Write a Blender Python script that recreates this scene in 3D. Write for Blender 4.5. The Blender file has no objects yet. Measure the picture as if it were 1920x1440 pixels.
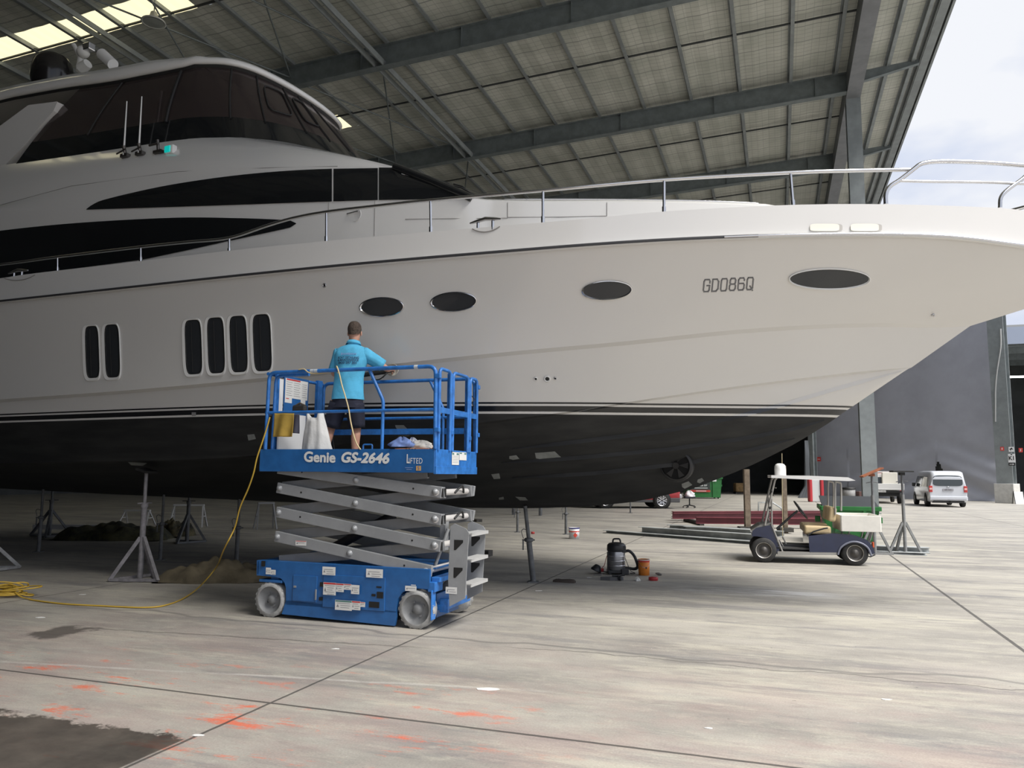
import bpy, bmesh, math, random
from mathutils import Vector, Matrix
from mathutils.bvhtree import BVHTree
random.seed(7)
SC = bpy.context.scene
COL = SC.collection
PI = math.pi

# ------------------------------------------------------------------ camera
F = 1450.0                       # focal length in pixels of the 1920 px wide frame
PITCH = math.atan(168 / 1450)
ROLL = math.radians(.5)
CZ = 1.6                         # eye height
cam = bpy.data.objects.new('camera', bpy.data.cameras.new('camera'))
COL.objects.link(cam)
cam.data.sensor_width = 36
cam.data.lens = 36 * F / 1920
cam.data.clip_end = 600
cam.matrix_world = Matrix.Translation((0, 0, CZ)) @ Matrix.Rotation(PI / 2 + PITCH, 4, 'X') @ Matrix.Rotation(ROLL, 4, 'Z')
SC.camera = cam

# ------------------------------------------------------------------ overcast sky
world = bpy.data.worlds.new('overcast_sky'); SC.world = world
world.use_nodes = True
nt = world.node_tree; nt.nodes.clear()
def nd(t, kind, **kw):
    n = t.nodes.new(kind)
    for k, v in kw.items(): setattr(n, k, v)
    return n
wo = nd(nt, 'ShaderNodeOutputWorld'); bg = nd(nt, 'ShaderNodeBackground')
tc = nd(nt, 'ShaderNodeTexCoord'); sep = nd(nt, 'ShaderNodeSeparateXYZ')
nt.links.new(tc.outputs['Generated'], sep.inputs[0])
ns = nd(nt, 'ShaderNodeTexNoise'); ns.inputs['Scale'].default_value = 3.2; ns.inputs['Detail'].default_value = 5; ns.inputs['Roughness'].default_value = .55
mp = nd(nt, 'ShaderNodeMapping'); mp.inputs['Scale'].default_value = (1, 1, 2.2)
nt.links.new(tc.outputs['Generated'], mp.inputs[0]); nt.links.new(mp.outputs[0], ns.inputs['Vector'])
cr = nd(nt, 'ShaderNodeValToRGB')
cr.color_ramp.elements[0].position = .38; cr.color_ramp.elements[0].color = (.60, .68, .88, 1)
cr.color_ramp.elements[1].position = .60; cr.color_ramp.elements[1].color = (.92, .94, .99, 1)
nt.links.new(ns.outputs['Fac'], cr.inputs[0])
# brighter towards the zenith, as an overcast sky is
mr = nd(nt, 'ShaderNodeMapRange'); mr.inputs['From Min'].default_value = .50; mr.inputs['From Max'].default_value = 1
mr.inputs['To Min'].default_value = .40; mr.inputs['To Max'].default_value = 1.1
nt.links.new(sep.outputs['Z'], mr.inputs['Value'])
nt.links.new(cr.outputs[0], bg.inputs['Color']); nt.links.new(mr.outputs[0], bg.inputs['Strength'])
nt.links.new(bg.outputs[0], wo.inputs[0])

SC.view_settings.view_transform = 'Standard'
SC.view_settings.look = 'None'
SC.view_settings.gamma = 1
SC.view_settings.use_curve_mapping = False
SC.view_settings.exposure = 1.3
# veiled sun to the right, beyond the open side of the shed
sun = bpy.data.objects.new('veiled_sun', bpy.data.lights.new('veiled_sun', 'SUN'))
COL.objects.link(sun)
sun.data.energy = 2.4; sun.data.angle = math.radians(28); sun.data.color = (1, .96, .9)
sun.rotation_euler = Vector((-.46, .38, -.88)).to_track_quat('-Z', 'Y').to_euler()

# ------------------------------------------------------------------ pixel <-> place helpers
def ray(x, y):
    a = (x - 960) / F; b = (720 - y) / F
    cp, sp = math.cos(PITCH), math.sin(PITCH); c, s = math.cos(ROLL), math.sin(ROLL)
    f = Vector((0, cp, sp)); u0 = Vector((0, -sp, cp)); r0 = Vector((1, 0, 0))
    r = c * r0 + s * u0; u = -s * r0 + c * u0
    return f + a * r + b * u
EYE = Vector((0, 0, CZ))
def atz(x, y, z=0.0):
    d = ray(x, y); return EYE + d * ((z - CZ) / d.z)
def atY(x, y, Y):
    d = ray(x, y); return EYE + d * (Y / d.y)
AZ = math.radians(19)
P_ = Vector((math.sin(AZ), math.cos(AZ), 0)); Q_ = Vector((math.cos(AZ), -math.sin(AZ), 0))
def W(w, t, z=0.0): return Q_ * w + P_ * t + Vector((0, 0, z))

# ------------------------------------------------------------------ materials
MATS = {}
def mat(name, col, rough=.5, metal=0.0, var=0.0, scale=6.0, bump=0.0, col2=None, spec=None, coat=0.0, emis=None, alpha=None, trans=None):
    if name in MATS: return MATS[name]
    m = bpy.data.materials.new(name); m.use_nodes = True; t = m.node_tree
    b = t.nodes['Principled BSDF']
    b.inputs['Base Color'].default_value = (*col, 1)
    b.inputs['Roughness'].default_value = rough; b.inputs['Metallic'].default_value = metal
    if spec is not None: b.inputs['Specular IOR Level'].default_value = spec
    if coat: b.inputs['Coat Weight'].default_value = coat; b.inputs['Coat Roughness'].default_value = .08
    if emis: b.inputs['Emission Color'].default_value = (*emis[0], 1); b.inputs['Emission Strength'].default_value = emis[1]
    if alpha is not None: b.inputs['Alpha'].default_value = alpha
    if trans is not None: b.inputs['Transmission Weight'].default_value = trans
    if var or bump or col2:
        tcn = nd(t, 'ShaderNodeTexCoord'); no = nd(t, 'ShaderNodeTexNoise')
        no.inputs['Scale'].default_value = scale; no.inputs['Detail'].default_value = 6; no.inputs['Roughness'].default_value = .6
        t.links.new(tcn.outputs['Object'], no.inputs['Vector'])
        if var or col2:
            r = nd(t, 'ShaderNodeValToRGB')
            c2 = col2 or tuple(max(0, c * (1 - var)) for c in col); c1 = col if col2 else tuple(min(1, c * (1 + var)) for c in col)
            r.color_ramp.elements[0].position = .38; r.color_ramp.elements[0].color = (*c2, 1)
            r.color_ramp.elements[1].position = .62; r.color_ramp.elements[1].color = (*c1, 1)
            t.links.new(no.outputs['Fac'], r.inputs[0]); t.links.new(r.outputs[0], b.inputs['Base Color'])
        if bump:
            bp = nd(t, 'ShaderNodeBump'); bp.inputs['Strength'].default_value = bump; bp.inputs['Distance'].default_value = .02
            t.links.new(no.outputs['Fac'], bp.inputs['Height']); t.links.new(bp.outputs[0], b.inputs['Normal'])
    MATS[name] = m
    return m

# ------------------------------------------------------------------ mesh builder
class MB:
    def __init__(s): s.v = []; s.f = []; s.sm = []; s.mi = []
    def add(s, vs, fs, smooth=False, m=0):
        o = len(s.v); s.v += [Vector(v) for v in vs]
        for f in fs: s.f.append([i + o for i in f]); s.sm.append(smooth); s.mi.append(m)
        return s
    def box(s, c, size, R=None, m=0):
        c = Vector(c); hx, hy, hz = [a / 2 for a in size]
        vs = [Vector((x, y, z)) for x in (-hx, hx) for y in (-hy, hy) for z in (-hz, hz)]
        if R is not None: vs = [R @ v for v in vs]
        return s.add([c + v for v in vs], [(0, 1, 3, 2), (4, 6, 7, 5), (0, 4, 5, 1), (2, 3, 7, 6), (0, 2, 6, 4), (1, 5, 7, 3)], m=m)
    def beam(s, a, b, w, h, up=(0, 0, 1), m=0):
        "rectangular bar from a to b, w across, h along up"
        a = Vector(a); b = Vector(b); d = (b - a).normalized(); up = Vector(up)
        x = d.cross(up)
        if x.length < 1e-4: x = d.cross(Vector((1, 0, 0)))
        x.normalize(); y = x.cross(d).normalized()
        vs = [p + x * i * w / 2 + y * j * h / 2 for p in (a, b) for i, j in ((-1, -1), (1, -1), (1, 1), (-1, 1))]
        return s.add(vs, [(0, 1, 2, 3), (7, 6, 5, 4), (0, 4, 5, 1), (1, 5, 6, 2), (2, 6, 7, 3), (3, 7, 4, 0)], m=m)
    def ibeam(s, a, b, w, h, tf=.03, tw=.02, up=(0, 0, 1), m=0):
        a = Vector(a); b = Vector(b); up = Vector(up); d = (b - a).normalized()
        x = d.cross(up).normalized(); y = x.cross(d).normalized()
        s.beam(a, b, tw, h - 2 * tf, up, m)
        for k in (-1, 1):
            o = y * (k * (h - tf) / 2); s.beam(a + o, b + o, w, tf, up, m)
        return s
    def tube(s, path, r, n=8, closed=False, caps=True, m=0, rs=None):
        P = [Vector(p) for p in path]; N = len(P); rings = []
        prev = None
        for i in range(N):
            if closed: d = P[(i + 1) % N] - P[i - 1]
            elif i == 0: d = P[1] - P[0]
            elif i == N - 1: d = P[-1] - P[-2]
            else: d = (P[i + 1] - P[i]).normalized() + (P[i] - P[i - 1]).normalized()
            if d.length < 1e-9: d = Vector((0, 0, 1))
            d.normalize()
            if prev is None:
                x = d.cross(Vector((0, 0, 1)))
                if x.length < 1e-3: x = d.cross(Vector((1, 0, 0)))
            else:
                x = prev - d * prev.dot(d)
                if x.length < 1e-6: x = d.cross(Vector((.3, .5, .8)))
            x.normalize(); prev = x; y = d.cross(x)
            rr = rs[i] if rs else r
            rings.append([P[i] + x * rr * math.cos(2 * PI * k / n) + y * rr * math.sin(2 * PI * k / n) for k in range(n)])
        vs = [v for rg in rings for v in rg]; fs = []
        for i in range(N if closed else N - 1):
            j = (i + 1) % N
            for k in range(n):
                l = (k + 1) % n; fs.append((i * n + k, i * n + l, j * n + l, j * n + k))
        s.add(vs, fs, True, m)
        if caps and not closed:
            s.add(rings[0], [tuple(range(n - 1, -1, -1))], m=m); s.add(rings[-1], [tuple(range(n))], m=m)
        return s
    def cyl(s, a, b, r, n=16, r2=None, m=0): return s.tube([a, b], r, n, m=m, rs=[r, r if r2 is None else r2])
    def prism(s, pts, ext, m=0, smooth=False):
        "closed polygon pts (3D) extruded by vector ext"
        P = [Vector(p) for p in pts]; e = Vector(ext); n = len(P)
        s.add(P, [tuple(range(n))], m=m); s.add([p + e for p in P], [tuple(range(n - 1, -1, -1))], m=m)
        s.add(P + [p + e for p in P], [(i, i + n, (i + 1) % n + n, (i + 1) % n) for i in range(n)], smooth, m)
        return s
    def grid(s, rows, smooth=True, m=0, flip=False, closed=False):
        n = len(rows[0]); vs = [v for r in rows for v in r]; fs = []
        for i in range(len(rows) - 1):
            for j in range(n if closed else n - 1):
                k = (j + 1) % n
                f = (i * n + j, i * n + k, (i + 1) * n + k, (i + 1) * n + j)
                fs.append(f[::-1] if flip else f)
        return s.add(vs, fs, smooth, m)
    def lathe(s, prof, c=(0, 0, 0), axis=(0, 0, 1), n=24, m=0, smooth=True):
        c = Vector(c); a = Vector(axis).normalized(); x = a.orthogonal().normalized(); y = a.cross(x)
        rows = [[c + a * h + (x * math.cos(2 * PI * k / n) + y * math.sin(2 * PI * k / n)) * max(r, 1e-4) for k in range(n)] for r, h in prof]
        return s.grid(rows, smooth, m, closed=True)
    def ball(s, c, r, n=12, sc=(1, 1, 1), m=0):
        c = Vector(c); rows = []
        for i in range(n + 1):
            a = PI * i / n - PI / 2
            rows.append([c + Vector((r * sc[0] * math.cos(a) * math.cos(2 * PI * k / (2 * n)), r * sc[1] * math.cos(a) * math.sin(2 * PI * k / (2 * n)), r * sc[2] * math.sin(a))) for k in range(2 * n)])
        return s.grid(rows, True, m, closed=True)
    def build(s, name, material, parent=None, label=None, bev=0.0, seg=2, sub=0, weld=False, solid=0.0, **props):
        me = bpy.data.meshes.new(name)
        me.from_pydata([tuple(v) for v in s.v], [], s.f)
        me.polygons.foreach_set('use_smooth', s.sm); me.polygons.foreach_set('material_index', s.mi)
        for mt in (material if isinstance(material, (list, tuple)) else [material]): me.materials.append(mt)
        if weld:
            bm = bmesh.new(); bm.from_mesh(me); bmesh.ops.remove_doubles(bm, verts=bm.verts, dist=weld if weld is not True else 1e-4)
            bmesh.ops.recalc_face_normals(bm, faces=bm.faces); bm.to_mesh(me); bm.free()
        me.update()
        o = bpy.data.objects.new(name, me); COL.objects.link(o)
        if parent is not None: o.parent = parent
        if solid:
            md = o.modifiers.new('t', 'SOLIDIFY'); md.thickness = solid; md.offset = -1
        if bev:
            md = o.modifiers.new('b', 'BEVEL'); md.width = bev; md.segments = seg; md.limit_method = 'ANGLE'; md.angle_limit = math.radians(40)
        if sub:
            md = o.modifiers.new('s', 'SUBSURF'); md.levels = sub; md.render_levels = sub
        if label: o['label'] = label
        for k, v in props.items(): o[k] = v
        return o

def thing(name, label, cat, loc=(0, 0, 0), rz=0.0, group=None, M=None):
    o = bpy.data.objects.new(name, None); COL.objects.link(o); o.empty_display_size = .2
    if M is not None: o.matrix_world = M
    else: o.location = loc; o.rotation_euler = (0, 0, rz)
    o['label'] = label; o['category'] = cat
    if group: o['group'] = group
    return o
def tag(o, label, cat, group=None):
    o['label'] = label; o['category'] = cat
    if group: o['group'] = group
    return o
def struct(o): o['kind'] = 'structure'; return o
def dup(root, M, label=None, group=None):
    r = root.copy(); COL.objects.link(r)
    r.matrix_world = M
    if label: r['label'] = label
    if group: r['group'] = group
    for ch in list(root.children):
        c = ch.copy(); COL.objects.link(c); c.parent = r
        for g in list(ch.children):
            d = g.copy(); COL.objects.link(d); d.parent = c
    return r
def text_mb(txt, size, shear=0.0, bold=0.0, sx=1.0, space=1.0):
    "mesh data of a word in the xy plane, centred"
    cu = bpy.data.curves.new('t', 'FONT'); cu.body = txt; cu.size = size; cu.shear = shear; cu.offset = bold; cu.space_character = space
    cu.align_x = 'CENTER'; cu.align_y = 'CENTER'; cu.resolution_u = 4
    ob = bpy.data.objects.new('t', cu); COL.objects.link(ob)
    bpy.context.view_layer.update()
    dg = bpy.context.evaluated_depsgraph_get(); me = bpy.data.meshes.new_from_object(ob.evaluated_get(dg))
    vs = [Vector((v.co.x * sx, v.co.y, 0)) for v in me.vertices]; fs = [tuple(p.vertices) for p in me.polygons]
    bpy.data.objects.remove(ob); bpy.data.meshes.remove(me)
    return vs, fs
def add_text(mb, txt, size, origin, xd, yd, m=0, fat=0.0, **kw):
    vs, fs = text_mb(txt, size, **kw); o = Vector(origin); xd = Vector(xd).normalized(); yd = Vector(yd).normalized()
    if fat:
        nn = xd.cross(yd)
        for i, (a, b_) in enumerate(((-1, 0), (1, 0), (0, -1), (0, 1), (-.7, -.7), (.7, .7), (-.7, .7), (.7, -.7))):
            p = o + xd * a * fat + yd * b_ * fat + nn * .00015 * (i + 1)
            mb.add([p + xd * v.x + yd * v.y for v in vs], fs, m=m)
    return mb.add([o + xd * v.x + yd * v.y for v in vs], fs, m=m)
def lerp_pts(pts, x):
    "piecewise linear y(x) of sorted (x, y) pairs, extended straight"
    if x <= pts[0][0]: a, b = pts[0], pts[1]
    elif x >= pts[-1][0]: a, b = pts[-2], pts[-1]
    else:
        for a, b in zip(pts, pts[1:]):
            if a[0] <= x <= b[0]: break
    return a[1] + (b[1] - a[1]) * (x - a[0]) / (b[0] - a[0])
def catmull(P, k=6, closed=False):
    P = [Vector(p) for p in P]; n = len(P); out = []
    for i in range(n if closed else n - 1):
        p0 = P[i - 1] if (i > 0 or closed) else P[0] * 2 - P[1]
        p1 = P[i]; p2 = P[(i + 1) % n]
        p3 = P[(i + 2) % n] if (i + 2 < n or closed) else P[-1] * 2 - P[-2]
        for j in range(k):
            t = j / k
            out.append(.5 * ((2 * p1) + (p2 - p0) * t + (2 * p0 - 5 * p1 + 4 * p2 - p3) * t * t + (3 * p1 - p0 - 3 * p2 + p3) * t ** 3))
    if not closed: out.append(P[-1])
    return out
def frame(o, x, z=(0, 0, 1)):
    "matrix with origin o, local x along x, local z near z"
    x = Vector(x).normalized(); z = Vector(z); y = z.cross(x).normalized(); z = x.cross(y)
    M = Matrix((x, y, z)).transposed().to_4x4(); M.translation = Vector(o)
    return M
class PF:
    "a floor frame: local x along xdir, local y away from us, z up"
    def __init__(s, o, xdir):
        x = Vector(xdir); x.z = 0; x.normalize(); y = Vector((-x.y, x.x, 0))
        if y.y < 0 and abs(y.y) > .2: s.f = 1
        s.x, s.y, s.o = x, y, Vector((o[0], o[1], 0)); s.M = Matrix((x, y, Vector((0, 0, 1)))).transposed().to_4x4(); s.M.translation = s.o
        s.Mi = s.M.inverted()
    def at(s, px, py, yl=0.0):
        d = s.Mi.to_3x3() @ ray(px, py); e = s.Mi @ EYE
        v = e + d * ((yl - e.y) / d.y); return v.x, v.z
    def p(s, px, py, yl=0.0): x, z = s.at(px, py, yl); return Vector((x, yl, z))

def corner(P, r=.06, k=4):
    "round the corners of a polyline"
    P = [Vector(p) for p in P]; out = [P[0]]
    for a, b_, c in zip(P, P[1:], P[2:]):
        u = (a - b_).normalized(); v = (c - b_).normalized(); rr = min(r, (a - b_).length * .45, (c - b_).length * .45)
        for i in range(k + 1):
            t = i / k; out.append((b_ + u * rr) * (1 - t) ** 2 + b_ * 2 * t * (1 - t) + (b_ + v * rr) * t * t)
    out.append(P[-1]); return out
# ================================================================== the setting
def floor_mat():
    m = bpy.data.materials.new('worn_concrete'); m.use_nodes = True; t = m.node_tree; L = t.links
    b = t.nodes['Principled BSDF']
    tcn = nd(t, 'ShaderNodeTexCoord')
    rot = nd(t, 'ShaderNodeMapping'); rot.inputs['Rotation'].default_value = (0, 0, AZ)
    L.new(tcn.outputs['Object'], rot.inputs[0])
    sp = nd(t, 'ShaderNodeSeparateXYZ'); L.new(rot.outputs[0], sp.inputs[0])     # X = along q, Y = along p
    def noise(scale, detail=5, rough=.6, sx=1, sy=1, off=0):
        mpn = nd(t, 'ShaderNodeMapping'); mpn.inputs['Scale'].default_value = (sx, sy, 1); mpn.inputs['Location'].default_value = (off, off * 1.7, 0)
        n = nd(t, 'ShaderNodeTexNoise'); n.inputs['Scale'].default_value = scale; n.inputs['Detail'].default_value = detail; n.inputs['Roughness'].default_value = rough
        L.new(rot.outputs[0], mpn.inputs[0]); L.new(mpn.outputs[0], n.inputs['Vector']); return n.outputs['Fac']
    def ramp(src, a, b_, ca=(0, 0, 0), cb_=(1, 1, 1)):
        r = nd(t, 'ShaderNodeValToRGB'); r.color_ramp.elements[0].position = a; r.color_ramp.elements[1].position = b_
        r.color_ramp.elements[0].color = (*ca, 1); r.color_ramp.elements[1].color = (*cb_, 1)
        L.new(src, r.inputs[0]); return r.outputs[0]
    def mix(f, a, b_, mode='MIX'):
        x = nd(t, 'ShaderNodeMix', data_type='RGBA', blend_type=mode)
        if isinstance(f, (int, float)): x.inputs[0].default_value = f
        else: L.new(f, x.inputs[0])
        for i, v in ((6, a), (7, b_)):
            if isinstance(v, tuple): x.inputs[i].default_value = (*v, 1)
            else: L.new(v, x.inputs[i])
        return x.outputs[2]
    def mth(op, a, b_=None, c=None):
        x = nd(t, 'ShaderNodeMath', operation=op)
        for i, v in enumerate((a, b_, c)):
            if v is None: continue
            if isinstance(v, (int, float)): x.inputs[i].default_value = v
            else: L.new(v, x.inputs[i])
        return x.outputs[0]
    def band(src, lo, hi, soft):
        a = mth('SUBTRACT', src, lo)
        a = mth('MULTIPLY', a, 1 / soft); a = mth('MINIMUM', mth('MAXIMUM', a, 0), 1)
        c = mth('MULTIPLY', mth('SUBTRACT', hi, src), 1 / soft); c = mth('MINIMUM', mth('MAXIMUM', c, 0), 1)
        return mth('MULTIPLY', a, c)
    X, Y = sp.outputs[0], sp.outputs[1]
    base = mix(ramp(noise(.35, 9, .7, 1, 2.2), .38, .62), (.235, .222, .200), (.385, .362, .318))
    base = mix(mth('MULTIPLY', ramp(noise(.8, 10, .75, .35, 2.0, 3), .52, .62), .7), base, (.47, .445, .365))
    base = mix(mth('MULTIPLY', ramp(noise(1.1, 9, .7, .3, 2.4, 9), .53, .63), .62), base, (.165, .162, .165))
    base = mix(mth('MULTIPLY', ramp(noise(2.6, 10, .78, .6, 1.5, 5), .52, .62), .5), base, (.44, .415, .345))
    base = mix(mth('MULTIPLY', ramp(noise(4.5, 8, .75, .5, 1.5, 15), .56, .64), .35), base, (.17, .155, .15))
    # reddish old antifouling worn into the slab close by
    near = band(Y, -5, 8.2, 3.0)
    base = mix(mth('MULTIPLY', mth('MULTIPLY', near, ramp(noise(.8, 9, .7, 1, 1.6, 21), .44, .58)), .40), base, (.34, .245, .225))
    redm = mth('MULTIPLY', mth('MULTIPLY', band(Y, 0, 6.0, 1.0), band(X, -9, -1.0, 1.2)), ramp(noise(1.4, 9, .75, 1, 2.6, 33), .56, .64))
    base = mix(mth('MULTIPLY', redm, .85), base, (.62, .13, .06))
    # pale scuffs and flecks
    base = mix(mth('MULTIPLY', ramp(noise(9, 6, .7, .35, 1.2, 41), .68, .74), .45), base, (.55, .54, .50))
    fl = ramp(noise(26, 3, .6, 1, 1, 51), .735, .75)
    base = mix(mth('MULTIPLY', fl, .8), base, (.66, .65, .62))
    dk = ramp(noise(20, 3, .6, .6, 1, 61), .72, .74)
    base = mix(mth('MULTIPLY', dk, .6), base, (.08, .075, .07))
    ln = mth('SUBTRACT', mth('ADD', Y, mth('MULTIPLY', noise(1.2, 4, .6, 1, .2, 45), .12)), mth('MULTIPLY', X, .17))
    base = mix(mth('MULTIPLY', mth('MULTIPLY', band(ln, 6.03, 6.10, .02), band(X, -9, -1.6, .3)), mth('MULTIPLY', ramp(noise(3, 5, .7, 1, 1, 47), .3, .6), .55)), base, (.52, .50, .46))
    # white powder drag marks beside the vacuum cleaner
    pw = mth('MULTIPLY', mth('MULTIPLY', band(X, -1.6, .95, .6), band(Y, 11.0, 12.0, .4)), ramp(noise(3.2, 8, .75, .22, 3.0, 71), .46, .60))
    base = mix(mth('MULTIPLY', pw, .8), base, (.66, .66, .66))
    # fine grain
    base = mix(.30, base, ramp(noise(70, 4, .7), .3, .7, (.25, .25, .25), (.75, .75, .75)), 'OVERLAY')
    # tyre / drag arcs
    wv = mth('ADD', Y, mth('MULTIPLY', noise(.5, 3, .5, 1, .2, 81), 1.2))
    tr = mth('MULTIPLY', band(wv, 7.73, 7.83, .03), band(X, -9, 6, 1))
    base = mix(mth('MULTIPLY', tr, .55), base, (.12, .115, .11))
    # oil-dark wet patch at the lower left
    wob = mth('MULTIPLY', mth('SUBTRACT', noise(3.0, 9, .7, 1, 1, 91), .5), .75)
    wx = mth('ADD', X, wob); wy = mth('ADD', Y, wob)
    wet = mth('MULTIPLY', band(wx, -9, -3.2, .10), band(wy, 1.0, 4.0, .04))
    wet = mth('MULTIPLY', wet, band(X, -20, -3.41, .02))
    wetc = mix(ramp(noise(2.5, 8, .7, 1, 1, 95), .4, .7), (.045, .038, .032), (.10, .085, .07))
    base = mix(mth('MULTIPLY', wet, .93), base, wetc)
    wet2 = mth('MULTIPLY', band(wx, -7.05, -6.55, .1), band(wy, 5.7, 6.35, .08))
    ln2 = mth('SUBTRACT', mth('ADD', Y, mth('MULTIPLY', wob, .25)), mth('MULTIPLY', X, .12))
    wet2 = mth('MAXIMUM', wet2, mth('MULTIPLY', mth('MULTIPLY', band(ln2, 7.04, 7.11, .03), band(X, -6.9, -3.0, .4)), .65))
    base = mix(mth('MULTIPLY', wet2, .8), base, (.06, .052, .045))
    # slab joints
    jn = None
    for lo, hi, ax in ((-3.404, -3.386, 0), (2.09, 2.125, 0), (7.6, 7.63, 0), (13.1, 13.13, 0), (-8.9, -8.88, 0), (4.745, 4.768, 1), (27.0, 27.03, 1), (16.0, 16.015, 1)):
        bd = band(mth('ADD', (X, Y)[ax], mth('MULTIPLY', noise(6, 4, .6, 1, 1, 5 + lo), .012)), lo, hi + .012, .006)
        jn = bd if jn is None else mth('MAXIMUM', jn, bd)
    ck = mth('MULTIPLY', band(mth('ADD', Y, mth('MULTIPLY', noise(.9, 5, .6, 1, .1, 101), .55)), 7.30, 7.335, .012), band(X, -2.6, 5, .4))
    jn = mth('MAXIMUM', jn, mth('MULTIPLY', ck, .7))
    base = mix(mth('MULTIPLY', jn, .85), base, (.05, .046, .042))
    L.new(base, b.inputs['Base Color'])
    rg = nd(t, 'ShaderNodeMapRange'); rg.inputs['To Min'].default_value = .5; rg.inputs['To Max'].default_value = .8
    L.new(noise(1.3, 6, .6, 1, 1, 13), rg.inputs['Value'])
    L.new(mth('SUBTRACT', rg.outputs[0], mth('MULTIPLY', wet, .25)), b.inputs['Roughness'])
    bp = nd(t, 'ShaderNodeBump'); bp.inputs['Strength'].default_value = .12; bp.inputs['Distance'].default_value = .01
    L.new(mth('SUBTRACT', noise(14, 6, .7), mth('MULTIPLY', jn, 2.0)), bp.inputs['Height']); L.new(bp.outputs[0], b.inputs['Normal'])
    return m
fm = floor_mat()
MB().add([(-140, -60, 0), (200, -60, 0), (200, 260, 0), (-140, 260, 0)], [(0, 1, 2, 3)]).build('floor', fm, kind='structure')

GALV = mat('painted_grey_steel', (.17, .195, .20), .55, .25, var=.12, scale=2.5)
GALV2 = mat('light_grey_steel', (.26, .285, .29), .5, .3, var=.1, scale=2)
def sheet_mat():
    m = bpy.data.materials.new('roof_insulation'); m.use_nodes = True; t = m.node_tree; b = t.nodes['Principled BSDF']; L = t.links
    tcn = nd(t, 'ShaderNodeTexCoord'); rot = nd(t, 'ShaderNodeMapping'); rot.inputs['Rotation'].default_value = (0, 0, AZ)
    L.new(tcn.outputs['Object'], rot.inputs[0])
    # wire safety mesh seen against the foil: fine grid of lines, plus sheet laps
    sp = nd(t, 'ShaderNodeSeparateXYZ'); L.new(rot.outputs[0], sp.inputs[0])
    out = None
    for ch, per, wd, amt in ((0, .31, .06, .5), (1, .30, .10, .55), (1, 1.2, .05, .8)):
        a = nd(t, 'ShaderNodeMath', operation='DIVIDE'); L.new(sp.outputs[ch], a.inputs[0]); a.inputs[1].default_value = per
        f = nd(t, 'ShaderNodeMath', operation='FRACT'); L.new(a.outputs[0], f.inputs[0])
        g = nd(t, 'ShaderNodeMath', operation='LESS_THAN'); L.new(f.outputs[0], g.inputs[0]); g.inputs[1].default_value = wd
        h = nd(t, 'ShaderNodeMath', operation='MULTIPLY'); L.new(g.outputs[0], h.inputs[0]); h.inputs[1].default_value = amt
        if out is None: out = h.outputs[0]
        else:
            k = nd(t, 'ShaderNodeMath', operation='MAXIMUM'); L.new(out, k.inputs[0]); L.new(h.outputs[0], k.inputs[1]); out = k.outputs[0]
    no = nd(t, 'ShaderNodeTexNoise'); no.inputs['Scale'].default_value = .6; no.inputs['Detail'].default_value = 6; L.new(rot.outputs[0], no.inputs['Vector'])
    r = nd(t, 'ShaderNodeValToRGB'); r.color_ramp.elements[0].color = (.42, .435, .385, 1); r.color_ramp.elements[1].color = (.56, .565, .51, 1)
    r.color_ramp.elements[0].position = .35; r.color_ramp.elements[1].position = .65
    L.new(no.outputs['Fac'], r.inputs[0])
    x = nd(t, 'ShaderNodeMix', data_type='RGBA'); L.new(out, x.inputs[0]); L.new(r.outputs[0], x.inputs[6]); x.inputs[7].default_value = (.22, .23, .215, 1)
    L.new(x.outputs[2], b.inputs['Base Color']); b.inputs['Roughness'].default_value = .45; b.inputs['Metallic'].default_value = .15
    return m
WB = 3.75
def zr(w): return 19.07 + .04 * (w - WB)          # underside of the rafters
RAFT = [-1.5, 8.0, 17.5, 27.0, 36.8, 46.3, 55.8, 65.3]
T0, T1, W0, W1 = -10.0, 68.0, -46.0, 7.0
SH = .95 + .24
ceil = MB()
def zs(w): return zr(w) + SH
# corrugated sheet: shallow ribs that run along p, left open where the skylight sheets lie
def ribs(w0, w1, t0, t1, step=.5):
    n = max(2, int((w1 - w0) / step)); rows = [[], []]
    for i in range(n + 1):
        w = w0 + (w1 - w0) * i / n; dz = .03 * (i % 2)
        rows[0].append(W(w, t0, zs(w) + dz)); rows[1].append(W(w, t1, zs(w) + dz))
    ceil.grid(rows, smooth=False)
SKY = [(11.4, 12.6, -30.0, -22.6), (21.1, 22.4, -33, -20.6), (31.9, 33.3, -30, -20.3)]
ribs(-19.5, W1, T0, T1)
cur = T0
for a, b_, w0, w1 in SKY:
    ribs(W0, -19.5, cur, a)
    ribs(W0, w0, a, b_); ribs(w1, -19.5, a, b_); cur = b_
ribs(W0, -19.5, cur, T1)
ceiling = ceil.build('ceiling', sheet_mat(), solid=.02, kind='structure')
SKYM = mat('translucent_sheet', (.8, .72, .45), .6, trans=0.0)
def sky_mat():
    m = bpy.data.materials.new('yellowed_skylight_sheet'); m.use_nodes = True; t = m.node_tree; t.nodes.clear()
    o = nd(t, 'ShaderNodeOutputMaterial'); tr = nd(t, 'ShaderNodeBsdfTranslucent'); df = nd(t, 'ShaderNodeBsdfDiffuse'); mx = nd(t, 'ShaderNodeMixShader')
    tr.inputs[0].default_value = (.50, .445, .27, 1); df.inputs[0].default_value = (.8, .75, .55, 1); mx.inputs[0].default_value = .12
    t.links.new(tr.outputs[0], mx.inputs[1]); t.links.new(df.outputs[0], mx.inputs[2]); t.links.new(mx.outputs[0], o.inputs[0]); return m
SKYM = sky_mat()
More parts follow.
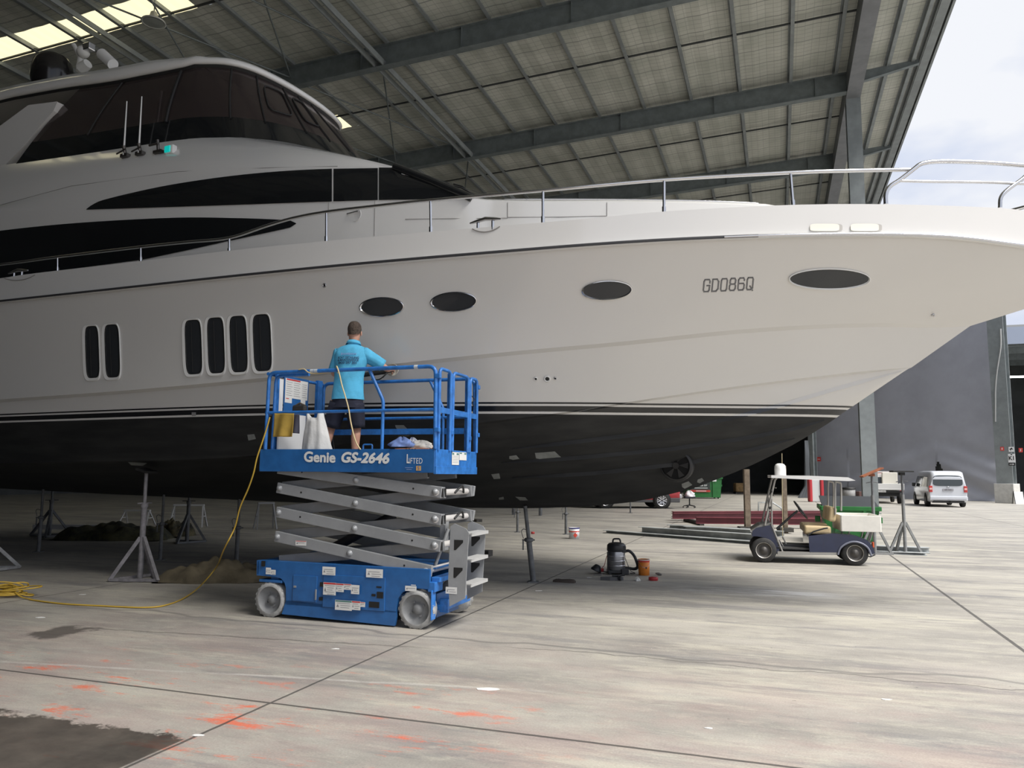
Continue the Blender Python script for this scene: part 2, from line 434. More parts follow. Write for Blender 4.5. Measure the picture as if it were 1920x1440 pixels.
for a, b_, w0, w1 in SKY:
    mb = MB(); n = int((w1 - w0) / .25); r0 = []; r1 = []
    for i in range(n + 1):
        w = w0 + (w1 - w0) * i / n; dz = .015 * (i % 2)
        r0.append(W(w, a, zs(w) + dz)); r1.append(W(w, b_, zs(w) + dz))
    mb.grid([r0, r1], smooth=False).build('skylight_sheet', SKYM, ceiling, label='yellowed translucent roof sheet')
for t in RAFT:
    mb = MB()
    a, b_ = W0, WB + .2
    mb.ibeam(W(a, t, zr(a) + .475), W(b_, t, zr(b_) + .475), .36, .95, .035, .02)
    # tapered outrigger to the fascia
    o0, o1 = W(WB + .2, t, zr(WB) + .45), W(W1 - .55, t, zs(W1) - .3)
    for s_ in (-1, 1):
        mb.add([o0 + P_ * (.011 * s_) + Vector((0, 0, -.05)), o1 + P_ * (.011 * s_) + Vector((0, 0, -.12)), o1 + P_ * (.011 * s_) + Vector((0, 0, .1)), o0 + P_ * (.011 * s_) + Vector((0, 0, .5))], [(0, 1, 2, 3)])
    mb.beam(o0 + Vector((0, 0, -.05)), o1 + Vector((0, 0, -.12)), .22, .02)
    for k in range(11):
        w = .99 - 4.54 * k + 1.1
        for s_ in (-1, 1):       # fly braces from rafter foot to purlin, and web stiffeners
            mb.beam(W(w, t + .09 * s_, zr(w) + .03), W(w, t + .09 * s_, zr(w) + .92), .012, .15, up=P_)
    mb.build('roof_rafter', GALV, ceiling)
PUR = [.99 - 2.27 * k for k in range(-1, 21)] + [5.15, 6.15, 6.5]
for w in PUR:
    if abs(w - 3.26) < .01: w = 2.95
    mb = MB()
    z = zs(w) - .02
    h = .24
    mb.beam(W(w, T0, z - h / 2), W(w, T1, z - h / 2), .012, h)
    mb.beam(W(w + .06, T0, z - h), W(w + .06, T1, z - h), .15, .012)
    mb.beam(W(w - .045, T0, z), W(w - .045, T1, z), .10, .012)
    mb.build('roof_purlin', GALV2, ceiling)
for t0, t1 in zip(RAFT, RAFT[1:]):
    t = (t0 + t1) / 2 - .2; mb = MB()
    mb.beam(W(W0, t, zs(W0) - .2), W(WB, t, zs(WB) - .2), .07, .06)
    for w in PUR[1:18]: mb.box(W(w + .05, t, zs(w) - .2), (.14, .14, .12))
    mb.build('bridging_rod', mat('dark_steel', (.055, .06, .062), .6, .3), ceiling)
# edge beam carried by the columns
mb = MB(); mb.beam(W(WB, T0, zr(WB) + .42), W(WB, T1, zr(WB) + .42), .62, .95)
mb.build('edge_beam', mat('edge_beam_paint', (.20, .21, .225), .55, .2, var=.1, scale=1.5), ceiling)
mb = MB()
mb.beam(W(W1, T0, zs(W1) - .1), W(W1, T1, zs(W1) - .1), .10, .5)
mb.beam(W(W1 - .30, T0, zs(W1) - .3), W(W1 - .30, T1, zs(W1) - .3), .35, .06)
mb.build('fascia_gutter', GALV2, ceiling)
# heavy struts slung under the rafters, and wind bracing
for w, hh in ((-15.2, .26), (-24.0, .2)):
    mb = MB(); z = zr(w) + .15
    for s_ in (-.2, .2): mb.beam(W(w + s_, T0, z), W(w + s_, T1, z), .05, hh)
    mb.beam(W(w - .0, T0, z + hh / 2), W(w, T1, z + hh / 2), .14, .02)
    mb.build('roof_strut', GALV2, ceiling)
for i in range(2, 7):
    t0, t1 = RAFT[i], RAFT[i + 1]
    for (wa, wb_) in ((-15.2, -19.6), (-24.0, -19.6)):
        mb = MB(); mb.tube([W(wa, t0, zr(wa) + .5), W(wb_, t1, zr(wb_) + .5)], .035, 6)
        mb.tube([W(wb_, t0, zr(wb_) + .4), W(wa, t1, zr(wa) + .4)], .035, 6)
        mb.build('wind_brace', GALV, ceiling)
# walls of the shed: dark sheeting far left and far end
WALLM = mat('dark_shed_wall', (.07, .075, .075), .7, var=.15, scale=.6)
MB().prism([W(W0, T0), W(W0, T1), W(W0, T1, zs(W0)), W(W0, T0, zs(W0))], Q_ * -.25).build('wall_left', WALLM, kind='structure')
CURT = mat('grey_curtain_fabric', (.34, .35, .395), .75, var=.06, scale=.5, bump=.25)

# column of this shed under the edge beam
def column(t, w, h, wd, dp, label, m=GALV2, base=.0):
    o = thing('steel_column', label, 'column', W(w, t, 0), -AZ)
    mb = MB(); mb.ibeam((0, 0, base), (0, 0, h), wd, dp, .035, .025, up=(0, 1, 0)); mb.build('shaft', m, o)
    MB().box((0, 0, base + .02), (wd + .15, dp + .15, .04)).build('base_plate', m, o)
    return o
column(37.6, WB, zr(WB) - .05, .62, .62, 'tall grey steel column behind the green skip, carrying the roof edge')
# end wall of the shed, the grey fabric wall beyond it and the neighbouring shed
CA = atz(1526, 929); CA = Vector((CA.x, CA.y, 0)) * 1.0
wA = Q_.dot(CA); tA = P_.dot(CA)
mb = MB(); mb.prism([W(W0, T1), W(-8.5, T1), W(-8.5, T1, zs(-8.5)), W(W0, T1, zs(W0))], P_ * .25); mb.prism([W(-8.5, T1 - 6, 0), W(-8.5, T1 + .2, 0), W(-8.5, T1 + .2, 8), W(-8.5, T1 - 6, 8)], Q_ * -.2)
mb.prism([W(-8.5, T1 + 16, 0), W(5, T1 + 16, 0), W(5, T1 + 16, 20), W(-8.5, T1 + 16, 20)], P_ * .2)
mb.prism([W(-8.5, T1, 0), W(-8.5, T1 + 16, 0), W(-8.5, T1 + 16, 20), W(-8.5, T1, 20)], Q_ * -.2)
mb.prism([W(-8.5, T1, 20), W(5, T1, 20), W(5, T1 + 16, 20), W(-8.5, T1 + 16, 20)], Vector((0, 0, .2)))
mb.prism([W(-8.5, T1, 9), W(5, T1, 9), W(5, T1, 20), W(-8.5, T1, 20)], P_ * .2)
mb.prism([W(5, T1, 0), W(5, T1 + 16, 0), W(5, T1 + 16, 20), W(5, T1, 20)], Q_ * .2)
mb.build('wall_back', WALLM, kind='structure')
MB().prism([W(W0, T0), W(-3, T0), W(-3, T0, zs(-3)), W(W0, T0, zs(W0))], P_ * -.25).build('wall_rear_light_block', WALLM, kind='structure')  # unseen wall behind the camera, added to block light from the rear left
# the grey fabric curtain wall, from the far corner column to the numbered column
A_ = atz(1534, 930); C_ = atz(1873, 941)
A_ = Vector((A_.x, A_.y, 0)); C_ = Vector((C_.x, C_.y, 0)); D_ = (C_ - A_); LEN = D_.length; D_.normalize(); N_ = Vector((D_.y, -D_.x, 0))
if N_.y > 0: N_ = -N_
FH = 13.2
rows = []
nx, nz = 150, 70
gap_u = None
def pxu(x, y):
    "distance along the wall line of the foot seen at this pixel column"
    d = ray(x, y); # intersect vertical plane
    t = (A_ - EYE).dot(N_) / d.dot(N_); P = EYE + d * t; return (P - A_).dot(D_), P.z
gu, gz = pxu(1757, 862)
for i in range(nz + 1):
    z = FH * (i / nz) ** 1.6; r = []
    for j in range(nx + 1):
        u = LEN * j / nx
        fl = max(0, 1 - z / 4.5)
        # folds that run down to both sides from the lifted corner
        du = u - gu; sl = z + abs(du) * .42
        w = (.16 * math.sin(2.3 * sl + .6 * math.copysign(1, du)) + .07 * math.sin(5.3 * sl)) * fl * (1 if abs(du) < 7 else .3) + .02 * math.sin(1.3 * u) + .03 * math.sin(.35 * u + .3 * z)
        w += .35 * fl ** 2 * math.exp(-(du / 4) ** 2)
        r.append(A_ + D_ * u + N_ * w + Vector((0, 0, z)))
    rows.append(r)
curt = MB()
# leave out a triangular gap under the lifted hem behind the van
n_ = nx + 1; vs = [v for r in rows for v in r]; fs = []
for i in range(nz):
    for j in range(nx):
        u = LEN * (j + .5) / nx; z = FH * ((i + .5) / nz) ** 1.6
        if z < gz and abs(u - gu - .1) < (gz - z) * .42: continue
        fs.append((i * n_ + j, i * n_ + j + 1, (i + 1) * n_ + j + 1, (i + 1) * n_ + j))
curt.add(vs, fs, True)
cw = curt.build('wall_fabric', CURT, kind='structure')
MB().prism([A_ + D_ * .2 - N_ * .6, C_ - N_ * .6, C_ - N_ * .6 + Vector((0, 0, 12)), A_ + D_ * .2 - N_ * .6 + Vector((0, 0, 12))], -N_ * .15).build('wall_right', WALLM, kind='structure')
mb = MB(); mb.prism([A_ + N_ * .02, A_ + D_ * (LEN) + N_ * .02, A_ + D_ * LEN + N_ * .02 + Vector((0, 0, .02)), A_ + N_ * .02 + Vector((0, 0, .02))], N_ * .25); mb.build('trim_1', mat('kerb_dark', (.12, .12, .115), .8), kind='structure')
# columns standing in and at the end of that wall
def col_at(px, py, wdth, h, label, yaw=None, m=GALV2, dep=.5, plinth=False):
    g = atz(px, py); o = thing('steel_column', label, 'column', (g.x, g.y, 0), math.atan2(D_.y, D_.x) if yaw is None else yaw)
    MB().ibeam((0, 0, 0), (0, 0, h), wdth, dep, .04, .03, up=(0, 1, 0)).build('shaft', m, o)
    if plinth: MB().box((0, 0, .62), (1.15, .9, 1.24)).build('plinth', mat('plinth_concrete', (.50, .49, .46), .85, var=.08), o, bev=.02)
    return o, g
col_at(1526.5, 931, .42, 17.5, 'narrow grey steel column at left end of the grey fabric wall')
colC, gC = col_at(1890, 943.5, .98, 13.4, 'wide grey steel column on a concrete plinth bearing the K1 sign', plinth=True)
mb = MB(); mb.tube(catmull([Vector((.36, -.31, 11.2)), Vector((.30, -.31, 10.0)), Vector((.02, -.31, 8.6)), Vector((-.16, -.31, 7.4)), Vector((-.24, -.31, 6.2)), Vector((-.30, -.31, 5.2))], 5), .045, 6); mb.build('peeling_strip', mat('peel_pale', (.42, .43, .42), .8), colC)
# torn clear plastic hanging beside the narrow column
pc = MB(); g = atz(1515, 934); h_ = 4.2; rows = []
for i in range(20):
    v = i / 19; z = h_ * (1 - v) + .02; hw = .14 + .12 * v + (.45 * (v - .8) / .2 if v > .8 else 0); rows.append([Vector((g.x + hw * (2 * k / 11 - 1) - .25 * max(0, v - .75), g.y - .1 + .10 * math.sin(3.1 * k + 2 * v), z)) for k in range(12)])
o = pc.grid(rows).build('plastic_sheet', mat('milky_plastic', (.10, .11, .12), .25), None); tag(o, 'torn strip of clear plastic hanging at the dark shed opening', 'sheet')
# neighbouring shed to the right of the numbered column, seen past it
gR = atz(1900, 938); R0 = Vector((gR.x, gR.y, 0)) + Vector((.3, 1.2, 0)); rd = Q_; dpt = P_
nb = thing('neighbour_shed', 'open grey metal shed beyond the K1 column at the right edge', 'shed', tuple(R0), -AZ)
mb = MB(); mb.prism([(-.4, 0, 11.6), (22, 0, 11.6), (22, 0, 12.9), (-.4, 0, 12.9)], (0, .1, 0)); mb.build('fascia', mat('shed_fascia', (.30, .34, .42), .5, .3), nb)
mb = MB(); mb.prism([(-.4, 0, 12.9), (22, 0, 12.9), (22, 30, 14.5), (-.4, 30, 14.5)], (0, 0, .15)); mb.build('roof', mat('shed_roof', (.30, .31, .31), .5), nb)
for y in (4, 10, 16, 22): MB().beam((-.4, y, 12.2 + y * .04), (22, y, 12.2 + y * .04), .3, .7).build('rafter', GALV, nb)
for x in (2, 5, 8, 11, 14): MB().beam((x, .1, 12.7), (x, 29, 14.2), .1, .22).build('purlin', GALV2, nb)
mb = MB(); mb.prism([(-.4, 29, 0), (22, 29, 0), (22, 29, 14), (-.4, 29, 14)], (0, .1, 0)); mb.prism([(22, 0, 0), (22, 30, 0), (22, 30, 14), (22, 0, 14)], (.1, 0, 0)); mb.build('back_wall', WALLM, nb)
MB().box((5, 7, 9.9), (8, .15, .15)).build('strip_light', mat('strip_light', (.9, .9, .9), .5, emis=((1, 1, 1), 2.2)), nb)
# signs on the numbered column
SW = mat('sign_white', (.80, .80, .80), .5); SB_ = mat('sign_black', (.02, .02, .02), .5); SR = mat('sign_red', (.65, .06, .05), .5)
wall_yaw = math.atan2(D_.y, D_.x)
fC = PF((gC.x + N_.x * .30, gC.y + N_.y * .30), D_)
def sign(name, lab, px0, py0, px1, py1, cells, cat='sign'):
    p0 = fC.p(px0, py0); p1 = fC.p(px1, py1); c = (p0 + p1) / 2; o = thing(name, lab, cat, M=fC.M @ Matrix.Translation(c)); w = p1.x - p0.x; h = p0.z - p1.z
    MB().box((0, 0, 0), (w, .02, h)).build('plate', cells[0], o)
    mb = MB(); cells[1](mb, w, h); mb.build('marking', cells[2], o)
    return o
def k1(mb, w, h):
    add_text(mb, 'K1', h * .62, (0, -.013, h * -.02), (1, 0, 0), (0, 0, 1), bold=.012, sx=.95); mb.box((0, -.012, h * .42), (w * .22, .004, h * .12))
sign('column_number_sign', 'white K1 sign plate on the plinth column', 1890, 851, 1904, 867, (SW, k1, SB_))
def arr(mb, w, h):
    mb.box((-w * .1, -.013, 0), (w * .5, .004, h * .18)); mb.add([(w * .12, -.015, -h * .3), (w * .38, -.015, 0), (w * .12, -.015, h * .3)], [(0, 1, 2)])
sign('arrow_sign', 'small black sign with a white arrow directly under the K1 plate', 1891, 868, 1904, 873, (SB_, arr, SW))
def bird(mb, w, h):
    mb.add([(-w * .4, -.013, h * .05), (0, -.013, h * .25), (w * .1, -.013, h * .42), (w * .42, -.013, -.1 * h), (0, -.013, 0), (-w * .1, -.013, -h * .35), (-w * .2, -.013, -.1 * h)], [(0, 1, 2, 3, 4, 5, 6)])
sign('pictogram_sign', 'small white sign with black pictogram just above the K1 plate', 1891, 838, 1901, 847, (SW, bird, SB_))
def ext(mb, w, h): mb.box((0, -.013, 0), (w * .22, .004, h * .55)); mb.box((w * .05, -.013, h * .2), (w * .3, .004, h * .1))
sign('fire_sign', 'red fire extinguisher sign left of the K1 plate', 1875.5, 838, 1882.5, 845, (SR, ext, SW))
sign('fire_sign', 'red fire extinguisher sign right of the K1 plate', 1910, 840, 1917.5, 848, (SR, ext, SW))
sign_a = None
_d = ray(1535.5, 861); p0 = EYE + _d * ((A_ + N_ * .12 - EYE).dot(N_) / _d.dot(N_)); o = thing('fire_sign', 'red fire sign on the grey wall beside the narrow column', 'sign', tuple(p0), wall_yaw)
MB().box((0, 0, 0), (.34, .02, .34)).build('plate', SR, o); MB().box((0, -.013, 0), (.2, .004, .05)).build('marking', SW, o)
# folding notice stand by the plinth
g = atz(1913, 945); o = thing('a_frame_sign', 'small white folding notice stand on the ground by the concrete plinth', 'sign', (g.x, g.y, 0), 0)
mb = MB(); mb.prism([(-.30, 0, 0), (.30, 0, 0), (.30, .12, .75), (-.30, .12, .75)], (0, .03, 0)); mb.build('board', SW, o); mb = MB()
for s_ in (-1, 1): mb.beam((s_ * .3, -.02, 0), (s_ * .3, .12, .8), .03, .03); mb.beam((s_ * .3, .3, 0), (s_ * .3, .12, .8), .03, .03)
mb.build('frame', SB_, o)
# pendant lamp under the roof, upper left
z0 = zr(-24) ; g = atY(288, 38, 17.0)
d = ray(288, 38); L_ = None
for k in range(400):
    q = EYE + d * (k * .1)
    if q.z > zr(Q_.dot(q)) + .2: break
lamp = thing('high_bay_lamp', 'round pale high-bay lamp hanging below the skylight sheets', 'lamp', tuple(q))
MB().lathe([(.06, .35), (.12, .30), (.16, .12), (.42, -.05), (.44, -.10), (.40, -.10), (.15, .08), (.001, .10)], n=28).build('reflector', mat('lamp_shell', (.55, .56, .52), .4), lamp)
MB().lathe([(.36, -.095), (.001, -.115)], n=28).build('lens', mat('lamp_lens', (.30, .32, .30), .15), lamp)
MB().tube([(0, 0, .35), (0, 0, zs(Q_.dot(q)) - q.z)], .02, 6).build('hanger', GALV, lamp)
# ================================================================== the motor yacht
BA = math.radians(25); OX, OY = 4.35, 10.0       # stem at the waterline; bow points right and towards us
BM = Matrix.Translation((OX, OY, 0)) @ Matrix.Rotation(-BA, 4, 'Z'); BMI = BM.inverted()
yacht = thing('motor_yacht', 'large white motor yacht with black antifouled bottom propped up in the shed', 'yacht', M=BM)
K = 1.061
def onb(x, y, bf, side=-1):
    "where the sight line meets the near-side surface of half-breadth bf"
    d = BMI.to_3x3() @ ray(x, y); e = BMI @ EYE
    def g(t): q = e + d * t; return q.y + bf(q.x)
    t = 4.0; pv = g(t)
    while t < 40:
        t += .05; v = g(t)
        if pv < 0 <= v:
            a, b_ = t - .05, t
            for _ in range(24):
                m = (a + b_) / 2
                if g(m) < 0: a = m
                else: b_ = m
            return e + d * b_
        pv = v
    return e + d * 12
def bfun(B, xm, xt, n):
    B, xm, xt = B * K, xm * K, xt * K
    return lambda x: B if x <= xm else (0.0 if x >= xt else B * (1 - ((x - xm) / (xt - xm)) ** n))
def zline(px, bf):
    q = sorted([(v.x, v.z) for v in (onb(x, y, bf) for x, y in px)])
    # smooth polyline -> dense
    P = catmull([(a, b_, 0) for a, b_ in q], 6); return [(v.x, v.y) for v in P]
b_sh = bfun(2.95, -9, 3.2, 3); b_st = bfun(2.985, -9, 3.12, 3); b_kn = bfun(2.85, -9, 1.35, 2.4); b_ch = bfun(2.65, -9, .72, 1.9)
z_sh = zline([(0, 522), (60, 513), (250, 491), (430, 470), (610, 452), (780, 437), (947, 423), (1100, 410), (1240, 397), (1488, 384), (1665, 383), (1874, 390), (1920, 395)], b_sh)
z_st = zline([(0, 566), (300, 534), (600, 503), (900, 477), (1240, 452), (1559, 441), (1771, 444), (1920, 462)], b_st)
z_kn = zline([(0, 749), (262, 730), (499, 708), (722, 684), (940, 661), (1173, 640), (1400, 617), (1630, 606), (1810, 611)], b_kn)
z_ch = zline([(0, 868), (100, 867), (365, 861), (496, 852), (700, 825), (860, 798), (1050, 774), (1190, 752), (1400, 722), (1620, 696), (1700, 690)], b_ch)
keelp = [onb(x, y, lambda x: 0.0) for x, y in [(1715, 683), (1650, 727), (1590, 768), (1540, 803), (1480, 838), (1400, 877), (1300, 916), (1200, 940), (1100, 950), (1000, 953)]]
z_ke = sorted([(v.x, v.z) for v in keelp]); k0 = z_ke[0]
z_ke = [(-22, 1.25), (-14, 1.12), (-9, 1.06), (k0[0] - 1.5, k0[1] - .03)] + z_ke
XS = -21.0
NU = 60
def xs_(xt): return [xt - (xt - XS) * (i / NU) ** 1.35 for i in range(NU + 1)]
def row(xt, bf, zl, db=0.0, dz=0.0):
    out = []
    for i, x in enumerate(xs_(xt)):
        b_ = bf(x); fade = min(1, max(0, (xt - x) / .5))
        out.append(Vector((x, -max(0.0, b_ + db * fade) if i else 0.0, lerp_pts(zl, x) + dz * fade)))
    return out
tip_sh, tip_st = 3.2 * K, 3.12 * K
r_sh = row(tip_sh, b_sh, z_sh); r_st = row(tip_st, b_st, z_st)
r_kn = row(1.35 * K, b_kn, z_kn)
r_kn2 = row(1.35 * K, b_kn, z_kn, -.075, -.035)
r_ch = row(.72 * K, b_ch, z_ch)
r_ch2 = row(.72 * K, b_ch, z_ch, -.09, -.015)
r_ke = [Vector((x, 0, lerp_pts(z_ke, x))) for x in xs_(.70 * K)]
def between(a, b_, n, bulge=0.0, by=(0, -1, 0)):
    rows = []
    for k in range(1, n):
        f = k / n; w = 4 * f * (1 - f) * bulge
        rows.append([p.lerp(q, f) + Vector(by) * w * min(1, (i / 8)) for i, (p, q) in enumerate(zip(a, b_))])
    return rows
up_hull = [r_st] + between(r_st, r_kn, 8, -.05) + [r_kn]          # slight concave flare
low_hull = [r_kn2] + between(r_kn2, r_ch, 5, -.015) + [r_ch]
bot = [r_ch2] + between(r_ch2, r_ke, 8, .10, (0, -.5, -.85)) + [r_ke]
bul = [r_sh] + between(r_sh, r_st, 2) + [r_st]
def mirror(rows): return [[Vector((v.x, -v.y, v.z)) for v in r] for r in rows]

WHITE = mat('gelcoat_white', (.70, .69, .67), .16, coat=.6, spec=.5)
def hull_mat():
    m = bpy.data.materials.new('hull_paint'); m.use_nodes = True; t = m.node_tree; L = t.links; b = t.nodes['Principled BSDF']
    tcn = nd(t, 'ShaderNodeTexCoord'); sp = nd(t, 'ShaderNodeSeparateXYZ'); L.new(tcn.outputs['Object'], sp.inputs[0])
    # height above the boot-top datum, which rides slightly bow-down
    a = nd(t, 'ShaderNodeMath', operation='MULTIPLY_ADD'); L.new(sp.outputs[0], a.inputs[0]); a.inputs[1].default_value = STR[1]; L.new(sp.outputs[2], a.inputs[2])
    mr = nd(t, 'ShaderNodeMapRange'); L.new(a.outputs[0], mr.inputs[0]); mr.inputs[1].default_value = STR[0] - .3; mr.inputs[2].default_value = STR[0] + .1
    r = nd(t, 'ShaderNodeValToRGB'); r.color_ramp.interpolation = 'CONSTANT'
    W_ = (.69, .675, .645, 1); B_ = (.008, .009, .012, 1); G_ = (.013, .0135, .014, 1)
    def pos(d): return (d + .3) / .4
    e = r.color_ramp.elements
    e[0].position = 0; e[0].color = G_; e[1].position = pos(-.144); e[1].color = W_
    for p_, c in ((-.117, B_), (-.048, W_), (-.023, B_), (0.0, W_)):
        x = e.new(pos(p_)); x.color = c
    L.new(mr.outputs[0], r.inputs[0])
    # scrubbed, streaky antifouling
    no = nd(t, 'ShaderNodeTexNoise'); mpn = nd(t, 'ShaderNodeMapping'); mpn.inputs['Scale'].default_value = (.5, 2, 4); no.inputs['Scale'].default_value = 2.2; no.inputs['Detail'].default_value = 7
    L.new(tcn.outputs['Object'], mpn.inputs[0]); L.new(mpn.outputs[0], no.inputs['Vector'])
    gt = nd(t, 'ShaderNodeMath', operation='LESS_THAN'); L.new(a.outputs[0], gt.inputs[0]); gt.inputs[1].default_value = STR[0] - .144
    rr = nd(t, 'ShaderNodeValToRGB'); rr.color_ramp.elements[0].position = .4; rr.color_ramp.elements[1].position = .75; rr.color_ramp.elements[0].color = (.010, .0105, .011, 1); rr.color_ramp.elements[1].color = (.027, .027, .026, 1)
    L.new(no.outputs['Fac'], rr.inputs[0])
    mx = nd(t, 'ShaderNodeMix', data_type='RGBA'); L.new(gt.outputs[0], mx.inputs[0]); L.new(r.outputs[0], mx.inputs[6]); L.new(rr.outputs[0], mx.inputs[7])
    L.new(mx.outputs[2], b.inputs['Base Color'])
    rm = nd(t, 'ShaderNodeMapRange'); rm.inputs[3].default_value = .2; rm.inputs[4].default_value = .62; L.new(gt.outputs[0], rm.inputs[0]); L.new(rm.outputs[0], b.inputs['Roughness'])
    cm = nd(t, 'ShaderNodeMapRange'); cm.inputs[3].default_value = .5; cm.inputs[4].default_value = 0; L.new(gt.outputs[0], cm.inputs[0]); L.new(cm.outputs[0], b.inputs['Coat Weight']); b.inputs['Coat Roughness'].default_value = .1
    return m
STR = (2.505, .0)
HULL = hull_mat()
hb = MB()
for side in (0, 1):
    for rows in (up_hull, [r_kn, r_kn2], low_hull, [r_ch, r_ch2], bot):
        rr = mirror(rows) if side else rows
        hb.grid(rr, smooth=len(rows) > 2, flip=bool(side))
# transom
sec = [r[-1] for r in up_hull + low_hull + bot]; sec = sec + [Vector((v.x, -v.y, v.z)) for v in reversed(sec)]
hb.add(sec, [tuple(range(len(sec)))])
hb.build('hull', HULL, yacht)
bb = MB()
r_shi = [Vector((v.x - .0, min(0, v.y + .13), v.z)) for v in r_sh]; r_shd = [Vector((v.x, min(0, v.y + .13), v.z - .42)) for v in r_sh]
r_mid = [Vector((v.x, 0, v.z - .38)) for v in r_sh]
for side in (0, 1):
    for rows, sm in ((bul, True), ([r_shi, r_sh], False), ([r_shd, r_shi], False), ([r_mid, r_shd], False)):
        rr = mirror(rows) if side else rows
        bb.grid(rr, smooth=sm, flip=bool(side))
bb.build('bulwark_and_deck', WHITE, yacht)

# everything fixed on the hull skin is found with a ray against it
_hv, _hf = [], []
for rows in (up_hull, [r_kn, r_kn2], low_hull, [r_ch, r_ch2], bot, bul):
    o_ = len(_hv); n_ = len(rows[0]); _hv += [v for r in rows for v in r]
    for i in range(len(rows) - 1):
        for j in range(n_ - 1): _hf.append((o_ + i * n_ + j, o_ + i * n_ + j + 1, o_ + (i + 1) * n_ + j + 1, o_ + (i + 1) * n_ + j))
HB = BVHTree.FromPolygons(_hv, _hf)
def onh(x, y, off=0.0):
    d = (BMI.to_3x3() @ ray(x, y)).normalized(); e = BMI @ EYE
    h, n, _, _ = HB.ray_cast(e, d)
    if h is None: return None
    if n.dot(d) > 0: n = -n
    return h + n * off, n
def skin_poly(mb, outline, off, m=0, nr=4):
    "fill a convex pixel outline with rings that follow the skin"
    cx = sum(p[0] for p in outline) / len(outline); cy = sum(p[1] for p in outline) / len(outline)
    rings = []
    for k in range(nr + 1):
        f = k / nr; ring = []
        for x, y in outline:
            h = onh(cx + (x - cx) * max(f, .001), cy + (y - cy) * max(f, .001), off)
            if h is None: return False
            ring.append(h[0])
        rings.append(ring)
    mb.grid(rings, True, m, closed=True); return True
def ellipse(cx, cy, rx, ry, tilt=0, n=40, pw=2.0):
    out = []
    for k in range(n):
        a = 2 * PI * k / n; c, s_ = math.cos(a), math.sin(a)
        x = rx * math.copysign(abs(c) ** (2 / pw), c); y = ry * math.copysign(abs(s_) ** (2 / pw), s_)
        out.append((cx + x * math.cos(tilt) - y * math.sin(tilt), cy + x * math.sin(tilt) + y * math.cos(tilt)))
    return out
def ringstrip(mb, o1, off1, o2, off2, m=0):
    a = [onh(x, y, off1)[0] for x, y in o1]; b_ = [onh(x, y, off2)[0] for x, y in o2]
    mb.grid([a, b_], True, m, closed=True)
DGLASS = mat('dark_tinted_glass', (.012, .013, .014), .06, spec=.5)
PORT = mat('porthole_glass', (.035, .038, .042), .12, spec=.5)
STEEL = mat('polished_stainless', (.62, .62, .63), .18, 1.0)
BLK = mat('black_rubber', (.012, .012, .012), .6)
WHT2 = mat('window_surround_white', (.78, .775, .75), .25)
for i, (cx, cy, rx, ry, tl) in enumerate([(716.5, 575.5, 42, 18.5, -.03), (851, 565.5, 44, 18.5, -.05), (1138, 544, 47.5, 18.5, -.05), (1555, 522.5, 77, 20.5, .0)]):
    fr = MB(); o0 = ellipse(cx, cy, rx, ry, tl); o1 = ellipse(cx, cy, rx - 1.6, ry - 1.4, tl); o2 = ellipse(cx, cy, rx - 3.2, ry - 2.8, tl)
    ringstrip(fr, o0, .002, o0, .018); ringstrip(fr, o0, .018, o1, .022); ringstrip(fr, o1, .022, o2, .006)
    f_ = fr.build('porthole', STEEL if i < 3 else WHT2, yacht)
    g = MB(); skin_poly(g, o2, .006); g.build('porthole_glass', PORT, f_)
# recessed-look rectangular hull windows with white surrounds
def rrect(cx, cy, hw, hh, lean, n=40, pw=5.0):
    out = []
    for k in range(n):
        a = 2 * PI * k / n; c, s_ = math.cos(a), math.sin(a)
        x = hw * math.copysign(abs(c) ** (2 / pw), c); y = hh * math.copysign(abs(s_) ** (2 / pw), s_)
        out.append((cx + x + lean * y, cy + y - x * .06))
    return out
WINFRAME = mat('window_rim_black', (.01, .01, .01), .3)
for x0, x1, y0, y1, ln in ((158, 187.5, 610, 712, .035), (194.5, 226, 607, 711, .035), (345, 380, 598.5, 705, .035), (387, 422.5, 594, 703, .035), (429, 465, 591, 701, .04), (472.5, 510, 588, 699, .04)):
    cx, cy, hw, hh = (x0 + x1) / 2, (y0 + y1) / 2, (x1 - x0) / 2, (y1 - y0) / 2
    o0 = rrect(cx - 1.4, cy + .8, hw + 2.2, hh + 2.6, ln); o1 = rrect(cx - .3, cy + .3, hw + .9, hh + 1.2, ln); o2 = rrect(cx + 1.3, cy - .8, hw - 2.2, hh - 2.2, ln); o3 = rrect(cx + 1.3, cy - .8, hw - 3.6, hh - 3.6, ln)
    fr = MB(); ringstrip(fr, o0, .001, o1, .02); ringstrip(fr, o1, .02, o2, .012)
    f_ = fr.build('hull_window', WHT2, yacht)
    rb = MB(); ringstrip(rb, o2, .013, o3, .014); rb.build('seal', WINFRAME, f_)
    g = MB(); skin_poly(g, o3, .009); g.build('window_glass', PORT, f_)
    bl = MB()                      # blind edge behind the pane
    bl.tube([onh(cx - 2 + ln * (-hh) * .85 + .4, cy - hh * .86, .012)[0], onh(cx - 2 + ln * hh * .85 + .4, cy + hh * .86, .012)[0]], .006, 5); bl.build('blind_edge', BLK, f_)
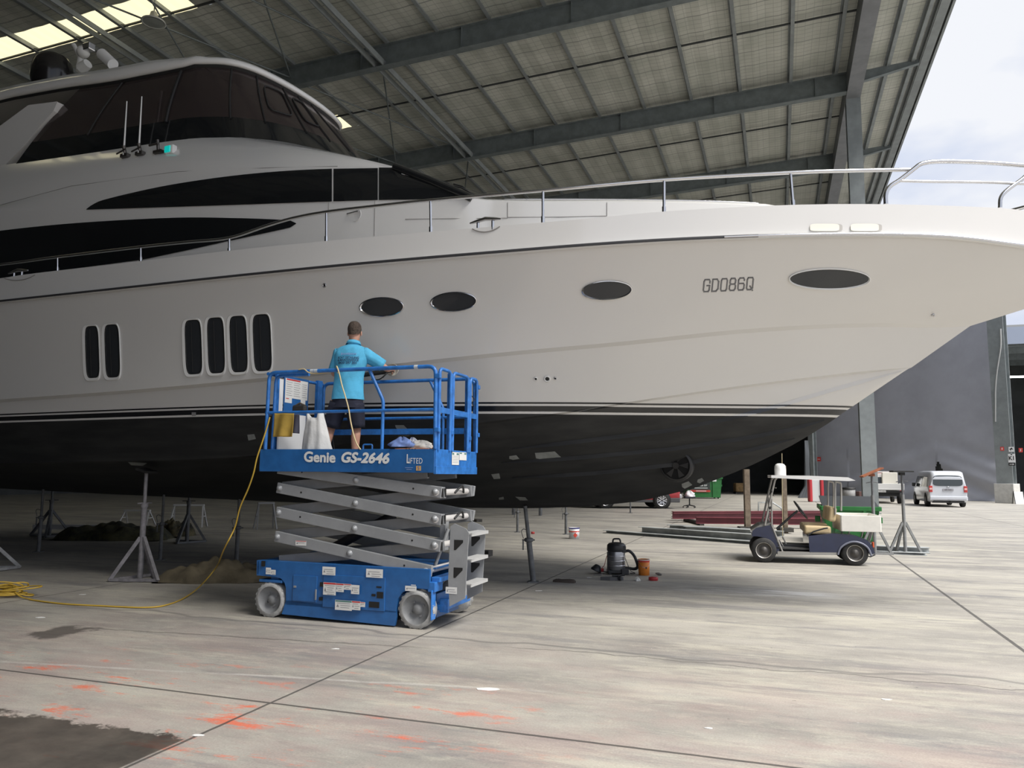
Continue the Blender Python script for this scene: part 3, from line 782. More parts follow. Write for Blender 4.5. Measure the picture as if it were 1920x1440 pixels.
# rubbing strake
ss = MB()
pp = [v.copy() for v in r_st]
a_ = [v + Vector((0, 0, .028)) for v in pp]; b_ = [v + Vector((0, -.045, .02)) for v in pp]; c_ = [v + Vector((0, -.045, -.02)) for v in pp]; d_ = [v + Vector((0, 0, -.028)) for v in pp]
ss.grid([a_, b_, c_, d_], False); ss.grid(mirror([a_, b_, c_, d_]), False, flip=True)
strake = ss.build('rubbing_strake', WHITE, yacht)
sb_ = MB(); aft = [v for v in pp if v.x < -.6]
e_ = [v + Vector((0, -.047, .017)) for v in aft]; f_ = [v + Vector((0, -.056, 0)) for v in aft]; g_ = [v + Vector((0, -.047, -.017)) for v in aft]
sb_.grid([e_, f_, g_], True); sb_.build('fender_insert', mat('rubber_insert', (.045, .045, .048), .5), strake, label='dark rubber insert')
fw = [v for v in pp if v.x >= -1.2]
e_ = [v + Vector((0, -.047, .014)) for v in fw]; f_ = [v + Vector((0, -.062, 0)) for v in fw]; g_ = [v + Vector((0, -.047, -.014)) for v in fw]
MB().grid([e_, f_, g_], True).build('strake_trim', STEEL, strake)
# spray rails on the bottom, small triangular ledges
def ledge(px, h=.035, out=.05, name='spray_rail', m=HULL):
    P = []
    for i in range(len(px) - 1):
        for k in range(8): P.append((px[i][0] + (px[i + 1][0] - px[i][0]) * k / 8, px[i][1] + (px[i + 1][1] - px[i][1]) * k / 8))
    P.append(px[-1]); top = []; mid = []; low = []
    for i, p in enumerate(P):
        h_ = onh(*p, 0)
        if h_ is None: continue
        f = min(1, (i + 1) / 6, (len(P) - i) / 6)
        q, n = h_; t_ = Vector((0, -.3, 1)); t_ = (t_ - n * t_.dot(n)).normalized()
        A_0 = q + t_ * h * f; top.append(A_0); mid.append(Vector((A_0.x, A_0.y - .004, A_0.z - .055 * f))); low.append(q - t_ * h * .4 * f)
    MB().grid([top, mid, low], False).build(name, m, yacht)
ledge([(1690, 696), (1560, 732), (1470, 759), (1365, 786), (1250, 808), (1100, 826), (960, 842)])
ledge([(1545, 788), (1480, 806), (1390, 823), (1250, 843), (1080, 858), (940, 868)])
ledge([(1490, 822), (1400, 845), (1290, 868), (1120, 886), (960, 896)])
# registration number in raised outlined strokes
REG = {'G': [[(1, .72), (1, .85), (.85, 1), (.15, 1), (0, .85), (0, .15), (.15, 0), (.85, 0), (1, .15), (1, .5), (.55, .5)]],
       'D': [[(0, 0), (0, 1), (.7, 1), (1, .8), (1, .2), (.7, 0), (0, 0)]],
       '0': [[(.15, 0), (0, .15), (0, .85), (.15, 1), (.85, 1), (1, .85), (1, .15), (.85, 0), (.15, 0)]],
       '8': [[(.2, 0), (0, .15), (0, .38), (.15, .52), (.05, .65), (.05, .85), (.2, 1), (.8, 1), (.95, .85), (.95, .65), (.85, .52), (1, .38), (1, .15), (.8, 0), (.2, 0)], [(.15, .52), (.85, .52)]],
       '6': [[(.95, .8), (.95, .88), (.8, 1), (.2, 1), (0, .85), (0, .15), (.15, 0), (.85, 0), (1, .15), (1, .42), (.85, .55), (0, .55)]],
       'Q': [[(.15, 0), (0, .15), (0, .85), (.15, 1), (.85, 1), (1, .85), (1, .15), (.85, 0), (.15, 0)], [(.55, .3), (1.02, -.06)]]}
for j, (wd, off, nm, mt) in enumerate(((2.5, .004, 'registration_number', mat('registration_black', (.03, .03, .034), .4)), (.95, .008, 'registration_core', mat('registration_grey', (.30, .30, .31), .4)))):
    mb = MB()
    for i, ch in enumerate('GD086Q'):
        for st_ in REG[ch]:
            P = [(1318.5 + 16.2 * i + 11.0 * x + 2.2 * y, 547.0 - .75 * i - 22.5 * y - .5 * x) for x, y in st_]
            D = []
            for a, b_ in zip(P, P[1:]):
                L_ = math.hypot(b_[0] - a[0], b_[1] - a[1]); ux, uy = (b_[0] - a[0]) / L_, (b_[1] - a[1]) / L_
                e_ = wd * .45
                q = [(a[0] - ux * e_ - uy * wd / 2 * -1, a[1] - uy * e_ - ux * wd / 2), (b_[0] + ux * e_ + uy * wd / 2, b_[1] + uy * e_ - ux * wd / 2), (b_[0] + ux * e_ - uy * wd / 2, b_[1] + uy * e_ + ux * wd / 2), (a[0] - ux * e_ - uy * wd / 2, a[1] - uy * e_ + ux * wd / 2)]
                mb.add([onh(x, y, off)[0] for x, y in q], [(0, 1, 2, 3)])
    reg = mb.build(nm, mt, yacht if j == 0 else reg)
# small fittings on the topsides
def boss(px, r, name, m=STEEL, hole=True):
    h, n = onh(*px, 0); mb = MB(); mb.lathe([(r, 0), (r, .012), (r * .75, .02), (r * .6, .008)], h, n, 20)
    o = mb.build(name, m, yacht)
    if hole: MB().lathe([(r * .62, .004), (0.001, .004)], h, n, 20).build('bore', BLK, o)
boss((1004.5, 710), .025, 'hull_outlet', WHT2); boss((1026, 710), .043, 'hull_outlet', WHT2); boss((1041, 709), .02, 'hull_outlet')
boss((609, 535), .028, 'vent_fitting'); boss((1749, 590), .02, 'bow_eye')
h, n = onh(1749, 590); MB().tube([h, h + n * .07 + Vector((.0, 0, .03))], .012, 8).build('bow_pin', STEEL, yacht)
# drainage scuppers in the bulwark forward
for x0, x1 in ((1518, 1573), (1594, 1647)):
    mb = MB(); o0 = ellipse((x0 + x1) / 2, 427, (x1 - x0) / 2, 7, 0, 32, 5); o1 = ellipse((x0 + x1) / 2 + 3.5, 427, (x1 - x0) / 2 + 3, 7.2, 0, 32, 5)
    skin_poly(mb, o1, .003, 0, 2); f_ = mb.build('scupper', mat('recess_grey', (.48, .46, .43), .4), yacht)
    mb = MB(); skin_poly(mb, o0, .012, 0, 2); mb.build('scupper_cover', mat('cream_plastic', (.85, .83, .74), .4), f_)
# bow thruster tunnel
h, n = onh(1269, 872)
ax = Vector((0, -1, -.12)).normalized()
tb = MB(); tb.lathe([(.19, .04), (.215, .035), (.225, 0), (.225, -.1)], h + ax * .03, ax, 32)
th = tb.build('bow_thruster_tunnel', mat('thruster_black', (.02, .02, .021), .5), yacht)
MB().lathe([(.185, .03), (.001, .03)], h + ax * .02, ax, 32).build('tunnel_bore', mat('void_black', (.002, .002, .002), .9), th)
tb = MB()
for a in (0.2, 1.3, 2.4, 3.5, 4.6): 
    x_ = ax.orthogonal().normalized(); y_ = ax.cross(x_); dd = x_ * math.cos(a) + y_ * math.sin(a); ee = ax.cross(dd)
    tb.add([h + ax * .06 + dd * .03, h + ax * .055 + dd * .17 + ee * .03, h + ax * .065 + dd * .16 - ee * .05], [(0, 1, 2)])
tb.tube([h + ax * .03, h + ax * .075], .045, 12); tb.build('thruster_propeller', mat('bronze_dull', (.014, .013, .012), .6), th)
# bare primer patches where the stands had been
PRIM = mat('bare_primer_grey', (.22, .23, .22), .7, var=.15, scale=8)
for P in ([(1003, 849), (1040, 846), (1052, 857), (1020, 862), (1005, 859)], [(955, 855), (968, 853), (974, 860), (962, 862), (955, 860)], [(921, 889), (936, 887), (938, 897), (926, 898)], [(966, 931), (985, 932), (990, 938), (975, 938)], [(1278, 907), (1291, 902), (1298, 909), (1284, 916), (1279, 913)], [(1308, 899), (1316, 896), (1320, 901), (1312, 906), (1307, 904)], [(464, 815), (477, 814), (480, 823), (466, 826)], [(741, 797), (757, 797), (768, 808), (768, 817), (746, 818)], [(240, 866), (276, 868), (268, 873), (246, 872)], [(935, 933), (944, 931), (945, 936), (936, 937)]):
    mb = MB()
    if skin_poly(mb, P, .003, 0, 2): mb.build('primer_patch', PRIM, yacht, label='bare grey primer patch')
h_ = onh(364, 776, .004)[0]
mb = MB(); skin_poly(mb, [(360, 773), (368, 773), (368, 780), (360, 780)], .006, 0, 1); mb.build('transducer_mark', mat('mark_grey', (.25, .25, .25), .5), yacht)

# ------------------------------------------------------------------ superstructure
b_h = bfun(2.45, -9, .6, 2.4)
def bt(db): return lambda x: max(0.0, b_h(x) - db)
GEL = WHITE
def side_line(px, bf, xa=-20.0, n=None):
    q = sorted([onb(x, y, bf) for x, y in px], key=lambda v: v.x); q = catmull(q, 5)
    # extend aft level
    return q
def line_fn(px, bf):
    q = side_line(px, bf); return [(v.x, v.z) for v in q]
def sample_side(pts, xa, xb, n):
    "pts sorted (x, y, z); resample at n+1 x from xa to xb"
    out = []
    for i in range(n + 1):
        x = xa + (xb - xa) * i / n
        out.append(Vector((x, lerp_pts([(p[0], p[1]) for p in pts], x), lerp_pts([(p[0], p[2]) for p in pts], x))))
    return out
def smooth_pts(P, k=5): return [tuple(v) for v in catmull(P, k)]
NS = 44
def fullring(side, arc):
    "near side points aft->fwd plus arc to the centre line, mirrored to port"
    r = side + arc; return r + [Vector((v.x, -v.y, v.z)) for v in reversed(r[:-1])]
def bfly(x): return 2.12 if x < -12 else (2.12 - .30 * ((x + 12) / 3.0) ** 2 if x < -9 else 1.82)
fb = sorted([tuple(onb(x, y, bfly)) for x, y in [(0, 310), (160, 287), (330, 262), (400, 257.5), (450, 257)]])
fb = [(-20, -2.12, fb[0][2] + .25)] + smooth_pts(fb)
fb[-1] = (-8.9, -1.8, fb[-1][2])
zb3 = fb[-1][2]
ring3 = sample_side(fb, -20, -8.9, NS); arc3 = catmull([(-8.9, -1.8, zb3), (-8.4, -1.42, zb3 - .0), (-7.98, -.9, zb3 - .02), (-7.78, -.4, zb3 - .03), (-7.74, 0, zb3 - .03)], 3)[1:]
NA = len(arc3)
def arc_n(P):
    C = catmull(P, 12); L = [0]
    for a, b_ in zip(C, C[1:]): L.append(L[-1] + (b_ - a).length)
    out = []
    for i in range(1, NA + 1):
        t = L[-1] * i / NA
        for j in range(1, len(L)):
            if L[j] >= t - 1e-9: break
        f = (t - L[j - 1]) / max(1e-9, L[j] - L[j - 1]); out.append(C[j - 1].lerp(C[j], f))
    return out
cr_ = sorted([tuple(onb(x, y, bt(.15))) for x, y in [(0, 385), (133, 350), (333, 321), (480, 314), (633, 312), (750, 313)]])
cr_ = [(-20, -2.45, 6.5)] + smooth_pts(cr_)
xc2 = -5.62
ring2 = sample_side(cr_, -20, xc2, NS); c2 = ring2[-1]
arc2 = arc_n([tuple(c2), (-5.36, -1.6, c2.z + .02), (-5.22, -.9, c2.z + .05), (-5.18, 0, c2.z + .06)])
wb = sorted([tuple(onb(x, y, bt(.05))) for x, y in [(0, 396), (163, 393), (400, 385), (625, 378), (708, 376), (850, 373), (895, 372)]])
wb = [(-20, -2.55, 6.5)] + smooth_pts(wb)
xc1 = -4.45
ring1 = sample_side(wb, -20, xc1, NS); c1 = ring1[-1]
arc1 = arc_n([tuple(c1), (-4.05, -1.5, c1.z + .02), (-3.7, -.8, c1.z + .04), (-3.6, 0, c1.z + .05)])
# bulging row of the flybridge coaming
def rowmix(a, b_, f, out=.0): return [p.lerp(q, f) + Vector((0, -out, 0)) for p, q in zip(a, b_)]
sideA, sideB = ring2 + arc2, ring3 + arc3
co = [ring2 + arc2]
for f, bo in ((.12, .04), (.3, .06), (.5, .06), (.7, .04), (.88, .016)):
    r = []
    for i, (p, q) in enumerate(zip(sideA, sideB)):
        v = p.lerp(q, f)
        if i <= NS: v = v + Vector((0, -bo * .7, bo * .3))
        else: v = v + Vector((0, 0, bo * .45))
        r.append(v)
    co.append(r)
co.append(ring3 + arc3)
def full(r): return r + [Vector((v.x, -v.y, v.z)) for v in reversed(r[:-1])]
cm = MB(); cm.grid([full(r) for r in co]); cm.grid([full([v + Vector((0, .03 if abs(v.y) > .1 else 0, 0)) for v in ring3 + arc3]), full(ring3 + arc3)])
cm.build('flybridge_coaming', WHITE, yacht)
fdk = MB(); zf = 6.55
fdk.grid([[Vector((v.x, 0, zf)) for v in ring3 + arc3], [Vector((v.x, v.y + .06, zf)) for v in ring3 + arc3], [Vector((v.x, v.y + .06 if abs(v.y) > .1 else 0, v.z)) for v in ring3 + arc3]], False)
fdk.grid(mirror([[Vector((v.x, 0, zf)) for v in ring3 + arc3], [Vector((v.x, v.y + .06, zf)) for v in ring3 + arc3], [Vector((v.x, v.y + .06 if abs(v.y) > .1 else 0, v.z)) for v in ring3 + arc3]]), False)
fdk.build('flybridge_floor', mat('fly_lining', (.30, .29, .27), .6), yacht)
# deckhouse side and trunk cabin
tr = sorted([tuple(onb(x, y, bt(.1))) for x, y in [(895, 375), (1000, 377.5), (1160, 378), (1300, 380.5), (1400, 384.5)]])
trs = smooth_pts(tr)
wall_top = [v for v in ring1]
for i in range(1, 25):
    x = xc1 + (-.85 - xc1) * i / 24; wall_top.append(Vector((x, -max(.3, b_h(x) - .1), lerp_pts([(p[0], p[2]) for p in trs], x))))
nose = wall_top[-1]; wall_top += [Vector((nose.x + .25, nose.y * .75, nose.z - .03)), Vector((nose.x + .38, nose.y * .4, nose.z - .05)), Vector((nose.x + .42, 0, nose.z - .05))]
def wallrow(f, zb=3.95):
    out = []
    for i, v in enumerate(wall_top):
        bb_ = b_h(v.x) if i < len(wall_top) - 3 else -v.y * 1.1
        out.append(Vector((v.x + (0 if i < len(wall_top) - 3 else .12 * (1 - f)), -(bb_ * (1 - f)) + v.y * f, zb + (v.z - zb) * f)))
    return out
dh = MB()
lw = [wallrow(f) for f in (0, .3, .6, .9, 1)]
dh.grid([full(r) for r in lw])
uw = [ring1, rowmix(ring1, ring2, .35, .02), rowmix(ring1, ring2, .7, .02), ring2]
for r in (uw, mirror(uw)): dh.grid(r)
crown = [[Vector((v.x, v.y * f, v.z + .10 * (1 - f * f))) for v in wall_top] for f in (1, .97, .85, .6, .3, 0)]
crown[1] = [Vector((v.x, v.y * .97, v.z + .035)) for v in wall_top]
for r in (crown, mirror(crown)): dh.grid(r)
dh.build('deckhouse', WHITE, yacht)
# windscreen: raked glass around the front
ws = [[c1] + arc1, rowmix([c1] + arc1, [c2] + arc2, .5, 0), [c2] + arc2]
MB().tube([c1 + Vector((.0, -.01, 0)), c1.lerp(c2, .5) + Vector((0, -.02, .01)), c2 + Vector((0, -.01, 0))], .055, 10).build('windscreen_pillar', DGLASS, yacht)
wsg = MB(); wsg.grid([full(r) for r in ws]); wsg.build('windscreen', DGLASS, yacht)

# BVH of the house side for everything set on it
_hv2, _hf2 = [], []
for rows in (lw, uw, co, [[c1] + arc1, [c2] + arc2]):
    o_ = len(_hv2); n_ = len(rows[0]); _hv2 += [v for r in rows for v in r]
    for i in range(len(rows) - 1):
        for j in range(n_ - 1): _hf2.append((o_ + i * n_ + j, o_ + i * n_ + j + 1, o_ + (i + 1) * n_ + j + 1, o_ + (i + 1) * n_ + j))
SB = BVHTree.FromPolygons(_hv2, _hf2)
def ons(x, y, off=0.0):
    d = (BMI.to_3x3() @ ray(x, y)).normalized(); e = BMI @ EYE
    h, n, _, _ = SB.ray_cast(e, d)
    if h is None: return None
    if n.dot(d) > 0: n = -n
    return h + n * off
def strip(mb, top, bot, off, n=40, m=0, rows=5, x0=None, x1=None, fn=ons):
    x0 = max(top[0][0], bot[0][0]) if x0 is None else x0; x1 = min(top[-1][0], bot[-1][0]) if x1 is None else x1
    R_ = [[] for _ in range(rows + 1)]
    for i in range(n + 1):
        x = x0 + (x1 - x0) * i / n; yt, yb = lerp_pts(top, x), lerp_pts(bot, x)
        col = [fn(x, yt + (yb - yt) * k / rows, off) for k in range(rows + 1)]
        if any(c is None for c in col): continue
        for k in range(rows + 1): R_[k].append(col[k])
    if len(R_[0]) > 1: mb.grid(R_, True, m)
def px_curve(P, k=5): return [(v.x, v.y) for v in catmull([(a, b_, 0) for a, b_ in P], k)]
# upper side glazing
mb = MB(); strip(mb, px_curve([(163, 392.5), (175, 384), (200, 374), (300, 351), (400, 335), (500, 324), (600, 318), (705, 316)]), [(163, 393.5), (400, 386), (600, 379), (623, 378.3)], .012, 60, x1=623)
mb.build('side_window', DGLASS, yacht, label='long black upper saloon side window')
mb = MB(); strip(mb, [(626, 317.3), (709, 316)], [(626, 378), (709, 375.7)], .012, 10); mb.build('side_window', DGLASS, yacht, label='black glass of the pilot door')
mb = MB(); strip(mb, [(711, 315), (752, 315.5), (893, 371.5)], [(711, 375.7), (850, 373.5), (893, 372.3)], .012, 30); mb.build('side_window', DGLASS, yacht, label='black quarter window next to windscreen')
# lower saloon side glazing
mb = MB(); strip(mb, px_curve([(-260, 470), (-120, 452), (0, 433), (150, 418), (330, 408.5), (450, 409.5), (520, 412), (548, 414), (556, 419)]), [(-260, 540), (0, 522), (117, 507), (268, 487), (350, 470), (430, 452), (500, 437), (545, 427), (556, 420)], .010, 70)
mb.build('side_window', DGLASS, yacht, label='sweeping black lower saloon side window')
# panel seams
def seam(P, w=.8, name='panel_seam'):
    mb = MB(); Q = [ons(x, y, .004) for x, y in P]; Q = [q for q in Q if q is not None]
    if len(Q) > 1: mb.tube(Q, .004, 4); mb.build(name, mat('seam_grey', (.28, .27, .26), .6), yacht)
seam([(703, 377), (703, 400), (702, 442)]); seam([(617, 380), (616, 400)]); seam([(952, 380), (952, 408)]); seam([(1138, 380), (1138, 405)])
seam([(952, 407.5), (1050, 407), (1138, 405)]); seam([(760, 411), (850, 410), (952, 409)])
seam([(0, 385), (133, 349), (333, 322), (500, 315), (633, 312)])
# pilot door handle
q = ons(666, 403, .02); mb = MB(); mb.lathe([(.10, -.02), (.10, -.012), (.088, -.016), (.001, -.018)], q, (0, -1, 0), 24)
dhn = mb.build('door_handle_recess', WHITE, yacht); MB().tube([q + Vector((-.12, -.01, .02)), q + Vector((.08, -.02, .03))], .012, 8).build('door_handle', STEEL, dhn)

# ------------------------------------------------------------------ hardtop
def bht(x): return 1.95 if x < -12.5 else 1.95 - .2 * ((x + 12.5) / 2.6) ** 2
htb = sorted([tuple(onb(x, y, bht)) for x, y in [(0, 185), (110, 165), (213, 150), (330, 127), (375, 115), (400, 110.5)]])
xh0 = -10.1
htb = smooth_pts(htb); 
hn = 30
def ht_side(dz, db):
    P = [(-17.5, -1.95, lerp_pts([(p[0], p[2]) for p in htb], -14.5) + .15)] + [p for p in htb if p[0] > -14.9]
    out = sample_side(P, -16.5, xh0, hn); return [Vector((v.x, -(bht(v.x) - db), v.z + dz)) for v in out]
s0 = ht_side(0, 0); e0 = s0[-1]
def ht_arc(e, dz, sh=0):
    return [Vector(v) for v in catmull([(e.x, e.y, e.z), (-9.62 - sh, -1.55 + sh, 8.60 + dz), (-9.3 - sh, -1.27 + sh, 8.56 + dz), (-9.08 - sh, -.85, 8.50 + dz), (-8.98 - sh, -.4, 8.47 + dz), (-8.95 - sh, 0, 8.46 + dz)], 4)[1:]]
low = s0 + ht_arc(e0, 0)
def shift(r, inward, dz):
    out = []
    for i, v in enumerate(r):
        c_ = Vector((-11.5, 0, v.z)); d = (v - c_); 
        if i <= hn: d = Vector((0, v.y, 0))
        L_ = d.length; out.append(v - d.normalized() * inward + Vector((0, 0, dz)))
    return out
mid = shift(low, -.03, .05); top = shift(low, .05, .14); top2 = shift(low, .5, .23)
for r_, dz_ in ((mid, .02), (top, .13), (top2, .13)):
    for v in r_: v.z += dz_ * min(1, max(0, (-9.9 - v.x) / 1.2))
for r in (mid, top, top2): r[-1].y = 0
cl = [Vector((v.x, 0, v.z + .08)) for v in top2]
und = shift(low, .22, .03); und[-1].y = 0; und2 = [Vector((v.x, 0, v.z + .02)) for v in und]
hm = MB(); hm.grid([full(r) for r in (und, low, mid, top, top2)])
for r in ([top2, cl], [und2, und]):
    hm.grid(r); hm.grid(mirror(r))
hm.build('hardtop', WHITE, yacht)
MB().grid([full(shift(low, .015, -.012)), full(shift(low, .05, -.05))]).build('hardtop_seal', BLK, yacht)
# tinted enclosure from coaming to hardtop
def tint():
    m = bpy.data.materials.new('tinted_vinyl'); m.use_nodes = True; t = m.node_tree; t.nodes.clear()
    o = nd(t, 'ShaderNodeOutputMaterial'); tr_ = nd(t, 'ShaderNodeBsdfTransparent'); gl = nd(t, 'ShaderNodeBsdfGlossy'); df = nd(t, 'ShaderNodeBsdfDiffuse'); m1 = nd(t, 'ShaderNodeMixShader'); m2 = nd(t, 'ShaderNodeMixShader'); fr = nd(t, 'ShaderNodeFresnel')
    tr_.inputs[0].default_value = (.30, .27, .26, 1); gl.inputs[0].default_value = (1, .95, .95, 1); gl.inputs['Roughness'].default_value = .12; df.inputs[0].default_value = (.10, .075, .075, 1); fr.inputs[0].default_value = 1.45
    m1.inputs[0].default_value = .30; t.links.new(tr_.outputs[0], m1.inputs[1]); t.links.new(df.outputs[0], m1.inputs[2])
    t.links.new(fr.outputs[0], m2.inputs[0]); t.links.new(m1.outputs[0], m2.inputs[1]); t.links.new(gl.outputs[0], m2.inputs[2]); t.links.new(m2.outputs[0], o.inputs[0]); return m
TINT = tint()
etop = [v for v in shift(low, .09, .02)]; etop[-1].y = 0
base_path = [Vector((v.x, v.y - (.014 if abs(v.y) > .1 else 0), v.z - .02)) for v in ring3 + arc3]
def reparam(path, x_start, n):
    P = [v for v in path if v.x > x_start]; C = P; L = [0]
    for a, b_ in zip(C, C[1:]): L.append(L[-1] + (b_ - a).length)
    out = []
    for i in range(n + 1):
        t = L[-1] * i / n
        j = next((k for k in range(1, len(L)) if L[k] >= t - 1e-9), len(L) - 1)
        f = (t - L[j - 1]) / max(1e-9, L[j] - L[j - 1]); out.append(C[j - 1].lerp(C[j], f))
    return out
EB = reparam(base_path, -14.2, 60); ET = reparam(etop, -12.9, 60)
def enc(f): return [a.lerp(b_, f) + Vector((0, -.05 * math.sin(PI * f) if i < 59 else 0, .0)) for i, (a, b_) in enumerate(zip(EB, ET))]
er = MB(); er.grid([full(enc(f)) for f in (.27, .5, .75, 1)]); er.build('flybridge_enclosure', TINT, yacht, label='dark tinted clear curtain around flybridge')
er = MB(); er.grid([full(enc(f)) for f in (0.0, .12, .27)]); er.build('flybridge_windscreen', DGLASS, yacht, label='black lower wind deflector of flybridge')
# enclosure seams, zips and posts
for k in (14, 30, 41, 46, 52, 56, 60):
    pth = [enc(f)[k] + Vector((0, -.012, 0)) for f in (.25, .4, .55, .7, .85, .99)]
    MB().tube(pth, .018 if k != 30 else .03, 6).build('curtain_seam', BLK, yacht)
for (k0, k1, f0, f1) in ((47, 51, .45, .85), (53, 56, .45, .85)):
    lp = []
    for a in range(24):
        an = 2 * PI * a / 24; cx, cy = math.copysign(abs(math.cos(an)) ** .4, math.cos(an)), math.copysign(abs(math.sin(an)) ** .4, math.sin(an))
        kk = (k0 + k1) / 2 + (k1 - k0) / 2 * cx; f = (f0 + f1) / 2 + (f1 - f0) / 2 * cy; r = enc(f); i = int(kk); v = r[i].lerp(r[min(60, i + 1)], kk - i)
        lp.append(v + Vector((.015, -.012, 0)))
    MB().tube(lp, .014, 6, closed=True).build('roll_up_window_zip', BLK, yacht)
for y in (-1.55, 1.55):
    MB().tube([(-11.3, y, zf), (-11.1, y, 8.4)], .05, 8).build('hardtop_post', STEEL, yacht)
for sgn in (-1, 1):
    MB().box((-9.9, sgn * .55, zf + .55), (.5, .5, 1.1)).build('helm_seat', mat('cream_upholstery', (.55, .50, .42), .6), yacht, bev=.08)
MB().box((-8.9, .0, zf + .35), (.7, 2.2, .75)).build('helm_console', mat('console_dark', (.05, .05, .05), .5), yacht, bev=.1)
MB().box((-12.4, .6, zf + .35), (1.6, 1.5, .7)).build('lounge_seat', mat('cream_upholstery', (.55, .50, .42), .6), yacht, bev=.08)
# raked white arm behind the enclosure, both sides
poly = [(108, 190), (100, 208), (76, 236), (45, 273), (10, 309), (-60, 330), (-260, 335), (-200, 262), (-60, 250), (0, 236), (53, 197)]
P = [onb(x, y, lambda x_: 2.08) for x, y in poly]
mb = MB(); mb.prism(P, (0, .14, 0)); mb.prism([Vector((v.x, -v.y, v.z)) for v in P], (0, -.14, 0)); mb.build('hardtop_arm', WHITE, yacht, bev=.03)
# domes and mast on the hardtop
def ptx(x, y, yb): return onb(x, y, lambda x_: -yb)
d0 = ptx(97, 152, -1.05); zt = d0.z
mb = MB(); mb.lathe([(.001, .60), (.16, .58), (.28, .51), (.36, .40), (.40, .22), (.40, .02), (.36, -.15)], d0, (0, 0, 1), 28); mb.build('satellite_dome', mat('black_dome', (.012, .011, .011), .18), yacht, label='dark domed satellite antenna on hardtop')
m0 = ptx(152, 133, -.8); mb = MB(); mb.tube([m0, m0 + Vector((-.05, 0, .3)), m0 + Vector((-.28, 0, .62))], .06, 10, rs=[.10, .06, .045]); mb.ball(m0 + Vector((-.3, 0, .64)), .05, 8)
mb.tube([m0 + Vector((0, 0, .05)), m0 + Vector((.2, 0, .12))], .09, 10, rs=[.12, .10]); mb.ball(m0 + Vector((.05, -.02, .40)), .13, 10)
mst = mb.build('mast', mat('mast_white', (.60, .59, .56), .35), yacht); MB().box(m0 + Vector((.22, -.02, .46)), (.22, .16, .16)).build('search_light', STEEL, mst, bev=.02)
r0 = ptx(207, 120, -.9); mb = MB(); mb.tube([r0 + Vector((.02, 0, -.05)), r0 + Vector((-.02, 0, .14))], .05, 10); mb.tube([ptx(191, 101, -.9), ptx(212, 121, -.9)], .11, 16); mb.build('radar_scanner', mat('radome_white', (.75, .74, .72), .35), yacht, bev=.04)

# ------------------------------------------------------------------ rails
def br(d): return lambda x: max(0.0, b_sh(x) - d)
RAILPX = [(-150, 510), (0, 496), (110, 481.5), (264, 463), (350, 454), (430, 446), (500, 423.5), (550, 409), (612, 397.5), (700, 387), (808, 375.5), (1018, 357), (1245, 337), (1484, 323.5), (1600, 320), (1706, 318)]
rp = [onb(x, y, br(.07)) for x, y in RAILPX]; rp = catmull(rp, 6)
def rail(P, r=.022, name='guard_rail', m=STEEL, par=None):
    for f in (1, -1): 
        MB().tube([Vector((v.x, v.y * f, v.z)) for v in P], r, 10).build(name, m, par or yacht)
rail(rp)
for bx, by, tx, ty in ((108, 507, 108, 482), (264, 489, 264, 463.5), (430, 471.5, 430, 446.5), (612, 452, 612, 398), (808, 435, 807, 376), (1018, 415, 1018, 357.5), (1245, 397, 1245, 337.5), (1487, 384.5, 1482, 324)):
    a = onb(bx, by, br(.07)); b_ = onb(tx, ty, br(.07))
    for f in (1, -1):
        A, B_ = Vector((a.x, a.y * f, a.z - .02)), Vector((b_.x, b_.y * f, b_.z))
        mb = MB(); mb.tube([A, B_], .017, 8); mb.tube([A, A.lerp(B_, .2 if by - ty > 30 else .3)], .024, 8); mb.build('stanchion', STEEL, yacht)
pul = [(1661, 383), (1661, 365), (1668, 350), (1686, 338), (1712, 318), (1728, 307), (1755, 303), (1800, 303), (1860, 305.5), (1920, 310)]
pp_ = catmull([onb(x, y, br(.05)) for x, y in pul], 4)
e1 = pp_[-1]; pp_ += [Vector((v)) for v in catmull([tuple(e1), (e1.x + .5, e1.y + .32, e1.z), (tip_sh + .1, 0, e1.z + .02)], 5)[1:]]
rail(pp_, .024, 'pulpit_rail')
mr_ = catmull([onb(x, y, br(.05)) for x, y in [(1686, 339), (1740, 340.5), (1800, 341), (1860, 342), (1920, 344.5)]], 4); e1 = mr_[-1]
mr_ += catmull([tuple(e1), (e1.x + .45, e1.y + .30, e1.z), (tip_sh + .02, 0, e1.z)], 5)[1:]
rail(mr_, .016, 'pulpit_middle_rail')
rail(catmull([onb(x, y, br(.05)) for x, y in [(1875, 390), (1877, 370), (1890, 355), (1920, 333), (1938, 312)]], 4), .022, 'pulpit_post')
# low grab rail on the trunk cabin
gr_ = catmull([onb(x, y, bt(.30)) for x, y in [(932, 379), (942, 374.8), (960, 373.8), (1120, 374), (1280, 376), (1410, 381), (1420, 385)]], 5)
rail(gr_, .014, 'grab_rail')
for x in (952, 988, 1120, 1158, 1395):
    a = onb(x, 374.5 if x < 1300 else 380, bt(.30)); MB().tube([a, a - Vector((0, 0, .12))], .012, 6).build('grab_rail_post', STEEL, yacht)
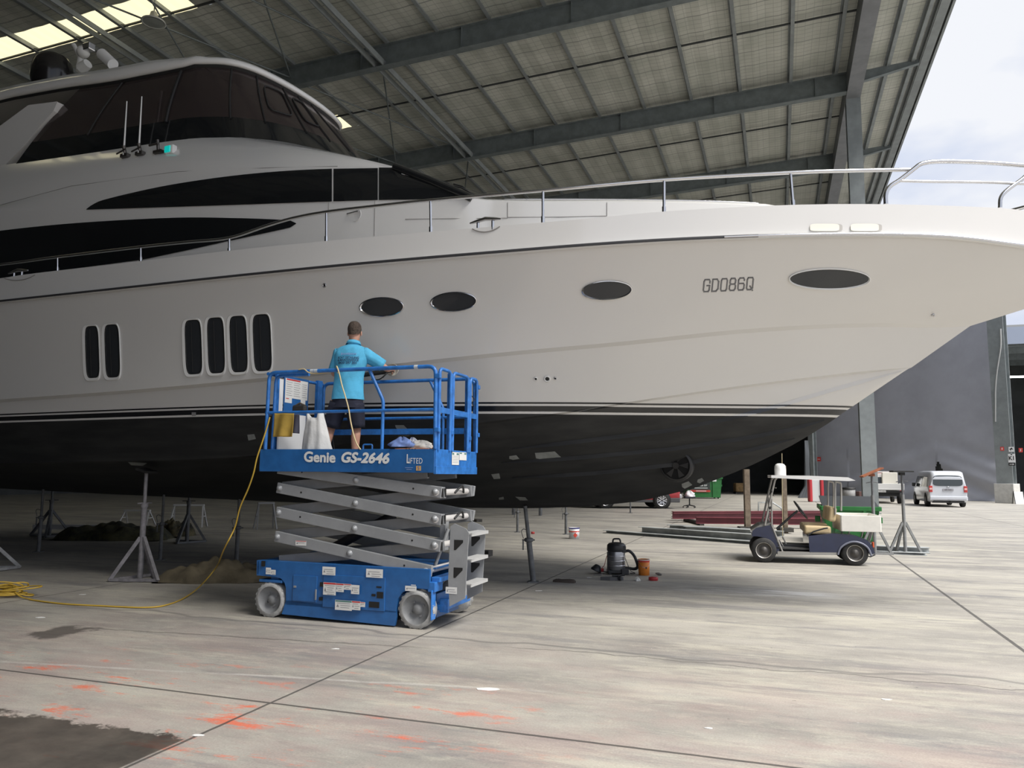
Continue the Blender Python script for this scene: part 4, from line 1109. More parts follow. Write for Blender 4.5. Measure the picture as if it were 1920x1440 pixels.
# mooring cleats in their cut-outs
def cleat(px, L):
    q = onb(px[0], px[1], br(.03)); mb = MB()
    for s_ in (-1, 1): mb.tube([q + Vector((s_ * .10, 0, -.02)), q + Vector((s_ * .10, 0, .09))], .02, 8)
    mb.tube([q + Vector((x * L, 0, .10 + .03 * (1 - abs(x) / 1.0) + (.0))) for x in (-1, -.6, 0, .6, 1)], .025, 8, rs=[.012, .022, .028, .022, .012]); mb.build('mooring_cleat', STEEL, yacht)
    mb = MB(); P = [(px[0] + u * 38 * L / .29, px[1] - 4 - 0.04 * u * 30 + 9 * (1 - u * u)) for u in [k / 8 - 1 for k in range(17)]]
    Q = [onh(x, y, .006) for x, y in P]; Q = [h[0] for h in Q if h]
    if len(Q) > 2: mb.tube(Q, .006, 5); mb.build('cleat_recess_lip', mat('seam_grey', (.28, .27, .26), .6), yacht)
cleat((910, 430), .21); cleat((33, 521), .25)
# whip aerials, horn and starboard light on the coaming
for bx, by, ty in ((237, 295, 190), (265, 291, 181)):
    q = ons(bx, by, .03); tz = onb(bx + 1, ty, lambda x_: -q.y); mb = MB(); mb.tube([q + Vector((0, -.03, 0)), tz], .012, 6, rs=[.018, .009])
    o = mb.build('whip_aerial', WHT2, yacht); mb = MB(); mb.box(q + Vector((0, 0, .0)), (.16, .08, .06)); mb.tube([q, q + Vector((.01, -.05, .16))], .03, 8); mb.tube([q + Vector((-.15, -.05, .04)), q + Vector((.05, -.05, .09))], .014, 6); mb.build('aerial_bracket', mat('bronze_dark', (.12, .11, .10), .35, .8), o)
q = ons(299, 288, .03); mb = MB(); mb.box(q, (.18, .07, .05)); mb.tube([q, q + Vector((0, -.03, .2))], .025, 8); mb.tube([q + Vector((-.16, -.05, .12)), q + Vector((.04, -.05, .12))], .02, 8); mb.build('folded_aerial_mount', mat('bronze_dark', (.12, .11, .10), .35, .8), yacht)
q = ons(322, 283.5, .02); mb = MB(); mb.box(q, (.18, .10, .15)); nb = mb.build('navigation_light', WHT2, yacht, bev=.02); MB().box(q + Vector((-.02, -.055, 0)), (.12, .03, .11)).build('green_lens', mat('teal_lens', (.02, .55, .50), .15, emis=((.0, .5, .45), .25)), nb, bev=.01)
# wipers folded over the raked windscreen
for i, (ax_, bx) in enumerate((((812, 336), (868, 362)), ((838, 347), (892, 367)), ((850, 345), (884, 364)))):
    a = onb(*ax_, bt(.1 + .15 * i)); b_ = onb(*bx, bt(.1 + .15 * i)); mb = MB(); mb.tube([a, a.lerp(b_, .5) + Vector((0, 0, .04)), b_], .012, 6); mb.build('windscreen_wiper', BLK, yacht)
# ================================================================== frames standing on the floor
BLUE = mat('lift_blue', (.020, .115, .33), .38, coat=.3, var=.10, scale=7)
BLUE2 = mat('rail_lit_end_blue', (.028, .165, .50), .4, coat=.2, var=.18, scale=12)
LGREY = mat('scissor_grey', (.30, .31, .32), .45, .15, var=.06, scale=5)
TYRE = mat('non_marking_tyre', (.36, .36, .355), .8, var=.15, scale=18)
DECAL = mat('decal_white', (.72, .72, .70), .5)
DTXT = mat('decal_print', (.25, .25, .26), .6); DRED = mat('decal_red', (.55, .04, .04), .5); DGRN = mat('decal_green', (.10, .22, .20), .5)
lf = PF(W(-5.40, 7.42), Q_)
lift = thing('scissor_lift', 'blue and grey scissor lift raised beside the yacht hull', 'scissor lift', M=lf.M)
Y0, Y1 = 0.02, 1.15
# chassis: side plates with wheel arches
def arch(cx, cz, r, a0, a1, n=8): return [(cx + r * math.cos(math.radians(a0 + (a1 - a0) * k / n)), cz + r * math.sin(math.radians(a0 + (a1 - a0) * k / n))) for k in range(n + 1)]
side = [(-.17, .61), (-.165, .445), (.0, .44)] + [(.09, .44), (.16, .425), (.205, .385), (.225, .33), (.232, .19)] + [(.232, .15), (1.585, .15)] + [(1.585, .20), (1.60, .29), (1.65, .36), (1.72, .395), (1.82, .41), (1.955, .41), (1.96, .605)]
ch = MB(); ch.prism([(x, Y0, z) for x, z in side], (0, .035, 0)); ch.prism([(x, Y1, z) for x, z in side], (0, -.035, 0))
ch.box((.9, (Y0 + Y1) / 2, .60), (2.13, Y1 - Y0 - .3, .015)); ch.box((-.15, (Y0 + Y1) / 2, .53), (.03, Y1 - Y0, .15)); ch.box((.9, (Y0 + Y1) / 2, .22), (1.3, Y1 - Y0 - .05, .16))
ch.box((.9, Y0 + .06, .605), (2.12, .10, .012)); ch.box((.9, Y1 - .06, .605), (2.12, .10, .012))
ch.box((1.9, (Y0 + Y1) / 2, .20), (.05, .6, .25)); ch.box((.0, .55, .30), (.30, .7, .05))
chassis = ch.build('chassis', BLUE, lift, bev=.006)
for yy, s_ in ((Y0, -1), (Y1, 1)):
    sk = MB(); sk.prism([(.235, yy, .195), (.185, yy + s_ * .0, .045), (1.57, yy, .015), (1.59, yy, .11), (1.585, yy, .165)], (0, -s_ * .03, 0)); sk.build('pothole_guard', BLUE, lift, bev=.005)
for nm, x0, x1, z0, z1, f in (('battery_door', *lf.at(549, 1076)[:1], *lf.at(594, 1076)[:1], .20, .475, 0), ('ground_control_panel', lf.at(605, 1100)[0], lf.at(721, 1100)[0], .155, .50, 1)):
    o = MB().box(((x0 + x1) / 2, Y0 - .006, (z0 + z1) / 2), (x1 - x0, .012, z1 - z0)).build(nm, BLUE, lift, bev=.004)
    if f: pan = o
    else: dr = o
mb = MB(); a = lf.at(592, 1115); mb.box((a[0], Y0 - .018, a[1]), (.012, .012, .11)); mb.box((a[0] - .27, Y0 - .015, a[1] + .07), (.03, .01, .02)); mb.build('door_latch', LGREY, dr)
mb = MB()
for px, py, w, h in ((603, 1096, .05, .045), (601, 1123, .045, .035), (712, 1116, .075, .065), (700, 1116, .045, .025), (701, 1134, .12, .06), (493, 1057, .05, .06), (710, 1101, .06, .015)):
    a = lf.at(px, py); mb.box((a[0], Y0 - .014, a[1]), (w, .006, h))
mb.build('socket_recess', BLK, pan)
# decals on the chassis, as separate stickers with their printed rules
def decal(px0, py0, px1, py1, par, yl=0.0, red=False, green=False, off=.016, notch=None, fr=lf):
    a = fr.at(px0, py0, yl); b_ = fr.at(px1, py1, yl); y = yl - off; mb = MB()
    x0, x1, z1, z0 = a[0], b_[0], a[1], b_[1]
    mb.add([(x0, y, z0), (x1, y, z0), (x1, y, z1), (x0, y, z1)], [(0, 1, 2, 3)])
    h = z1 - z0; w = x1 - x0; hm = min(.02, h * .18)
    if red or green: mb.add([(x0 + .004, y - .001, z1 - hm), (x1 - .004, y - .001, z1 - hm), (x1 - .004, y - .001, z1 - .003), (x0 + .004, y - .001, z1 - .003)], [(0, 1, 2, 3)], m=2 if red else 3)
    n = max(1, int((h - hm) / .022))
    for i in range(n):
        z = z1 - hm - .014 - i * .022
        if z - .004 < z0: break
        xa = x0 + w * (.32 if i % 3 else .12); xb = x1 - w * random.uniform(.08, .3)
        mb.add([(xa, y - .001, z - .0025), (xb, y - .001, z - .0025), (xb, y - .001, z + .0025), (xa, y - .001, z + .0025)], [(0, 1, 2, 3)], m=1)
    if h > .05: mb.add([(x0 + w * .08, y - .001, z0 + h * .3), (x0 + w * .24, y - .001, z0 + h * .3), (x0 + w * .16, y - .001, z0 + h * .6)], [(0, 1, 2)], m=1)
    return mb.build('decal', [DECAL, DTXT, DRED, DGRN], par)
for d in ((499, 1064, 508, 1077), (508, 1068, 517, 1078), (605, 1062, 629, 1079), (687, 1066, 718, 1084), (760, 1098, 781, 1109), (771, 1096, 780, 1098)):
    decal(*d, lift, 0, off=.003)
for d, r, g in (((608, 1091, 631, 1116), True, False), ((631, 1093, 646, 1110), True, False), ((646, 1094, 660, 1106), True, False), ((660, 1096, 675, 1114), False, False), ((630, 1124, 661, 1145), False, True), ((661, 1126, 677, 1144), True, False), ((677, 1128, 686, 1138), True, False)):
    decal(*d, pan, 0, red=r, green=g)
# wheels
def wheel(x, z, yc, r, w, outer):
    o = MB(); c = Vector((x, yc, z)); ax = Vector((0, outer, 0))
    o.lathe([(r * .78, w / 2), (r * .97, w / 2), (r, w / 2 - .02), (r, -w / 2 + .02), (r * .95, -w / 2), (.02, -w / 2)], c, ax, 36)
    for k in range(20):
        a = 2 * PI * k / 20; d = Vector((math.cos(a), 0, math.sin(a))); o.box(c + d * r + Vector((0, outer * w * .34, 0)), (.025, w * .3, .005), R=Matrix.Rotation(-a + PI / 2, 3, 'Y'))
    wo_ = o.build('wheel', TYRE, lift)
    hb_ = MB(); hb_.lathe([(r * .78, w / 2), (r * .74, w / 2 - .015), (r * .62, w / 2 - .045), (r * .5, w / 2 - .05), (r * .30, w / 2 - .06), (r * .2, w / 2 - .02), (.001, w / 2 - .02)], c, ax, 32)
    for k in range(4):
        a = .5 + PI / 2 * k; d = Vector((math.cos(a), 0, math.sin(a))); hb_.cyl(c + d * r * .4 + ax * (w / 2 - .055), c + d * r * .4 + ax * (w / 2 - .04), .012, 8)
    hb_.build('rim', mat('rim_grey', (.20, .205, .21), .6, var=.1, scale=10), wo_)
for x, z in ((.018, .187), (1.807, .195)):
    wheel(x, z, .085, z, .13, -1); wheel(x, z, 1.085, z, .13, 1)
mb = MB(); mb.box((.02, .10, .39), (.30, .16, .03)); mb.box((.04, .12, .42), (.10, .10, .07)); mb.box((.02, 1.05, .39), (.30, .16, .03)); mb.build('steering_yoke', BLUE, lift, bev=.005)
# scissor stack
Lz = [1.635, 1.42, 1.15, .88, .60]; Rz = [1.60, 1.395, 1.115, .845, .585]
XL, XR = .03, 2.06
ys = ((.05, .13), (.95, 1.03)); AH = .118
for k in range(4):
    for yo, s_ in ((.07, 0), (.98, 1)):
        mb = MB(); a = Vector((XL, yo, Lz[k])); b_ = Vector((XR - (.10 if k == 3 else 0), yo, Rz[k + 1]))
        mb.beam(a, b_, .045, AH); arm = mb.build('scissor_arm', LGREY, lift, bev=.006)
        if s_ == 0:
            d = (b_ - a)
            for f in ((.5,) if k == 0 else (.5, .02)):
                c = a + d * f; MB().lathe([(.034, 0), (.034, .012), (.022, .014), (.022, .03), (.001, .03)], c + Vector((0, -.022, 0)), (0, -1, 0), 14).build('pivot_pin', LGREY, lift)
            if k < 3: c = a + d * .965; MB().lathe([(.034, 0), (.034, .012), (.022, .014), (.022, .03), (.001, .03)], c + Vector((0, -.022, 0)), (0, -1, 0), 14).build('pivot_pin', LGREY, lift)
            hs = MB()
            if k < 3: c = b_; hs.box(c + Vector((.004, 0, 0)), (.01, .030, AH - .03))
            for f in (.16, .84): hs.cyl(a + d * f + Vector((0, -.0235, .0)), a + d * f + Vector((0, -.0245, 0)), .011, 10)
            hs.build('bore', BLK, arm)
            if k == 3: decal(557, 1013, 577, 1023, arm, .07, off=.028, red=True)
    for yo in (.14, .90):
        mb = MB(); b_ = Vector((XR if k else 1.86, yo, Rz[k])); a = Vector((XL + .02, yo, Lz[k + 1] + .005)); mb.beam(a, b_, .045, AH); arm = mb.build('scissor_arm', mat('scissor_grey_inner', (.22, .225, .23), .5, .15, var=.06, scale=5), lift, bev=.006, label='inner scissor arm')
        if k < 3 and yo < .5: MB().box(b_ + Vector((.004, 0, 0)), (.01, .03, AH - .03)).build('bore', BLK, arm)
for k in range(1, 5):
    MB().tube([(XR - .06 - (.1 if k == 4 else 0), .04, Rz[k] + .0), (XR - .06 - (.1 if k == 4 else 0), 1.02, Rz[k])], .034, 14).build('cross_tube', mat('tube_pale', (.62, .60, .58), .45, .2), lift)
for k in range(1, 4): MB().tube([(XL + .04, .1, Lz[k]), (XL + .04, 1.0, Lz[k])], .03, 10).build('cross_tube', LGREY, lift)
for k in range(4):
    zc = (Lz[k] + Rz[k + 1]) / 2; MB().tube([(1.03, .06, zc), (1.03, 1.0, zc)], .028, 10).build('cross_tube', LGREY, lift)
MB().tube([(.35, .55, .66), (1.25, .55, 1.12)], .05, 14, rs=[.055, .055]).build('hydraulic_ram', mat('ram_dark', (.05, .05, .055), .4, .5), lift)
for k in range(1, 4):
    cbl = []
    for i in range(10): a = PI * i / 9; cbl.append((XR - .02 + .03 * math.sin(a), .45 + .25 * i / 9, Rz[k] + .07 * math.sin(a) - .01))
    MB().tube(cbl, .012, 6).build('cable_loop', BLK, lift)
MB().tube([(1.87, .35, .62), (2.0, .38, 1.0)], .02, 8).build('safety_arm', LGREY, lift)
MB().box((1.85, .62, .92), (.06, .10, .34)).build('arm_bracket', LGREY, lift)
mb = MB(); mb.box((1.98, .12, .43), (.08, .2, .10)); mb.box((2.0, .5, .50), (.10, .85, .05)); mb.box((2.0, .55, .20), (.12, .7, .06)); mb.box((1.99, .05, .25), (.015, .10, .30)); mb.box((2.04, .22, .22), (.10, .03, .14)); mb.build('end_bracket', BLUE2, lift, bev=.006)
# entry ladder
lad = MB()
def plate(y): lad.prism([(2.16, y, .24), (2.33, y, .33), (2.36, y, .99), (2.33, y, 1.03), (2.20, y, 1.08), (2.155, y, 1.05), (2.14, y, .5)], (0, .012, 0))
plate(.08); plate(.56)
lad.build('ladder_side', LGREY, lift)
for z in (.47, .72, .98):
    mb = MB(); mb.box((2.33, .325, z), (.13, .48, .012)); mb.box((2.39, .325, z - .012), (.01, .48, .03)); mb.build('ladder_step', mat('step_pale', (.55, .55, .54), .5, .3), lift)
for y in (.078, .558):
    for z in (.86, .58): MB().add([(2.20, y, z - .05), (2.22, y, z - .05), (2.30, y, z + .03), (2.30, y, z + .055), (2.20, y, z + .055)], [(0, 1, 2, 3, 4)]).build('hand_hole', BLK, lift)
decal(836, 1100, 857, 1114, lift, .08, off=.004)
# platform
PX0, PX1 = -.17, 2.0
pl = MB(); pl.box(((PX0 + PX1) / 2, .57, 1.63), (PX1 - PX0, 1.14, .06)); deckz = 1.66
pl.build('platform_deck', mat('deck_grey', (.10, .11, .12), .7), lift)
for nm, c, s_ in (('toe_board', ((PX0 + PX1) / 2, 0, 1.725), (PX1 - PX0, .025, .25)), ('toe_board', ((PX0 + PX1) / 2, 1.14, 1.725), (PX1 - PX0, .025, .25)), ('toe_board', (PX0, .57, 1.725), (.025, 1.14, .25))):
    o = MB().box(c, s_).build(nm, BLUE, lift, bev=.005)
    if c[1] == 0: near_toe = o
o = MB().box((PX1, .57, 1.755), (.03, 1.15, .19)).box((PX1 + .006, .57, 1.63), (.035, 1.16, .085)).build('toe_board', BLUE2, lift, bev=.005)  # brighter blue than the side boards: light from the right put into colour
mb = MB()
def endquad(y0, y1, z0, z1, m=0, off=.02): mb.add([(PX1 + off, y0, z0), (PX1 + off, y1, z0), (PX1 + off, y1, z1), (PX1 + off, y0, z1)], [(0, 1, 2, 3)], m=m)
endquad(.40, .60, 1.69, 1.83); endquad(.61, .82, 1.745, 1.835); endquad(.41, .46, 1.80, 1.82, 3, .021); endquad(.53, .59, 1.80, 1.82, 3, .021); endquad(.62, .68, 1.815, 1.83, 3, .021); endquad(.75, .81, 1.81, 1.828, 3, .021)
for i in range(5): endquad(.42, .58, 1.785 - i * .018, 1.788 - i * .018, 1, .021)
mb.build('decal', [DECAL, DTXT, DRED, DGRN], lift)
# lettering on the toe board
LET = mat('lettering_white', (.70, .71, .70), .5)
mb = MB()
a = lf.at(573, 858); b_ = lf.at(629, 858); add_text(mb, 'Genie', .155, ((a[0] + b_[0]) / 2, -.018, a[1] + .0), (1, 0, -.02), (0, 0, 1), fat=.006, sx=1.08)
mb.build('lettering', LET, near_toe); mb = MB()
a = lf.at(639, 859); b_ = lf.at(731, 860); add_text(mb, 'GS-2646', .150, ((a[0] + b_[0]) / 2, -.018, a[1] - .002), (1, 0, -.02), (0, 0, 1), fat=.007, shear=.22, sx=1.12); mb.build('lettering', LET, near_toe); mb = MB()
a = lf.at(765, 862); b_ = lf.at(790, 862)
add_text(mb, 'L', .135, (a[0] + .01, -.018, a[1] + .005), (1, 0, 0), (0, 0, 1), fat=.002, sx=.62); add_text(mb, 'IFTED', .085, ((a[0] + b_[0]) / 2 + .02, -.018, a[1] - .015), (1, 0, 0), (0, 0, 1), sx=.72, space=1.05)
mb.build('lettering', LET, near_toe)
mb = MB(); a = lf.at(786, 878); mb.box((a[0], -.016, a[1]), (.055, .003, .05)); add_text(mb, 'S', .05, (a[0], -.0185, a[1]), (1, 0, 0), (0, 0, 1), m=1)
for i, zz in enumerate((.0, .018)): 
    b_ = lf.at(768, 877); mb.box((b_[0], -.0145, b_[1] - zz), (.09 - .03 * i, .002, .005), m=2)
mb.build('orange_sticker', [mat('sticker_orange', (.55, .33, .12), .5), mat('sticker_blue', (.03, .12, .4), .5), mat('print_lightblue', (.25, .35, .6), .5)], near_toe)
# guard rails
RT = 2.725; MR = 2.265; R_ = .019
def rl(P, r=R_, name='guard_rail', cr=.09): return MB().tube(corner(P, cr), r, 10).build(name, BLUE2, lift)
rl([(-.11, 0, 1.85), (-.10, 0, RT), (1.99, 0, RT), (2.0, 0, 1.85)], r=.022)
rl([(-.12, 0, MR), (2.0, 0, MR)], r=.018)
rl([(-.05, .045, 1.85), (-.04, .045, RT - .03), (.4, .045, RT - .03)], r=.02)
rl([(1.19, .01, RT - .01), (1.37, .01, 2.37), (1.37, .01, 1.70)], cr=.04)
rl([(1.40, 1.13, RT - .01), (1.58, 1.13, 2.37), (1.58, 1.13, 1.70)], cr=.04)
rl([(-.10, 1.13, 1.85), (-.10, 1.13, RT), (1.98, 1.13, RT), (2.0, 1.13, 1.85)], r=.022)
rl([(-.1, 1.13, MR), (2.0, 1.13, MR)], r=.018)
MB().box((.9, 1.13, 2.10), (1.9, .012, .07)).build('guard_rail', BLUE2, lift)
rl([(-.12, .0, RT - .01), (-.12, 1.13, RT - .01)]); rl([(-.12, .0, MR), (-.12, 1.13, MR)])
MB().box((-.10, 1.02, 2.30), (.05, .10, .9)).build('rail_post', BLUE2, lift, bev=.006)
MB().box((-.06, .10, 2.30), (.035, .05, .9)).build('rail_post', BLUE2, lift, bev=.006)
for y0, y1 in ((.035, .33), (.40, .84), (.90, 1.115)):
    rl([(2.02, y0, 1.84), (2.02, y0, RT - .02), (2.02, y1, RT - .02), (2.02, y1, 1.84)], cr=.07)
    MB().box((2.02, (y0 + y1) / 2, MR), (.014, y1 - y0, .06)).build('gate_bar' if y0 == .4 else 'guard_rail', BLUE2, lift)
for y in (.36, .87): MB().box((2.0, y, 2.27), (.05, .045, .84)).build('gate_post', BLUE2, lift, bev=.005)
for y, z in ((.0, 2.62), (1.13, 2.62), (.0, 2.05), (.36, 2.04), (.87, 2.0), (1.13, 2.05)): MB().box((2.02, y, z), (.06, .05, .05)).build('rail_clamp', BLUE2, lift, bev=.006)
mb = MB(); mb.tube([(2.02, .95, 2.5), (2.04, 1.0, 2.46), (2.03, .93, 2.42), (2.02, 1.02, 2.38)], .006, 5); mb.build('lock_pin_wire', BLK, lift)
mb = MB(); mb.tube(corner([(1.13, .03, 1.67), (1.13, .03, 1.90), (1.24, .03, 1.90), (1.24, .03, 1.67)], .02), .010, 6); mb.build('deck_loop', BLUE2, lift)
# pale paint wear on the top rail
mb = MB()
for x in (.45, .50, 1.74): mb.tube([(x, 0, RT), (x + .045, 0, RT)], .0228, 10)
mb.build('worn_paint', mat('bare_paint', (.5, .55, .6), .6), lift)
# instruction board at the left end, with its notice sheets
bd = MB().box((-.085, .515, 2.36), (.012, .50, .74)).build('instruction_board', BLUE, lift, bev=.004)
mb = MB(); 
def bq(y0, y1, z0, z1, m=0, off=.008): mb.add([(-.085 + off, y0, z0), (-.085 + off, y1, z0), (-.085 + off, y1, z1), (-.085 + off, y0, z1)], [(0, 1, 2, 3)], m=m)
bq(.28, .74, 2.47, 2.70); bq(.28, .42, 2.41, 2.47); bq(.60, .70, 2.37, 2.47); bq(.30, .58, 2.68, 2.697, 2, .009); bq(.3, .36, 2.455, 2.465, 2, .009)
for i in range(7):
    for (a, b_) in ((.30, .42), (.45, .58), (.62, .72)): bq(a, b_ - .02 * (i % 2), 2.655 - i * .026, 2.660 - i * .026, 1, .009)
mb.build('notice_sheet', [DECAL, DTXT, DRED], bd)
FR = mat('pallid_board', (.74, .75, .76), .55)
mb = MB().box((-.05, .13, 2.45), (.012, .13, .44)); tag(mb.build('white_sheet', FR, None), 'upper white plastic sheet standing behind left end rails of the blue lift', 'board').matrix_world = lf.M
mb = MB().box((.0, .33, 2.06), (.02, .52, .42)); tag(mb.build('white_board', FR, None), 'lower white board on the lift deck behind the mustard cloth', 'board').matrix_world = lf.M
# control box with its cable
cbx = thing('platform_controller', 'black platform control box hung on the far rail left of the man', 'controller', M=lf.M @ Matrix.Translation((.22, 1.08, 2.5)))
MB().box((0, 0, 0), (.26, .12, .18)).build('housing', BLK, cbx, bev=.02); mb = MB(); mb.tube([(.02, 0, .08), (.0, -.02, .2)], .018, 8); mb.ball((.0, -.02, .21), .03, 8); mb.build('joystick', BLK, cbx)
mb = MB(); mb.tube(corner([(-.10, -.04, .08), (-.10, -.04, .17), (.12, -.04, .17), (.12, -.04, .08)], .02), .01, 6); mb.build('handle_guard', BLK, cbx)
MB().tube(catmull([(-.12, 0, -.06), (-.16, 0, -.3), (-.12, 0, -.55), (-.05, .0, -.80)], 5), .008, 6).build('control_cable', BLK, cbx)

# ------------------------------------------------------------------ things carried on the lift
def cloth_sheet(P, name, m, thick=.006, folds=.02, nf=3, seed=0, nx=24, nz=16):
    "quad tl, tr, br, bl with vertical folds"
    tl, tr, br, bl = [Vector(p) for p in P]; rnd = random.Random(seed); ph = rnd.random() * 6
    n = (tr - tl).cross(bl - tl).normalized(); rows = []
    for i in range(nz + 1):
        v = i / nz; r = []
        for j in range(nx + 1):
            u = j / nx; p = tl.lerp(tr, u).lerp(bl.lerp(br, u), v)
            r.append(p + n * (folds * (.3 + v) * math.sin(nf * 2 * PI * u + ph + 1.2 * v) + folds * .5 * math.sin(nf * 4.7 * u + 3 * v)))
        rows.append(r)
    mb = MB(); mb.grid(rows); return mb
mc = cloth_sheet([lf.p(515, 775, -.03), lf.p(551, 775, -.03), lf.p(549, 819, -.03), lf.p(511, 819, -.03)], 'c', None, folds=.012, nf=1.5, seed=2)
o = mc.build('mustard_cloth', mat('mustard_suede', (.36, .24, .045), .9, var=.15, scale=8), None, solid=.006); o.matrix_world = lf.M; tag(o, 'mustard yellow cloth draped over the lift middle rail', 'cloth')
rg = MB(); A = lf.p(551, 777, -.02); B_ = lf.p(562, 777, -.02); C_ = lf.p(561, 813, -.02); D = lf.p(549, 812, -.02)
o = cloth_sheet([A, B_, C_, D], 'c', None, folds=.006, nf=1, seed=4).build('dark_rag', mat('charcoal_rag', (.06, .06, .085), .9), None, solid=.01); o.matrix_world = lf.M; tag(o, 'narrow dark rag hanging between the mustard cloth and white bag', 'rag')
# white bag: open mouth hooked on the rail, belly resting on the deck
rows = []
for i in range(13):
    v = i / 12; z = 2.25 - .50 * v; cx = .40 + .07 * v; hw = .10 + .105 * v; dp = .05 + .07 * v; r = []
    for k in range(28):
        a = 2 * PI * k / 28; x = cx + hw * math.cos(a) * (1 + .05 * math.sin(5 * a + 4 * v)); y = .19 + dp * math.sin(a) * (1 + .16 * math.sin(7 * a + 3 * v)); zz = z
        if i == 0: zz += .045 * math.cos(2 * a) - .03 * math.sin(a) - (.10 if abs(math.cos(a)) < .5 else 0)
        r.append(Vector((x, y, zz)))
    rows.append(r)
o = MB().grid(rows, closed=True).add(rows[-1], [tuple(range(28))]).build('white_bag', mat('white_bag', (.68, .68, .66), .6, bump=.5, scale=9), None, solid=.004); o.matrix_world = lf.M; tag(o, 'crumpled white bag hanging inside the lift rails', 'bag')
blk = thing('sanding_block_case', 'black tool resting on the lift middle rail under the notices', 'tool', M=lf.M @ Matrix.Translation(lf.p(562, 766, .03)))
MB().box((0, 0, 0), (.17, .06, .08)).build('body', mat('tool_black', (.03, .028, .025), .6), blk, bev=.02); MB().tube([(-.06, 0, .03), (0, 0, .06), (.07, 0, .03)], .012, 6).build('grip', mat('tool_brown', (.10, .08, .06), .6), blk)
tray = thing('orange_board', 'thin orange board lying on lift toe board under the rags', 'board', M=lf.M @ Matrix.Translation(lf.p(780, 843, .10)))
mb = MB(); mb.box((0, 0, 0), (.40, .22, .02)); mb.build('panel', mat('orange_ply', (.42, .16, .06), .6, var=.15), tray, bev=.004)
mb = MB()
for i in range(4): mb.box((-.06 + .035 * i, -.111, 0), (.02, .002, .012))
mb.build('printed_marks', BLK, tray)
def crumple(c, s_, name, m, seed, lab, cat, n=14, M=lf.M):
    rnd = random.Random(seed); ph = [rnd.random() * 6 for _ in range(6)]; rows = []
    for i in range(n + 1):
        a = PI / 2 * i / n; r = []
        for k in range(28):
            t = 2 * PI * k / 28; w = 1 + .18 * math.sin(3 * t + ph[0] + 4 * a) + .12 * math.sin(7 * t + ph[1] - 5 * a) + .06 * math.sin(13 * t + ph[2] + 9 * a)
            r.append(Vector((s_[0] * math.cos(a) * math.cos(t) * w, s_[1] * math.cos(a) * math.sin(t) * w, s_[2] * math.sin(a) * (1 + .25 * math.sin(4 * t + ph[3])) * (1 if i < n else .9))))
        rows.append(r)
    mb = MB().grid(rows, closed=True); mb.add(rows[0], [tuple(range(27, -1, -1))])
    o = mb.build(name, m, None); o.matrix_world = M @ Matrix.Translation(c); tag(o, lab, cat); return o
c = lf.p(754, 838, .06); crumple(c, (.14, .08, .09), 'blue_towel', mat('towel_blue', (.16, .24, .50), .95, var=.2, scale=14), 3, 'crumpled blue towel on the lift near its right end', 'towel')
c = lf.p(789, 841, .10); crumple(c, (.13, .08, .075), 'white_rag', mat('rag_white', (.62, .60, .56), .95, var=.1, scale=14), 5, 'crumpled white rag heaped on the orange board', 'rag')
c = lf.p(773, 837, .12); crumple(c, (.06, .05, .08), 'striped_rag', mat('rag_navy', (.10, .12, .28), .95, col2=(.6, .6, .6), scale=22), 9, 'small navy and white rag between the blue towel and white rag', 'rag')
# cords
YEL = mat('yellow_cord', (.55, .36, .05), .5); CRM = mat('cream_cord', (.62, .50, .28), .5)
P = [lf.p(x, y, yl) for x, y, yl in ((634, 690, -.02), (636, 700, -.03), (641, 722, -.03), (648, 745, -.03), (654, 768, -.03), (657, 788, -.03), (663, 815, -.03), (669, 832, -.02), (676, 843, -.015))]
P = [P[0] + Vector((-.03, .05, -.05)), P[0] + Vector((-.02, .0, .02))] + P[1:]
o = MB().tube(catmull(P, 5), .008, 8).build('cream_cord', CRM, None); o.matrix_world = lf.M; tag(o, 'cream cord running down behind the man from the top rail', 'cord')
P = [lf.p(x, y, yl) for x, y, yl in ((560, 693, -.025), (570, 692, -.025), (580, 699, -.02), (600, 700, .02), (632, 695, .02))]
o = MB().tube(catmull(P, 5), .007, 6).build('slack_cord', CRM, None); o.matrix_world = lf.M; tag(o, 'slack cream cord looped over the lift top rail left of the man', 'cord')
wpts = [(506, 782, 'l'), (501, 800, 'l'), (494, 822, 'l'), (482, 858, 'l'), (476, 885, 'l'), (466, 915, 'l'), (450, 952, 'l'), (440, 990, 'l'), (420, 1030, 'l')]
P = []
for x, y, _ in wpts:
    f = (y - 782) / (1132 - 782); yl = -.02 - .15 * f + .7 * f * f; P.append(lf.M @ lf.p(x, y, yl))
for x, y in ((397, 1070), (373, 1101), (340, 1124), (305, 1136), (270, 1139), (230, 1138), (190, 1136), (130, 1133), (90, 1129), (55, 1124)): 
    g = atz(x, y, .012)
    if x > 380: g = P[-1].lerp(g, .55); g.z = max(.012, .25)
    if x == 373: g = atz(x, y, .06)
    P.append(g)
o = MB().tube(catmull(P, 6), .009, 8).build('extension_cord', YEL, None); tag(o, 'yellow extension cord trailing from the lift rail across the floor', 'cord')
pile = MB(); rnd = random.Random(11); c0 = atz(18, 1118)
for i in range(9):
    lp_ = []; rx, ry = rnd.uniform(.18, .36), rnd.uniform(.08, .16); ox, oy = rnd.uniform(-.12, .10), rnd.uniform(-.06, .06); tl = rnd.uniform(0, .10); ph = rnd.random() * 6
    for k in range(24):
        a = 2 * PI * k / 24; lp_.append(c0 + Vector((ox - .05 + rx * math.cos(a), oy + ry * math.sin(a), .015 + .012 * i + max(0, tl * math.sin(a + ph)))))
    pile.tube(lp_, .009, 6, closed=True)
pile.tube(catmull([c0 + Vector((.05, 0, .08)), atz(25, 1100, .12), atz(30, 1112, .06), atz(42, 1120, .02), atz(60, 1124, .012)], 5), .009, 6)
